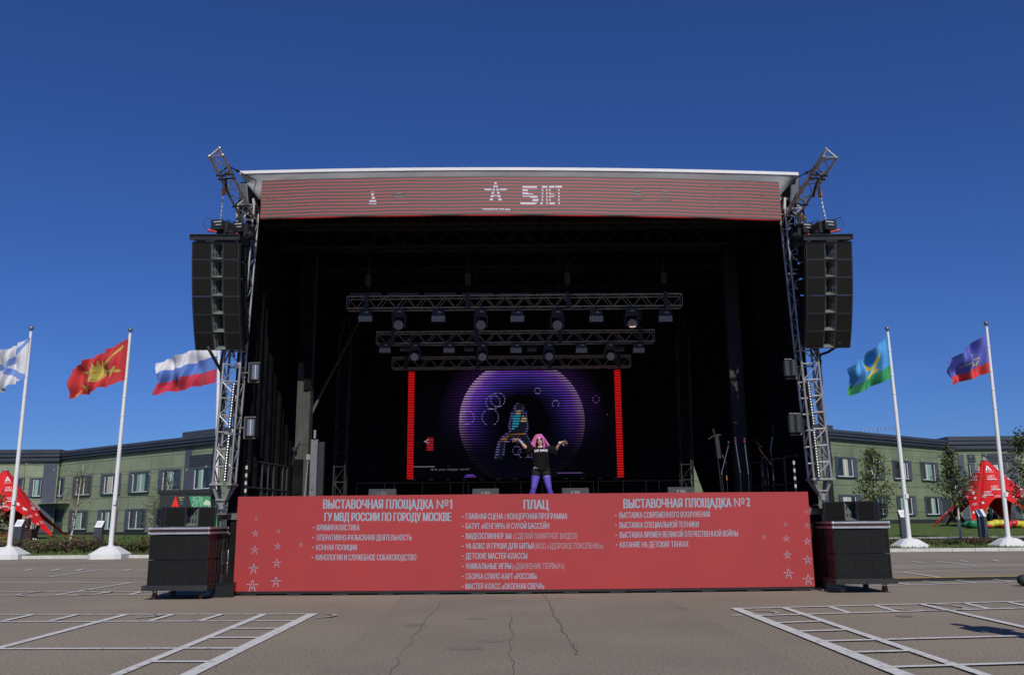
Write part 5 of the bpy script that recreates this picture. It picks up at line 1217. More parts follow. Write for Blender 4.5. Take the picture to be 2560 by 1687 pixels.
def moving(u, v, Y, r, lab, zt, lm, glint=False):
    c = P(u, v, Y=Y); t = thing('moving_head_light', tuple(c), lab, 'stage light', 'round moving head lights on the trusses')
    ax = Vector((0, -.93, -.37)); mb = MB(); mb.tube(c-ax*.02, c-ax*.30, r*1.12, 18, r*.85); mb.build('head', LBODY, t)
    mb = MB(); mb.disc(c-ax*.018, ax, r*1.02, 24); mb.build('lens', lm, t, fixn=False)
    if lm is LENSW:
        mb = MB()
        for k, n_ in ((.0, 1), (.42, 6), (.78, 12)):
            for i in range(n_):
                q = Matrix.Rotation(0, 3, 'X') @ Vector((math.cos(6.283*i/n_)*r*k, 0, math.sin(6.283*i/n_)*r*k)); mb.disc(c-ax*.012+Vector((q.x, q.z*-.37, q.z*.93)), ax, r*.13, 8)
        mb.build('lens_grid', DOT, t, fixn=False)
    mb = MB()
    for s in (-1, 1): mb.box(c+Vector((s*r*1.3, .16, r*.9)), (.04, .12, r*2.6))
    mb.box(c+Vector((0, .16, r*2.25)), (r*2.7, .16, .06)); mb.box(c+Vector((0, .16, r*2.25+.10)), (r*2.4, .2, .14)); mb.tube(c+Vector((0, .16, r*2.25+.1)), Vector((c.x, c.y+.16, zt)), .03, 6); mb.build('yoke', LBODY, t)
    mb = MB(); mb.box(c+Vector((.02, .055, r*2.25+.10)), (.08, .006, .018)); mb.build('type_plate', STW, t)
    if glint:
        mb = MB(); mb.path([c+ax*.006+Vector((-r*.6, r*.21, -r*.50)), c+ax*.006+Vector((0, r*.2, -r*.54)), c+ax*.006+Vector((r*.7, r*.2, -r*.47))], .009, 5); mb.build('bright_rim', mat('warm_glow', (.8, .6, .4), .4, emit=(1., .75, .5)), t)
for u, v, n_, g_ in ((996, 813, 'first from the left', 0), (1202, 813, 'second from the left', 0), (1394, 813.5, 'third from the left', 0), (1581, 810, 'first from the right, its lower rim glowing', 1)):
    moving(u, v, 21.1, .115, f'large round moving head under the longest truss, {n_}', r1a.z-.1, LENSG, g_)
for u, v, n_ in ((1036, 892.5, 'first from the left'), (1206, 892.5, 'second from the left'), (1373, 891.5, 'third from the left'), (1527, 891, 'first from the right')):
    moving(u, v, 22.3, .099, f'pale round moving head under the middle truss, {n_}', r2a.z-.1, LENSW)
for u, n_ in ((1011, 'first from the left'), (1173, 'second from the left'), (1330, 'second from the right'), (1549, 'first from the right')):
    c = P(u, 875, Y=22.6); t = thing('tube_lamp', tuple(c), f'grey tube shaped lamp under the middle truss, {n_}', 'stage light', 'tube lamps on the middle truss')
    mb = MB(); mb.tube(c-Vector((.12, 0, 0)), c+Vector((.12, 0, 0)), .045, 12); mb.build('tube', mat('grey_lamp_tube', (.09, .088, .08), .45, .2), t); mb = MB(); mb.tube(c, (c.x, c.y, r2a.z-.15), .015, 6); mb.box(c+Vector((0, .06, .05)), (.26, .05, .08)); mb.build('bracket', LBODY, t)
DOTD = mat('dim_led_dot', (.11, .11, .095), .4, .2)
for i in range(9):
    u = 914+i*(1660-914)/8; c = P(u, 735, Y=21.5); t = thing('led_batten', tuple(c), f'row of small LEDs on top of the longest truss, number {i+1} counted from the left', 'light bar', 'LED battens on top of the longest truss')
    mb = MB(); mb.box(c+Vector((0, .04, 0)), (.8, .07, .07)); mb.build('housing', LBODY, t); mb = MB()
    for k in range(18): mb.disc(c+Vector((-.38+.76*k/17, .002, 0)), (0, -1, 0), .017, 6)
    mb.build('lens_row', DOTD, t, fixn=False)
# lattice towers at the back corners
TDARK = mat('dark_lattice', (.04, .043, .042), .5, .4, var=.2); TDARK2 = mat('darker_lattice', (.022, .022, .02), .6, .3, var=.2)
for (ub, ut, lab, m) in ((848, 865, 'dark lattice tower at the back left of the stage', TDARK), (1716, 1704, 'dark lattice tower at the back right of the stage', TDARK2)):
    a = P(ub, 1236, Y=24.4); b = P(ut, 838, Y=24.4); a.z = DECK; t = thing('lattice_tower', tuple(a), lab, 'tower', 'lattice towers at the back of the stage')
    mb = MB(); truss(mb, a, b, .30, .30, 12, .022, .012, up=Vector((0, 1, 0)), faces='bbdd', n=7)
    for sx in (-.15, .15): mb.tube(b+Vector((sx, 0, 0)), b+Vector((0, 0, .55)), .02, 6)
    mb.build('mast', m, t); mb = MB(); mb.box(a+Vector((0, 0, .03)), (.6, .6, .05)); mb.build('base', DSTEEL, t)
    mb = MB(); mb.path([a.lerp(b, k/12)+Vector((.16, -.2, 0)) for k in range(13)], .02, 6); mb.build('cable_run', TDARK, t)
# winch post, struts, left
q = P(786, 1240, Y=21.0); t = thing('winch_post', (q.x, 21.0, DECK), 'tall grey steel winch post on the left of the stage', 'winch post')
tp = P(778, 1098, Y=21.0).z; mb = MB(); mb.bb((q.x-.13, 21.0, DECK), (q.x+.03, 21.12, tp)); mb.bb((q.x-.10, 20.985, DECK+.5), (q.x-.04, 20.999, DECK+.85)); mb.build('plate', mat('grey_blue_steel', (.16, .165, .17), .5, .2, var=.2, scale=5), t)
mb = MB(); mb.bb((q.x+.032, 20.99, DECK), (q.x+.05, 21.14, tp)); mb.bb((q.x+.055, 21.0, DECK), (q.x+.19, 21.15, tp-.06)); mb.build('side_channel', DSTEEL, t)
mb = MB(); mb.box((q.x-.17, 20.96, tp-.42), (.08, .08, .13)); mb.tube((q.x-.04, 20.98, tp+.02), (q.x-.04, 20.98, tp+.22), .03, 8); mb.path([(q.x-.17, 20.95, tp-.45), (q.x-.19, 20.95, tp-.9), (q.x-.22, 20.9, DECK+.2)], .012, 5); mb.build('winch', STEEL, t)
a = P(737, 1122, Y=21.9); b = P(806, 977, Y=22.6); c = P(850, 895, Y=23.1); t = thing('diagonal_strut', tuple(a), 'thin diagonal strut from the left column up into the stage roof', 'strut'); mb = MB(); mb.tube(a, b, .035, 8); mb.tube(b, P(900, 800, Y=23.6), .028, 8); mb.build('tube', mat('strut_grey', (.10, .10, .095), .5, .4), t); mb = MB(); mb.box(a, (.1, .06, .1)); mb.tube(a, a-Vector((.05, 0, .4)), .02, 6); mb.build('bracket', DSTEEL, t)
# monitors on the deck
MONM = mat('monitor_grey_paint', (.060, .064, .068), .9, 0, var=.15, scale=9, spec=.08)
for (u0, u1, v, n_) in ((922, 990, 1222, 'farthest left'), (1181, 1247, 1221, 'second from the left'), (1405, 1472, 1219.5, 'just right of the dancer'), (1669, 1735, 1217, 'farthest right')):
    a = P(u0, v, Y=19.75); b = P(u1, v, Y=19.75); W = b.x-a.x; h = a.z-DECK; t = thing('monitor_speaker', ((a.x+b.x)/2, 19.75, DECK), f'grey wedge monitor speaker on the stage edge, {n_}', 'monitor', 'wedge monitors on the stage edge')
    cx = (a.x+b.x)/2; mb = MB(); mb.add([(cx-W/2-.015, 19.62, DECK), (cx+W/2+.015, 19.62, DECK), (cx+W/2, 19.75, a.z), (cx-W/2, 19.75, a.z), (cx-W/2-.015, 20.25, DECK), (cx+W/2+.015, 20.25, DECK), (cx+W/2, 19.85, a.z), (cx-W/2, 19.85, a.z)], [(0, 1, 2, 3), (1, 5, 6, 2), (5, 4, 7, 6), (4, 0, 3, 7), (3, 2, 6, 7), (0, 4, 5, 1)]); bevel(mb.build('cabinet', MONM, t), .012)
    n0 = Vector((0, -.9, .2)); zc_ = a.z-.115; yc_ = 19.75-.13*(.115/h)-.006
    mb = MB(); pts = [(cx-.10, zc_-.055), (cx+.07, zc_-.055), (cx+.10, zc_-.03), (cx+.10, zc_+.03), (cx+.07, zc_+.055), (cx-.10, zc_+.055)]
    mb.add([(x, yc_+(z-zc_)*.13/h, z) for x, z in pts], [list(range(6))]); mb.build('handle_recess', BLACK, t)
    mb = MB(); mb.box((cx-.045, yc_-.006, zc_), (.022, .01, .10)); mb.build('handle', MONM, t)
# microphone stands on the right
CHR = mat('chrome_tube', (.45, .45, .46), .3, .85); REDR = mat('red_ring', (.5, .03, .08), .4); MESHB = mat('mic_mesh', (.05, .05, .05), .5, .5)
def mic(pole, boom, head, Y, lab, ring=None, mark=None):
    pts = [P(u, v, Y=Y) for u, v in pole]; base = pts[-1].copy(); base.z = DECK; t = thing('microphone_stand', tuple(base), lab, 'microphone stand', 'microphone stands at the right of the stage')
    mb = MB(); mb.tube(base, pts[0], .013, 6)
    for k in range(3): mb.tube(base+Vector((0, 0, .12)), base+Vector((.28*math.cos(k*2.1+.5), .28*math.sin(k*2.1+.5), .02)), .01, 6)
    mb.build('pole', DSTEEL, t)
    if boom:
        q = [P(u, v, Y=Y-.05) for u, v in boom]; mb = MB(); mb.path(q, .012, 6); mb.sph(pts[0], .022, 8, 5); mb.build('boom', CHR, t)
    if head:
        h = P(*head, Y=Y-.06); d = (h-P(*boom[-1], Y=Y-.05)) if boom else Vector((0, 0, 1)); d.normalize()
        mb = MB(); mb.tube(h-d*.12, h, .014, 8, .02); mb.sph(h+d*.02, .032, 10, 6); m_ = mb.build('microphone', MESHB, t)
        if ring: mb = MB(); mb.tube(h-d*.05, h-d*.01, .024, 8); mb.build('ring', REDR, m_)
    if mark: q = P(*mark, Y=Y-.02); mb = MB(); mb.tube(q-Vector((0, 0, .04)), q+Vector((0, 0, .07)), .016, 8); mb.build('band', ORANGE, t)
def z7(x, y): return (1700+x/4.356, 900+y/4.356)
mic([z7(456, 1240), z7(485, 1450)], [z7(450, 1240), z7(528, 928)], z7(527, 905), 21.0, 'microphone stand with boom leaning right, leftmost of the row')
mic([z7(655, 1222), z7(664, 1450)], [z7(655, 1222), z7(604, 882)], z7(601, 862), 20.6, 'microphone stand with steep boom and a pink ring, third from the left', True)
mic([z7(745, 1235), z7(752, 1450)], [z7(745, 1235), z7(705, 905)], z7(700, 868), 20.6, 'microphone stand with steep boom and a red ring, fourth from the left', True)
mic([z7(888, 1000), z7(922, 1450)], [z7(1000, 1145), z7(850, 940)], None, 20.8, 'microphone stand with long boom falling to the right, orange band on its pole', None, z7(900, 1250))
mic([z7(910, 1060), z7(938, 1450)], [z7(896, 950), z7(826, 884)], z7(818, 874), 21.1, 'microphone stand holding a short boom with microphone tilted left', None)
mic([z7(1003, 1145), z7(1030, 1450)], [z7(1003, 1145), z7(988, 965), z7(1010, 830)], z7(1010, 740), 21.2, 'tall bent microphone stand, rightmost of the row')
mic([z7(498, 1110), z7(522, 1450)], [z7(498, 1110), z7(462, 1030)], None, 21.2, 'thin stand with orange band and no microphone, second from the left', None, z7(510, 1285))
# lamp fixture hanging by the right column
c = P(1798, 1110, Y=21.7); t = thing('hanging_fixture', tuple(c), 'grey metal winch fixture on the right column of the stage', 'fixture'); mb = MB(); mb.tube(c+Vector((-.02, 0, -.35)), c+Vector((-.06, 0, .2)), .06, 10); mb.build('drum', FINM, t); mb = MB(); mb.path([c+Vector((-.25, 0, .12)), c+Vector((-.1, 0, .22)), c+Vector((.05, 0, .22))], .02, 6); mb.tube(c+Vector((-.1, 0, .2)), c+Vector((-.13, 0, .38)), .03, 8); mb.tube(c+Vector((-.09, 0, .2)), c+Vector((0, 0, -1.2)), .018, 6); mb.build('bracket', DSTEEL, t)

# ================================================================== PEOPLE
SKIN = mat('skin', (.66, .42, .31), .5, 0, var=.06, scale=20); TEE = mat('black_cotton', (.0085, .008, .008), .95, 0, spec=.1, var=.3, scale=14, bump=.2); PURP = mat('purple_tights', (.105, .065, .46), .6, 0, var=.08, scale=10, sheen=.1); SHORT = mat('black_shorts', (.006, .006, .010), .8)
PINK = mat('pink_hair', (.62, .06, .26), .5, 0, var=.3, scale=30, col2=(.72, .22, .48)); PINKD = mat('dark_hair_roots', (.03, .012, .03), .5); LILAC = mat('lilac_hair', (.46, .12, .42), .5, 0, var=.25, scale=30)
WHITE = mat('white_print', (.75, .75, .75), .6)
def hand(mb, wrist, d, palm_n, spread=.22, curl=.15, s=1.0):
    d = Vector(d).normalized(); n_ = Vector(palm_n); n_ = (n_-d*n_.dot(d)).normalized(); sd = d.cross(n_).normalized()
    pc = wrist+d*.055*s; mb.caps(wrist, wrist+d*.02*s, .024*s, .026*s, 10)
    for k in (-1.5, -.5, .5, 1.5): mb.caps(wrist+d*.015*s+sd*k*.012*s, wrist+d*.095*s+sd*k*.019*s, .017*s, .0125*s, 8)
    for k, L in ((-1.5, .058), (-.5, .074), (.5, .080), (1.5, .072)):
        a = wrist+d*.095*s+sd*k*.020*s; dd = (d+sd*k*spread*.55+n_*curl).normalized(); b = a+dd*L*.5*s; dd2 = (dd+n_*curl).normalized(); e = b+dd2*L*.5*s
        mb.caps(a, b, .0105*s, .0098*s, 8); mb.caps(b, e, .0098*s, .0085*s, 8)
    a = wrist+d*.03*s+sd*.026*s; b = a+(d*.6+sd*.85+n_*.2).normalized()*.042*s; e = b+(d*.85+sd*.5+n_*.25).normalized()*.034*s
    mb.caps(a, b, .015*s, .012*s, 8); mb.caps(b, e, .012*s, .0095*s, 8)
def person_dancer():
    base = P(1354, 1273, Y=19.85); base.z = DECK+.01
    t = thing('person', tuple(base), 'person dancing on the stage with pink hair, black t-shirt and purple tights', 'person')
    V = Vector; mb = MB()
    # head and neck
    hc = V((-.03, -.03, 1.51)); tilt = Matrix.Rotation(R(-8), 3, 'Y') @ Matrix.Rotation(R(8), 3, 'X')
    mb.sph(hc, .1, 16, 12, (.78, .95, 1.12), tilt); mb.sph(hc+tilt @ V((0, -.018, -.062)), .07, 14, 10, (.82, .9, .95), tilt); mb.sph(hc+tilt @ V((0, -.05, -.095)), .032, 10, 8, (1., .8, .8))
    mb.caps(hc+tilt @ V((0, -.088, .01)), hc+tilt @ V((0, -.108, -.028)), .011, .017, 8)            # nose
    mb.caps(hc+tilt @ V((-.018, -.086, -.062)), hc+tilt @ V((.018, -.086, -.062)), .009, .009, 8)     # lips
    for s in (-1, 1): mb.sph(hc+tilt @ V((s*.078, .005, -.012)), .024, 8, 6, (.4, .8, 1.2))
    mb.caps(hc+V((.01, .02, -.08)), V((0, .015, 1.34)), .05, .056, 12)
    # trunk
    mb.caps(V((0, .01, 1.26)), V((0, .0, 1.0)), .125, .115, 14); mb.caps(V((0, 0, 1.0)), V((0, .02, .90)), .112, .115, 14)
    for s in (-1, 1): mb.caps(V((s*.03, .01, 1.31)), V((s*.165, .01, 1.315)), .06, .055, 12); mb.caps(V((s*.06, .01, .88)), V((s*.095, .01, .80)), .10, .092, 12)
    # arms: viewer's left one raised and stretched, right one bent up at the elbow
    sh, el, wr = V((-.17, .0, 1.315)), V((-.35, -.13, 1.34)), V((-.475, -.23, 1.475))
    mb.caps(sh, el, .052, .042); mb.caps(el, wr, .041, .026); hand(mb, wr, (-.85, -.25, .08), (.1, -.6, -.6), spread=.55, curl=.12)
    sh, el, wr = V((.17, .0, 1.315)), V((.345, -.06, 1.29)), V((.425, -.20, 1.425))
    mb.caps(sh, el, .052, .042); mb.caps(el, wr, .041, .026); hand(mb, wr, (.88, -.3, .05), (-.1, -.6, -.6), spread=.6, curl=.12)
    # legs
    for (hp, kn, an, fo) in ((V((-.10, 0, .79)), V((-.165, -.05, .455)), V((-.265, .02, .09)), V((-.33, -.12, .035))), (V((.10, 0, .79)), V((.165, -.05, .455)), V((.265, .02, .09)), V((.34, -.12, .035)))):
        mb.caps(hp, kn, .092, .058, 14); mb.caps(kn, kn.lerp(an, .35)+V((0, .015, 0)), .056, .055, 12); mb.caps(kn.lerp(an, .35)+V((0, .015, 0)), an, .055, .036, 12); mb.caps(an, fo, .04, .034, 10)
    body = remesh(mb.build('body', SKIN, t, local=True), .008, 3)
    # tights
    mb = MB(); g = .006
    for (hp, kn, an) in ((V((-.112, -.01, .735)), V((-.165, -.05, .455)), V((-.265, .02, .09))), (V((.112, -.01, .735)), V((.165, -.05, .455)), V((.265, .02, .09)))):
        mb.caps(hp, kn, .098, .064, 14); mb.caps(kn, kn.lerp(an, .35)+V((0, .015, 0)), .062, .061, 12); mb.caps(kn.lerp(an, .35)+V((0, .015, 0)), an, .061, .043, 12)
    remesh(mb.build('tights', PURP, t, local=True), .008, 3)
    mb = MB()
    for s in (-1, 1): mb.caps(V((s*.085, .0, .84)), V((s*.110, -.01, .755)), .125, .108, 14)
    mb.caps(V((-.06, 0, .87)), V((.06, 0, .87)), .135, .135, 12); remesh(mb.build('shorts', SHORT, t, local=True), .008, 2)
    for s in (-1, 1):
        mb = MB(); a = V((s*.265, .03, .06)); f = V((s*.345, -.14, .035)); mb.caps(a, f, .05, .042, 12); mb.caps(a, a+V((0, 0, .05)), .05, .045, 12); o = remesh(mb.build('shoe', mat('white_shoe', (.6, .6, .6), .6), t, local=True), .008, 2)
    # loose t-shirt with wide short sleeves
    mb = MB()
    ring = [(1.345, .10, .07, 0), (1.325, .175, .10, 0), (1.28, .20, .125, -.005), (1.20, .195, .145, -.02), (1.10, .186, .14, -.015), (1.0, .186, .14, -.01), (.92, .190, .148, -.005), (.83, .194, .152, 0)]
    n_ = 36; vs = []
    for (z, a, b, yo) in ring:
        for i in range(n_):
            th = 6.283*i/n_; f = 1+.03*math.sin(3*th+z*16)*(1.36-z)+.02*math.sin(7*th+z*9)*(1.36-z)*2
            vs.append(V((.0+a*f*math.cos(th)*abs(math.cos(th))**-.15 if abs(math.cos(th)) > .05 else 0, yo+b*f*math.sin(th), z+.012*math.sin(2*th+1)*(z < .9))))
    fs_ = [(j*n_+i, (j+1)*n_+i, (j+1)*n_+(i+1) % n_, j*n_+(i+1) % n_) for j in range(len(ring)-1) for i in range(n_)]
    mb.add(vs, fs_+[list(range(n_)), [(len(ring)-1)*n_+i for i in range(n_)][::-1]])
    for (sh, el, wd) in ((V((-.10, .0, 1.305)), V((-.335, -.115, 1.32)), .105), (V((.10, .0, 1.305)), V((.355, -.07, 1.265)), .095)):
        d = (el-sh).normalized(); q = d.to_track_quat('Z', 'Y'); vs = []; m_ = 20; sts = ((0, .085), (.35, .092), (.7, .10), (1, wd))
        for k, r_ in sts:
            for i in range(m_):
                th = 6.283*i/m_; e = q @ V((math.cos(th), math.sin(th), 0)); dz = -.045*k if e.z < 0 else 0
                vs.append(sh.lerp(el, k)+e*r_*(1+.05*math.sin(3*th+k*5))+V((0, 0, dz*abs(e.z))))
        mb.add(vs, [(j*m_+i, (j+1)*m_+i, (j+1)*m_+(i+1) % m_, j*m_+(i+1) % m_) for j in range(3) for i in range(m_)]+[list(range(m_))[::-1], [3*m_+i for i in range(m_)]])
    tee = remesh(mb.build('t_shirt', TEE, t, local=True), .010, 2)
    # prints: drawn on a copy of the front of the shirt's shape, 3 mm proud
    from mathutils.bvhtree import BVHTree
    def stick(bvh, pts2):
        out = []
        for x, z in pts2:
            h = bvh.ray_cast(V((x, -1, z)), V((0, 1, 0))); out.append(V((x, (h[0].y if h[0] else -.15)-.004, z)))
        return out
    bvh = BVHTree.FromObject(tee, bpy.context.evaluated_depsgraph_get()) if False else BVHTree.FromPolygons([v.co for v in tee.data.vertices], [list(p.vertices) for p in tee.data.polygons])
    mb = MB(); vs, fs2 = text2d('JUST DANCE', .03); xa = min(v[0] for v in vs); xb = max(v[0] for v in vs); lo, hi = cap_h(.03)
    mb.add(stick(bvh, [(-.148+(x-xa)/(xb-xa)*.30, 1.236+(y-lo)/(hi-lo)*.052+.006*(x-xa)/(xb-xa)) for x, y in vs]), fs2); mb.build('shirt_print', WHITE, t, local=True, fixn=False)
    mb = MB(); mb.add(stick(bvh, [(-.165, .862), (-.08, .874), (-.085, .888), (-.16, .878)]), [(0, 1, 2, 3)]); mb.add(stick(bvh, [(-.15, .884), (-.12, .888), (-.125, .902), (-.148, .90)]), [(0, 1, 2, 3)]); mb.build('shirt_badge', WHITE, t, local=True, fixn=False)
    tg = [c for c in t.children if c.name.startswith('tights')][0]; bv2 = BVHTree.FromPolygons([v.co for v in tg.data.vertices], [list(p.vertices) for p in tg.data.polygons])
    mb = MB()
    for pl_ in ([(.09, .715), (.15, .700), (.185, .712), (.15, .706), (.13, .708)], [(.088, .666), (.11, .683), (.19, .700), (.14, .695), (.115, .688)], [(.12, .690), (.15, .672), (.13, .686)], [(.09, .7), (.115, .688), (.13, .694), (.1, .707)]): mb.add(stick(bv2, pl_), [list(range(len(pl_)))])
    mb.build('leg_print', WHITE, t, local=True, fixn=False)
    # hair: a cap and many hanging locks
    mb = MB(); mb.sph(hc+tilt @ V((0, .018, .018)), .112, 16, 10, (.92, .95, 1.02), tilt); cap = mb.build('hair', [PINK, PINKD, LILAC], t, local=True)
    mb = MB(); r_ = random.Random(11)
    for i in range(260):
        a = r_.uniform(-2.75, 2.75); th = math.pi/2+a                     # gap in front of the face, facing -y
        if abs(abs(a)-0) > 2.55 and r_.random() < .6: continue
        p0 = hc+tilt @ V((math.cos(th)*.06, math.sin(th)*.075, .115+r_.uniform(-.02, .01)))
        out = V((math.cos(th), math.sin(th), 0)); sx = 1 if out.x > 0 else -1
        w0 = r_.uniform(.8, 1.15); L = r_.uniform(.15, .32) + (.03 if sx < 0 else -.02)
        p1 = hc+out*.118*w0+V((0, 0, .03)); p2 = hc+out*(.155*w0)+V((.012*sx, 0, -.07)); p3 = hc+out*(.19*w0)+V((r_.uniform(-.04, .06)+(.035 if sx > 0 else -.03), r_.uniform(-.02, .02), -L))
        if abs(a) > 2.0: p1 = hc+out*.108+V((.02*sx, 0, .03)); p2 = hc+V((sx*.10, -.075, -.06)); p3 = hc+V((sx*r_.uniform(.08, .14), -.07, -L*.95))
        mb.mi = 2 if (sx > 0 and r_.random() < .4) else (1 if r_.random() < (.35 if abs(out.x) < .4 else .06) else 0)
        pts = []
        for k in range(7):
            u = k/6; q = p0*(1-u)**3+p1*3*u*(1-u)**2+p2*3*u*u*(1-u)+p3*u**3; pts.append(q)
        b0 = len(mb.f); mb.path(pts, [.008, .010, .011, .010, .008, .006, .002], 5)
    # flying locks over the left shoulder
    for i in range(8):
        z = r_.uniform(-.03, .03); mb.mi = 0; mb.path([hc+V((-.10, -.06, -.05)), hc+V((-.13, -.08, -.12+z)), hc+V((-.19, -.08, -.19+z)), hc+V((-.235-.01*i, -.08, -.215+z*.6))], [.012, .012, .009, .003], 5)
    mb.build('hair_locks', [PINK, PINKD, LILAC], t, local=True, smooth=True)
    # dark glasses, bracelet, wrist strap
    mb = MB()
    for s in (-1, 1): mb.sph(hc+tilt @ V((s*.032, -.088, .012)), .027, 12, 8, (1, .35, .75), tilt)
    mb.tube(hc+tilt @ V((-.02, -.098, .015)), hc+tilt @ V((.02, -.098, .015)), .005, 6)
    mb.build('glasses', mat('dark_glasses', (.01, .008, .01), .15), t, local=True)
    mb = MB(); w_ = V((-.465, -.222, 1.463)); mb.tube(w_, w_+V((.03, .022, -.028)), .031, 14); mb.build('wristband', mat('pale_blue_band', (.3, .45, .7), .6), t, local=True)
    mb = MB(); w_ = V((.42, -.19, 1.415)); mb.tube(w_, w_+V((.008, -.014, .018)), .032, 14); mb.build('bracelet', WHITE, t, local=True)
    mb = MB(); mb.caps(V((-.50, -.26, 1.46)), V((-.525, -.262, 1.40)), .026, .018, 10); mb.build('glove_strap', BLACK, t, local=True)
    return t
person_dancer()
def bystander(loc, rz, label, coat, trousers, nm='person'):
    t = thing('person', loc, label, 'person', rz=rz); V = Vector; mb = MB(); hc = V((0, -.02, 1.64))
    mb.sph(hc, .1, 14, 10, (.78, .95, 1.15)); mb.sph(hc+V((0, -.02, -.07)), .068, 12, 8); mb.caps(hc+V((0, -.09, .0)), hc+V((0, -.108, -.03)), .01, .015, 8)
    for s in (-1, 1): mb.sph(hc+V((s*.08, .0, -.01)), .024, 8, 6, (.4, .8, 1.2))
    mb.caps(hc+V((0, .02, -.08)), V((0, .02, 1.45)), .055, .06); mb.caps(V((0, 0, 1.35)), V((0, 0, .95)), .13, .13)
    for s in (-1, 1):
        sh, el, wr = V((s*.19, 0, 1.40)), V((s*.25, .02, 1.12)), V((s*.2, -.14, .95))
        mb.caps(sh, el, .055, .045); mb.caps(el, wr, .044, .03); hand(mb, wr, (-s*.2, -.6, -.6), (-s, 0, 0)); mb.caps(V((s*.10, 0, .92)), V((s*.11, -.02, .50)), .09, .06); mb.caps(V((s*.11, -.02, .5)), V((s*.12, .02, .08)), .06, .04); mb.caps(V((s*.12, .03, .05)), V((s*.14, -.15, .04)), .045, .04)
    remesh(mb.build('body', SKIN, t, local=True), .012, 2)
    mb = MB(); mb.caps(V((0, 0, 1.34)), V((0, 0, .92)), .155, .165)
    for s in (-1, 1): mb.caps(V((s*.08, 0, 1.40)), V((s*.19, 0, 1.40)), .075, .07); mb.caps(V((s*.19, 0, 1.40)), V((s*.25, .02, 1.12)), .07, .058); mb.caps(V((s*.25, .02, 1.12)), V((s*.205, -.12, .97)), .057, .045)
    remesh(mb.build('jacket', coat, t, local=True), .012, 2)
    mb = MB()
    for s in (-1, 1): mb.caps(V((s*.09, 0, .95)), V((s*.11, -.02, .50)), .10, .073); mb.caps(V((s*.11, -.02, .5)), V((s*.12, .02, .10)), .072, .058)
    remesh(mb.build('trousers', trousers, t, local=True), .012, 2)
    mb = MB(); mb.sph(hc+V((0, .015, .03)), .108, 14, 10, (.85, 1, 1.02)); mb.build('hair', mat('brown_hair', (.05, .03, .02), .6), t, local=True)
    mb = MB()
    for s in (-1, 1): mb.caps(V((s*.12, .04, .06)), V((s*.145, -.17, .045)), .055, .045)
    mb.build('shoe', BLACK, t, local=True)
    return t
DKC = mat('dark_blue_jacket', (.02, .024, .04), .8, var=.2); DKT = mat('dark_trousers', (.018, .018, .02), .8, var=.2)
sp_ = P(2320, 1560, Z=0); k_ = 1.74/math.tan(SUN_EL)
bystander((sp_.x+math.sin(SUN_AZ)*k_+.38, sp_.y-math.cos(SUN_AZ)*k_, 0), R(200), 'person beyond the right picture edge throwing the long shadow on the asphalt', DKC, DKT)
q = P(2572, 1465, Z=0); t = thing('tripod_bag', (q.x+.25, q.y, 0), 'dark bag lying on the asphalt at the right picture edge', 'bag'); mb = MB(); mb.caps((q.x-.12, q.y, .13), (q.x+.7, q.y+.1, .13), .11, .13, 12); mb.caps((q.x-.06, q.y-.02, .06), (q.x+.05, q.y-.05, .05), .06, .05, 10); remesh(mb.build('body', mat('dark_teal_bag', (.012, .016, .018), .7, var=.3), t), .02, 2)
mb = MB(); mb.path([(q.x+.05, q.y, .20), (q.x+.2, q.y, .34), (q.x+.35, q.y, .25)], .015, 6); mb.build('handle', BLACK, t)
# cable ramp with yellow top
a = P(2215, 1452, Z=0); b = P(2552, 1446, Z=0); t = thing('cable_ramp', tuple(a), 'long black cable ramp with yellow lid on the asphalt right of the stage', 'cable ramp')
d = (b-a); L = d.length; d.normalize(); n_ = Vector((-d.y, d.x, 0)); mb = MB(); w_ = .25
mb.add([a-n_*w_, a+n_*w_, a+n_*.07+Vector((0, 0, .06)), a-n_*.07+Vector((0, 0, .06)), b-n_*w_, b+n_*w_, b+n_*.07+Vector((0, 0, .06)), b-n_*.07+Vector((0, 0, .06))], [(0, 1, 2, 3), (4, 7, 6, 5), (0, 3, 7, 4), (1, 5, 6, 2), (3, 2, 6, 7), (0, 4, 5, 1)]); mb.build('body', mat('black_rubber', (.02, .02, .02), .8), t)
mb = MB(); k = int(L/.9)
for i in range(k): p = a+d*(L*i/k+.02); q = a+d*(L*(i+1)/k-.02); mb.add([p-n_*.1+Vector((0, 0, .064)), q-n_*.1+Vector((0, 0, .064)), q+n_*.1+Vector((0, 0, .064)), p+n_*.1+Vector((0, 0, .064))], [(0, 1, 2, 3)])
mb.build('lid', mat('yellow_lid', (.55, .38, .05), .6, var=.15), t, fixn=False)

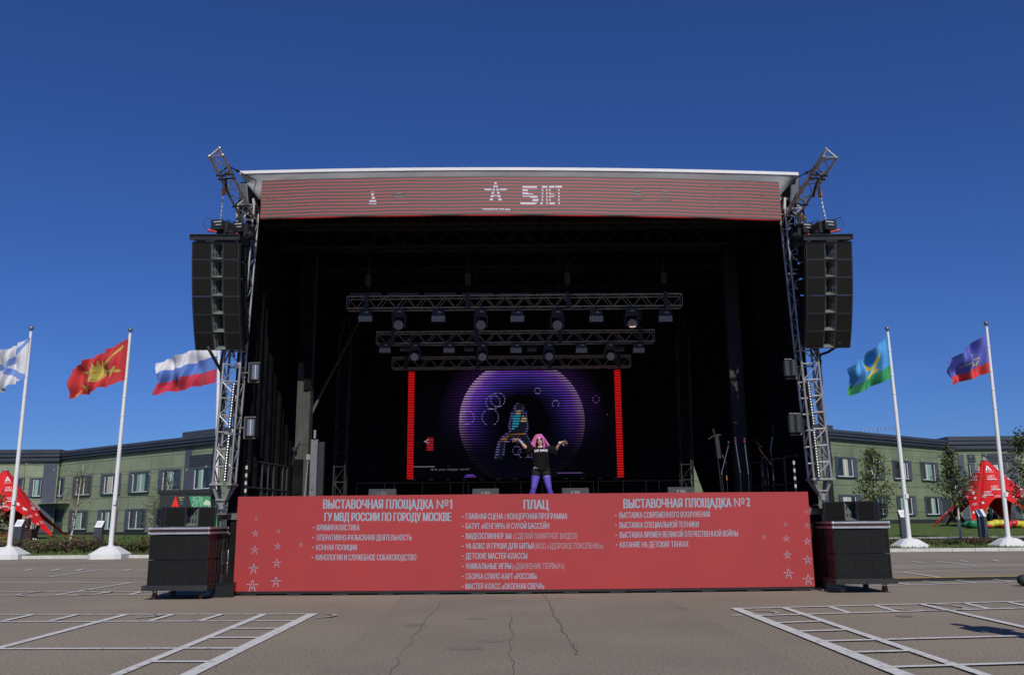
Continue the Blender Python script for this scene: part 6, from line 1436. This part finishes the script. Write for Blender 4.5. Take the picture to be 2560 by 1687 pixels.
# ================================================================== PLANTS
def leaf_mat(name, c, c2): 
    m = mat(name, c, .55, 0, spec=.3, var=.4, scale=1.3, col2=c2, detail=3); b = m.node_tree.nodes['Principled BSDF']
    b.inputs['Transmission Weight'].default_value = 0
    return m
LEAF = leaf_mat('young_tree_leaf', (.065, .10, .028), (.15, .18, .055)); LEAFY = leaf_mat('yellowing_leaf', (.16, .14, .02), (.28, .22, .03)); LEAFD = leaf_mat('dark_leaf', (.05, .08, .028), (.11, .14, .055))
BARK = mat('whitewashed_bark', (.55, .53, .50), .8, 0, var=.3, scale=9, stretch=(1, 1, .4)); TWIG = mat('brown_twig', (.10, .075, .055), .8, var=.3); BIRCH = mat('birch_bark', (.48, .44, .40), .8, 0, var=.45, scale=6, stretch=(1, 1, 2.5))
def tree(base, top_pts, crown, label, cat, nleaf, leafs, bark, r0, seed, lean=0, lsize=.09, group=None, name='young_tree', twigs=60, up=.5):
    """crown: list of (z, radius) from low to high; limbs grow out along the stem and leaves hang round their ends"""
    r_ = random.Random(seed); base = Vector(base); t = thing(name, tuple(base), label, cat, group); top = Vector(top_pts); stem = []
    for i in range(9):
        k = i/8; stem.append(base.lerp(top, k)+Vector((.05*math.sin(k*5+seed), .05*math.cos(k*4), 0)))
    mb = MB(); mb.path(stem, [r0*(1-.85*i/8) for i in range(9)], 8); mb.build('trunk', bark, t, smooth=True)
    H = top.z-base.z; mb = MB(); lv = MB(); lv2 = []
    def rad(z):
        for (z0, q0), (z1, q1) in zip(crown, crown[1:]):
            if z0 <= z <= z1: return q0+(q1-q0)*(z-z0)/(z1-z0)
        return 0
    tips = []
    for i in range(twigs):
        z = r_.uniform(crown[0][0], crown[-1][0]); k = max(.05, min(1, (z*.88)/H)); s = base.lerp(top, k); a = r_.uniform(0, 6.283); R_ = rad(z)*r_.uniform(.45, 1.12)*(.62+.5*(1+math.sin(3*a+z*2.3+seed)*math.cos(z*3.1+a+seed)))
        e = Vector((s.x+math.cos(a)*R_, s.y+math.sin(a)*R_, base.z+z+R_*up*r_.uniform(-.2, .6)))
        m_ = s.lerp(e, .5)+Vector((0, 0, R_*.15)); mb.path([s, m_, e], [r0*.28*(1-k*.6), r0*.16, .006], 5)
        tips += [(m_, .6), (s.lerp(e, .75), 1), (e, 1)]
    mb.build('branches', TWIG if bark is not BIRCH else TWIG, t)
    for i in range(nleaf):
        p, w_ = tips[r_.randrange(len(tips))]
        q = p+Vector((r_.gauss(0, .10), r_.gauss(0, .10), r_.gauss(-.02, .10)))
        a = Vector((r_.gauss(0, 1), r_.gauss(0, 1), r_.gauss(0, 1))).normalized(); b = a.cross(Vector((r_.gauss(0, 1), r_.gauss(0, 1), r_.gauss(0, 1)))).normalized(); s_ = lsize*r_.uniform(.6, 1.3)
        lv.mi = (1 if len(leafs) > 1 and (r_.random() < .05 or (q-base).x < -rad((q-base).z)*.55 and (q-base).z < H*.55 and r_.random() < .3) else 0)
        lv.add([q-a*s_, q+b*s_*.45, q+a*s_, q-b*s_*.45], [(0, 1, 2, 3)])
    if nleaf: lv.build('crown', leafs, t, fixn=False)
    return t
def gpt(u, v, Y):
    q = P(u, v, Y=Y); return Vector((q.x, Y, lawn_z(q.x, Y)))
YT = 50
b = gpt(2200, 1334, YT); tp = P(2178, 1124, Y=YT); tree(b, tp, [(1.1, .35), (1.7, .95), (2.6, .95), (3.4, .75), (4.3, .5), (5.0, .12)], 'young leafy tree before the right building, between the tower and the flagpole', 'tree', 1750, [LEAF, LEAFY], BARK, .075, 3, twigs=120)
b = gpt(2405, 1338, 47); tp = P(2372, 1136, Y=47); tree(b, tp, [(1.75, .3), (2.1, 1.0), (2.7, 1.05), (3.3, .65), (4.1, .35), (4.7, .1)], 'young leafy tree with pale trunk just left of the right red tent', 'tree', 1700, [LEAFD, LEAFY], BARK, .075, 5, twigs=115)
b = gpt(2572, 1338, 42); tp = P(2552, 1075, Y=42); tree(b, tp, [(1.5, .4), (2.3, .75), (3.3, .7), (4.4, .5), (5.4, .2)], 'leafy tree cut by the right picture edge', 'tree', 1300, [LEAFD], BARK, .06, 8, twigs=80)
b = gpt(172, 1356, 47); tp = P(200, 1205, Y=47); tree(b, P(212, 1160, Y=47), [(1.0, .2), (2.0, .75), (3.2, .7), (4.2, .3)], 'thin nearly bare birch before the left building', 'tree', 170, [LEAFY], BIRCH, .055, 12, twigs=80, lsize=.055, name='birch_tree', up=1.2)
b = gpt(374, 1358, 45); tree(b, P(432, 1190, Y=45), [(.8, .2), (1.6, 1.0), (2.6, .95), (3.6, .4)], 'leaning pale birch with sparse leaves behind the left subwoofers', 'tree', 620, [LEAFD, LEAFY], BIRCH, .06, 14, twigs=110, lsize=.055, name='birch_tree', up=1.0)
b = gpt(-22, 1352, 46); tree(b, P(-18, 1255, Y=46), [(.8, .5), (1.4, .95), (2.0, .8), (2.7, .3)], 'small rowan with red berries at the left picture edge', 'tree', 900, [LEAFD, mat('rowan_red', (.35, .06, .03), .6)], TWIG, .04, 17, twigs=60, name='rowan_tree')
SHRUBM = [leaf_mat('russet_shrub_leaf', (.10, .055, .035), (.20, .12, .06)), leaf_mat('green_shrub_leaf', (.05, .07, .02), (.11, .12, .03)), leaf_mat('dull_green_shrub_leaf', (.035, .055, .015), (.07, .08, .025))]
def shrub_proto(m, seed, n_=420, w_=.75, h_=.62):
    r_ = random.Random(seed); t = thing('shrub', (0, 0, 0), 'low shrub', 'shrub'); mb = MB(); tw = MB()
    for i in range(26):
        a = r_.uniform(0, 6.28); q = Vector((math.cos(a)*r_.uniform(.2, w_), math.sin(a)*r_.uniform(.15, .4), h_*r_.uniform(.5, 1.05))); tw.path([(0, 0, 0), q*.5+Vector((0, 0, .05)), q], [.012, .008, .003], 4)
        for k in range(n_//26):
            p = q*r_.uniform(.35, 1.05)+Vector((r_.gauss(0, .09), r_.gauss(0, .09), r_.gauss(0, .05))); p.z = max(.03, p.z); d = Vector((r_.gauss(0, 1), r_.gauss(0, 1), r_.gauss(0, 1))).normalized(); e = d.cross(Vector((r_.gauss(0, 1), r_.gauss(0, 1), r_.gauss(0, 1)))).normalized(); s_ = r_.uniform(.03, .065)
            mb.mi = 1 if r_.random() < .18 else 0; mb.add([p-d*s_, p+e*s_*.5, p+d*s_, p-e*s_*.5], [(0, 1, 2, 3)])
    mb.build('foliage', [m, SHRUBM[1]], t, local=True, fixn=False); tw.build('stem', TWIG, t, local=True); return t
protos = [(shrub_proto(SHRUBM[0], 1), 'russet'), (shrub_proto(SHRUBM[1], 2), 'yellow green'), (shrub_proto(SHRUBM[2], 3), 'dull green'), (shrub_proto(SHRUBM[0], 4, 260), 'thin russet')]
used = set(); rs = random.Random(4)
def put_shrub(k, u, v, Y, side, sc, sz):
    o, nm = protos[k]
    if k in used: o = copy_tree(o)
    used.add(k); q = P(u, v, Y=Y); o.location = (q.x, Y, lawn_z(q.x, Y)); o.rotation_euler = (0, 0, rs.uniform(-.4, .4)+(3.14 if rs.random() < .5 else 0)); o.scale = (sc, sc, sc*sz)
    o['label'] = f'low {nm} shrub in the {side} row on the lawn'; o['group'] = f'{side} row of low shrubs behind the kerb, {nm} ones'
for i in range(16):
    u = -20+i*38+rs.uniform(-9, 9); put_shrub((0, 0, 3, 0, 1, 0, 0, 2)[i % 8] if u < 330 else (1, 1, 0)[i % 3], u, 1372, 41.6+rs.uniform(-.4, .5), 'left', rs.uniform(1.0, 1.25), rs.uniform(.9, 1.1))
for i in range(13):
    u = 2215+i*30+rs.uniform(-8, 8); put_shrub((1, 2, 3)[i % 3] if u < 2300 else (3, 2, 0, 3)[i % 4], u, 1355, 41.6+rs.uniform(-.4, .5), 'right', rs.uniform(.85, 1.1), rs.uniform(.45, .65))
for k in range(4):
    if k not in used: put_shrub(k, 2400, 1355, 42.5, 'right', 1, .9)
# round clipped bush at the left edge
c = P(8, 1338, Y=52); t = thing('bush', (c.x, 52, lawn_z(c.x, 52)), 'round green and rust coloured bush at the left picture edge', 'bush'); mb = MB(); r_ = random.Random(9)
for i in range(2600):
    d = Vector((r_.gauss(0, 1), r_.gauss(0, 1), abs(r_.gauss(0, 1)))).normalized(); p = Vector((c.x, 52, lawn_z(c.x, 52)))+Vector((d.x*1.0, d.y*.8, d.z*.8))*r_.uniform(.75, 1.02); e = d.cross(Vector((r_.gauss(0, 1), r_.gauss(0, 1), r_.gauss(0, 1)))).normalized(); f = d.cross(e); s_ = .06; mb.mi = int(r_.random() < .35+.4*(d.z > .6)); mb.add([p-e*s_, p+f*s_*.6, p+e*s_, p-f*s_*.6], [(0, 1, 2, 3)])
mb.build('foliage', [SHRUBM[1], leaf_mat('rust_leaf', (.20, .06, .02), (.3, .12, .03))], t, fixn=False)

# ================================================================== TENTS, SIGNS, THINGS ON THE LAWN
TRED = mat('red_tent_fabric', (.60, .016, .014), .5, 0, var=.05, scale=2, spec=.35); TDK = mat('dark_maroon', (.04, .012, .012), .7, var=.2); TPR = mat('white_tent_print', (.78, .78, .78), .6)
def star_tent(peak, gz, Rr, a0, label, seed, reach=(1, 1, 1, 1, 1, 1)):
    """red star shade: one mast, six legs of cloth running to the ground, arched hems between them"""
    pk = Vector(peak); t = thing('star_tent', (pk.x, pk.y, gz), label, 'tent', 'red star shaped tents'); H = pk.z-gz; r_ = random.Random(seed)
    def S(i, w_, s):
        """panel i of six; w_ 0..1 from leg to leg; s 0..1 from peak to hem"""
        th = R(a0+60*(i+w_)); m = min(1., abs(2*w_-1))
        rad = Rr*(reach[i]*(1-w_)+reach[(i+1) % 6]*w_)*(.50+.50*m**2.6); hz_ = H*.40*(1-m**2.2)+.02
        ex = 1.0+.55*(m**4)
        z = gz+hz_+(H-hz_)*max(0., 1-s)**(1.0+.35*m**3)
        d = Vector((math.cos(th)*rad*s, math.sin(th)*rad*s, 0)); fold = 1-.06*math.sin(s*3.14)*(1-m)
        return Vector((pk.x, pk.y, z))+d*fold
    nw, ns = 14, 14; mb = MB()
    for i in range(6):
        vs = [S(i, w_/nw, s/ns) for s in range(ns+1) for w_ in range(nw+1)]
        mb.add(vs, [(j*(nw+1)+k, j*(nw+1)+k+1, (j+1)*(nw+1)+k+1, (j+1)*(nw+1)+k) for j in range(ns) for k in range(nw)])
    mb.build('canopy', TRED, t, fixn=False, smooth=False)
    mb = MB(); mb.tube((pk.x, pk.y, gz), pk, .05, 8); mb.build('mast', ALUD, t); mb = MB(); mb.tube(pk-Vector((0, 0, .22)), pk+Vector((0, 0, .06)), .26, 12, .03); mb.build('cap', STEEL, t)
    pr = MB(); k3 = 1/nw
    def solve(i, w_, z):
        lo_, hi_ = 0.02, 1.0
        for _ in range(18):
            mid = (lo_+hi_)/2
            if S(i, w_, mid).z > z: lo_ = mid
            else: hi_ = mid
        return (lo_+hi_)/2
    def put(i, cw, zf, wm, hm, vs, fs):
        zc_ = gz+H*zf; s0 = solve(i, cw, zc_); p0 = S(i, cw, s0); rr = max(.15, math.hypot(p0.x-pk.x, p0.y-pk.y)); out = []
        for x, y in vs:
            ww = cw+x*wm/(rr*1.047); ss = solve(i, ww, zc_+y*hm); p = S(i, ww, ss); e = .004
            nrm = (S(i, ww+e, ss)-p).cross(S(i, ww, ss+e)-p); nrm.normalize()
            if nrm.z < 0: nrm = -nrm
            out.append(p+nrm*.05)
        pr.add(out, fs)
    star = [(math.sin(6.283*k/10)*(.5 if k % 2 == 0 else .2), math.cos(6.283*k/10)*(.5 if k % 2 == 0 else .2)) for k in range(10)]
    tv, tf = text2d('5ЛЕТ', .0); xa, xb = min(v[0] for v in tv), max(v[0] for v in tv); lo, hi = cap_h(.0); tv = [((x-xa)/(xb-xa)-.5, (y-lo)/(hi-lo)-.5) for x, y in tv]
    av, af = text2d('АВАНГАРД', .0); xa, xb = min(v[0] for v in av), max(v[0] for v in av); av = [((x-xa)/(xb-xa)-.5, (y-lo)/(hi-lo)-.5) for x, y in av]
    bar_ = [(-.5+k/6, -.5) for k in range(7)]+[(.5-k/6, .5) for k in range(7)]
    A_ = [[(-.5, -.5), (-.25, -.5), (0, .25), (.25, -.5), (.5, -.5), (.12, .5), (-.12, .5)], [(-.12, -.35), (.12, -.35), (0, -.05)]]
    for i in range(6):
        for p in A_: put(i, .5, .83, .30, .36, p, [list(range(len(p)))])
        put(i, .5, .775, .50, .07, av, af)
        for row, zf in enumerate((.70, .625, .55, .475, .41)):
            for c in range(-2, 3):
                rr = Rr*(.16+.13*row)*.62; w_ = .5+(c*.72+(.36 if row % 2 else 0))/(max(rr, .4)*1.047)
                if not .14 < w_ < .86: continue
                if (c+row) % 2 == 0: put(i, w_, zf, .46, .20, tv, tf); put(i, w_, zf-.036, .58, .045, bar_, [list(range(14))])
                else: put(i, w_, zf, .36, .36, star, [list(range(10))])
        for (w_, zf, kind) in ((.13, .42, 0), (.10, .33, 1), (.07, .22, 0), (.87, .40, 1), (.90, .31, 0), (.93, .20, 1)):
            if kind: put(i, w_, zf, .26, .26, star, [list(range(10))])
            else: put(i, w_, zf, .30, .16, tv, tf)
    pr.build('tent_print', TPR, t, fixn=False)
    return t
q = P(15, 1169, Y=66); star_tent(q, lawn_z(q.x, 62)+.02, 5.0, -15, 'red star shaped tent with white print at the left picture edge', 1)
q2 = P(2459, 1143, Y=64); star_tent(q2, lawn_z(q2.x, 62)+.02, 3.95, 228, 'red star shaped tent with white print behind the right flagpole', 2, (1.1, 1.32, 1.45, 1.25, 1.1, 1))
# dark table and chair under the left tent, with a seated person
gx = P(45, 1330, Y=62.5); gz = lawn_z(gx.x, 62.5)
t = thing('table', (gx.x, 62.5, gz), 'dark maroon covered table under the left red tent', 'table'); mb = MB(); mb.box((gx.x+.1, 62.5, gz+.72), (2.2, .9, .05)); mb.box((gx.x+.1, 62.5, gz+.36), (2.1, .8, .66)); mb.build('cloth_cover', TDK, t)
bystander((P(62, 1330, Y=63.2).x, 63.4, gz), R(60), 'dark clothed person bending at the table under the left red tent', TDK, DKT)
c = P(80, 1335, Y=62.5); t = thing('chair', (c.x, 62.5, gz), 'dark folding chair on the lawn beside the left red tent', 'chair'); mb = MB(); mb.box((c.x, 62.5, gz+.45), (.5, .45, .05)); mb.build('seat', BLACK, t); mb = MB(); mb.box((c.x+.32, 62.5, gz+.75), (.06, .45, .5), Matrix.Rotation(.35, 3, 'Y')); mb.build('backrest', BLACK, t)
for sx in (-1, 1): mb = MB(); mb.tube((c.x+.22*sx, 62.35, gz+.45), (c.x-.28*sx, 62.35, gz), .015, 6); mb.tube((c.x+.22*sx, 62.65, gz+.45), (c.x-.28*sx, 62.65, gz), .015, 6); mb.build('leg', ALU, t)
# loungers in the shade and slack inflatable at the right tent
gx = P(2425, 1312, Y=63); gz = lawn_z(gx.x, 63)
for i, u in enumerate((2396, 2415)):
    c = P(u, 1312, Y=63.5); t = thing('deck_chair', (c.x, 63.5, gz), f'dark deck chair in the shade of the right red tent, {("left", "right")[i]} one', 'chair', 'deck chairs by the right tent'); mb = MB(); mb.box((c.x, 63.5, gz+.35), (.6, .5, .05), Matrix.Rotation(.25, 3, 'Y')); mb.build('seat', BLACK, t); mb = MB(); mb.box((c.x-.35, 63.5, gz+.72), (.06, .5, .75), Matrix.Rotation(-.5, 3, 'Y')); mb.build('backrest', BLACK, t); mb = MB(); mb.tube((c.x-.3, 63.3, gz), (c.x+.3, 63.3, gz+.42), .02, 6); mb.tube((c.x+.3, 63.3, gz), (c.x-.3, 63.3, gz+.42), .02, 6); mb.build('leg', DSTEEL, t)
for i, u in enumerate((2450, 2476, 2490)):
    c = P(u, 1310, Y=65.5); bystander((c.x, 65.5, gz-.55), R(30*i), ('dark figure seated in the shade under the right tent, left of three', 'dark figure seated in the shade under the right tent, middle of three', 'dark figure seated in the shade under the right tent, right of three')[i], DKC, DKT)
for (u, rx, col, nm) in ((2440, .48, (.015, .20, .10), 'green'), (2468, .25, (.5, .02, .03), 'red'), (2492, .56, (.60, .50, .04), 'yellow'), (2525, .72, (.5, .02, .03), 'scarlet'), (2551, .55, (.60, .50, .04), 'bright yellow')):
    c = P(u, 1314, Y=60.5); gz = lawn_z(c.x, 60.5); t = thing('slack_inflatable', (c.x, 60.5, gz), f'slack {nm} inflatable cloth heaped on the lawn by the right tent', 'inflatable', None); mb = MB(); r_ = random.Random(u)
    for k in range(7): mb.sph((c.x+r_.uniform(-rx, rx)*.8, 60.5+r_.uniform(-.3, .3), gz+.15+r_.uniform(0, .22)*(rx > .3)), r_.uniform(.2, .34)*min(1, rx*2.2), 12, 8, (1.3, 1, .8))
    o = remesh(mb.build('cloth', mat(nm+'_inflatable', col, .45, 0, var=.2, scale=5, bump=.5), t), .035, 1)
# information stands
STAND = mat('dark_grey_stand', (.052, .062, .075), .45, .1, var=.1); PLATE = mat('white_plate', (.74, .74, .74), .4); INK = mat('grey_ink', (.35, .36, .38), .6)
for (u, v0, v1, lab) in ((42, 1355, 1300, 'grey information stand with white plate by the farthest left flagpole'), (243, 1364, 1303, 'grey information stand with white plate by the red flag pole'), (2264, 1343, 1276, 'grey information stand with white plate by the sky blue flag pole'), (2460, 1339, 1274, 'grey information stand with white plate by the farthest right flagpole')):
    Y = 42.3; b = P(u, v0, Y=Y); b.z = lawn_z(b.x, Y); h = P(u, v1, Y=Y).z-b.z; s = 1 if u < 1280 else -1; t = thing('information_stand', tuple(b), lab, 'information stand', 'information stands by the flagpoles')
    mb = MB(); w_ = .19; prof = [(-.06, 0), (.14, 0), (.16, h*.78), (.28, h), (.20, h+.02), (-.06, h*.80)]
    mb.prism([b+Vector((-w_+.0, y, z)) for y, z in prof], (2*w_, 0, 0)); o = mb.build('body', STAND, t); bevel(o, .01)
    a0_, a1_ = Vector((0, -.065, h*.80)), Vector((0, .195, h+.022)); nn = Vector((0, -(a1_-a0_).z, (a1_-a0_).y)).normalized()*.012
    mb = MB(); c0 = [b+a0_+nn+Vector((-w_+.02, 0, 0)), b+a0_+nn+Vector((w_-.02, 0, 0)), b+a1_+nn+Vector((w_-.02, 0, 0)), b+a1_+nn+Vector((-w_+.02, 0, 0))]; mb.prism(c0, nn*.6); pl_ = mb.build('plate', PLATE, t)
    mb = MB(); c1_, c2_ = c0[0]+nn*.9, c0[1]+nn*.9; up_ = c0[3]-c0[0]
    for k in range(4): mb.quad(c1_.lerp(c2_, .2)+up_*(.28+k*.13), c1_.lerp(c2_, .75+.05*(k % 2))+up_*(.28+k*.13), c1_.lerp(c2_, .75+.05*(k % 2))+up_*(.32+k*.13), c1_.lerp(c2_, .2)+up_*(.32+k*.13))
    mb.build('print', INK, pl_, fixn=False)
# big information board with a green map, behind the left subwoofers
YBD = 33.0
def bd(u, v, o=0): return P(u, v, Y=YBD-o)
b = P(470, 1390, Y=YBD); t = thing('map_board', (b.x, YBD, 0), 'dark information board with red A sign and green map behind the left speakers', 'information board')
mb = MB(); A1, A2 = bd(400, 1228), bd(546, 1285); mb.bb((A1.x, YBD, .75), (A2.x+.0, YBD+.15, A1.z)); mb.build('panel', mat('board_dark', (.022, .026, .024), .5, 0, var=.2), t)
mb = MB(); mb.bb((A1.x, YBD-.03, A1.z-.10), (A2.x, YBD+.2, A1.z+.05)); mb.build('top_frame', BLACK, t)
mb = MB(); mb.bb((bd(528, 1240).x, YBD-.04, .02), (bd(532, 1240).x, YBD-.004, A1.z-.11)); mb.build('pale_post', WFRAME, t)
for u in (404, 545): q = bd(u, 1300); mb = MB(); mb.bb((q.x-.06, YBD+.02, 0), (q.x+.06, YBD+.14, .748)); mb.build('leg', DSTEEL, t)
mb = MB(); mb.prism([bd(*p, o=.003) for p in ((441, 1239), (454, 1286), (446, 1286), (440.5, 1262), (433, 1286), (423.5, 1286))], (0, -.08, 0)); mb.add([bd(*p, o=.01) for p in ((435, 1276), (449, 1276), (449, 1280), (434, 1280))], [(0, 1, 2, 3)]); mb.build('letter', mat('bright_red_sign', (.75, .03, .015), .4), t)
MAPG = mat('map_green', (.05, .26, .12), .5, 0, var=.25, scale=2.5); MAPL = mat('map_pale', (.50, .62, .42), .5); MAPW = mat('map_mint', (.38, .62, .48), .5)
mb = MB(); mb.add([bd(*p, o=.006) for p in ((473, 1240), (527, 1240), (527, 1286), (483, 1286))], [(0, 1, 2, 3)]); mb.add([bd(*p, o=.006) for p in ((534, 1244), (540, 1270), (544, 1330), (533, 1335))], [(0, 1, 2, 3)]); mb.build('map', MAPG, t, fixn=False)
mb = MB()
for (u, v, r_, k) in ((494, 1246, 7, 1), (494, 1246, 12, 1), (505, 1275, 8, 1), (512, 1262, 11, 1), (520, 1279, 7, 1), (487, 1262, 6, 1), (538, 1290, 6, 1), (538, 1318, 7, 1)):
    n_ = 22; vs = []
    for i in range(n_):
        th = 6.283*i/n_; c_ = bd(u+math.cos(th)*r_, v+math.sin(th)*r_*.8, .010); d_ = bd(u+math.cos(th)*(r_-1.5), v+math.sin(th)*(r_-1.5)*.8, .010); cl = lambda q_: Vector((min(max(q_.x, bd(474, 1250).x), bd(543, 1250).x), q_.y, min(q_.z, bd(500, 1241).z))); vs += [cl(c_), cl(d_)]
    mb.add(vs, [(2*i, 2*((i+1) % n_), 2*((i+1) % n_)+1, 2*i+1) for i in range(n_)])
mb.build('map_path', MAPW, t, fixn=False)
mb = MB()
for pl_ in (((507, 1262), (515, 1248), (526, 1254), (526, 1262)), ((480, 1268), (496, 1266), (498, 1284), (483, 1284)), ((516, 1268), (524, 1266), (525, 1274), (518, 1276))): mb.add([bd(*p, o=.013) for p in pl_], [(0, 1, 2, 3)])
mb.build('map_block', MAPL, t, fixn=False)
for (v, u1, col, nm) in ((1242, 461, (.35, .32, .16), 'straw'), (1245, 456, (.35, .32, .16), 'straw'), (1249, 458, (.35, .32, .16), 'straw'), (1255, 457, (.05, .20, .32), 'blue'), (1259, 458, (.05, .20, .32), 'blue'), (1267, 466, (.06, .22, .12), 'green'), (1274, 463, (.06, .22, .12), 'green'), (1278, 474, (.06, .22, .12), 'green')):
    u0 = 446+(v-1240)*.18; mb = MB(); mb.add([bd(u0, v, .006), bd(u1, v, .006), bd(u1, v+1.4, .006), bd(u0, v+1.4, .006)], [(0, 1, 2, 3)]); mb.build('text_row', mat('board_text_'+nm, col, .6), t, fixn=False)
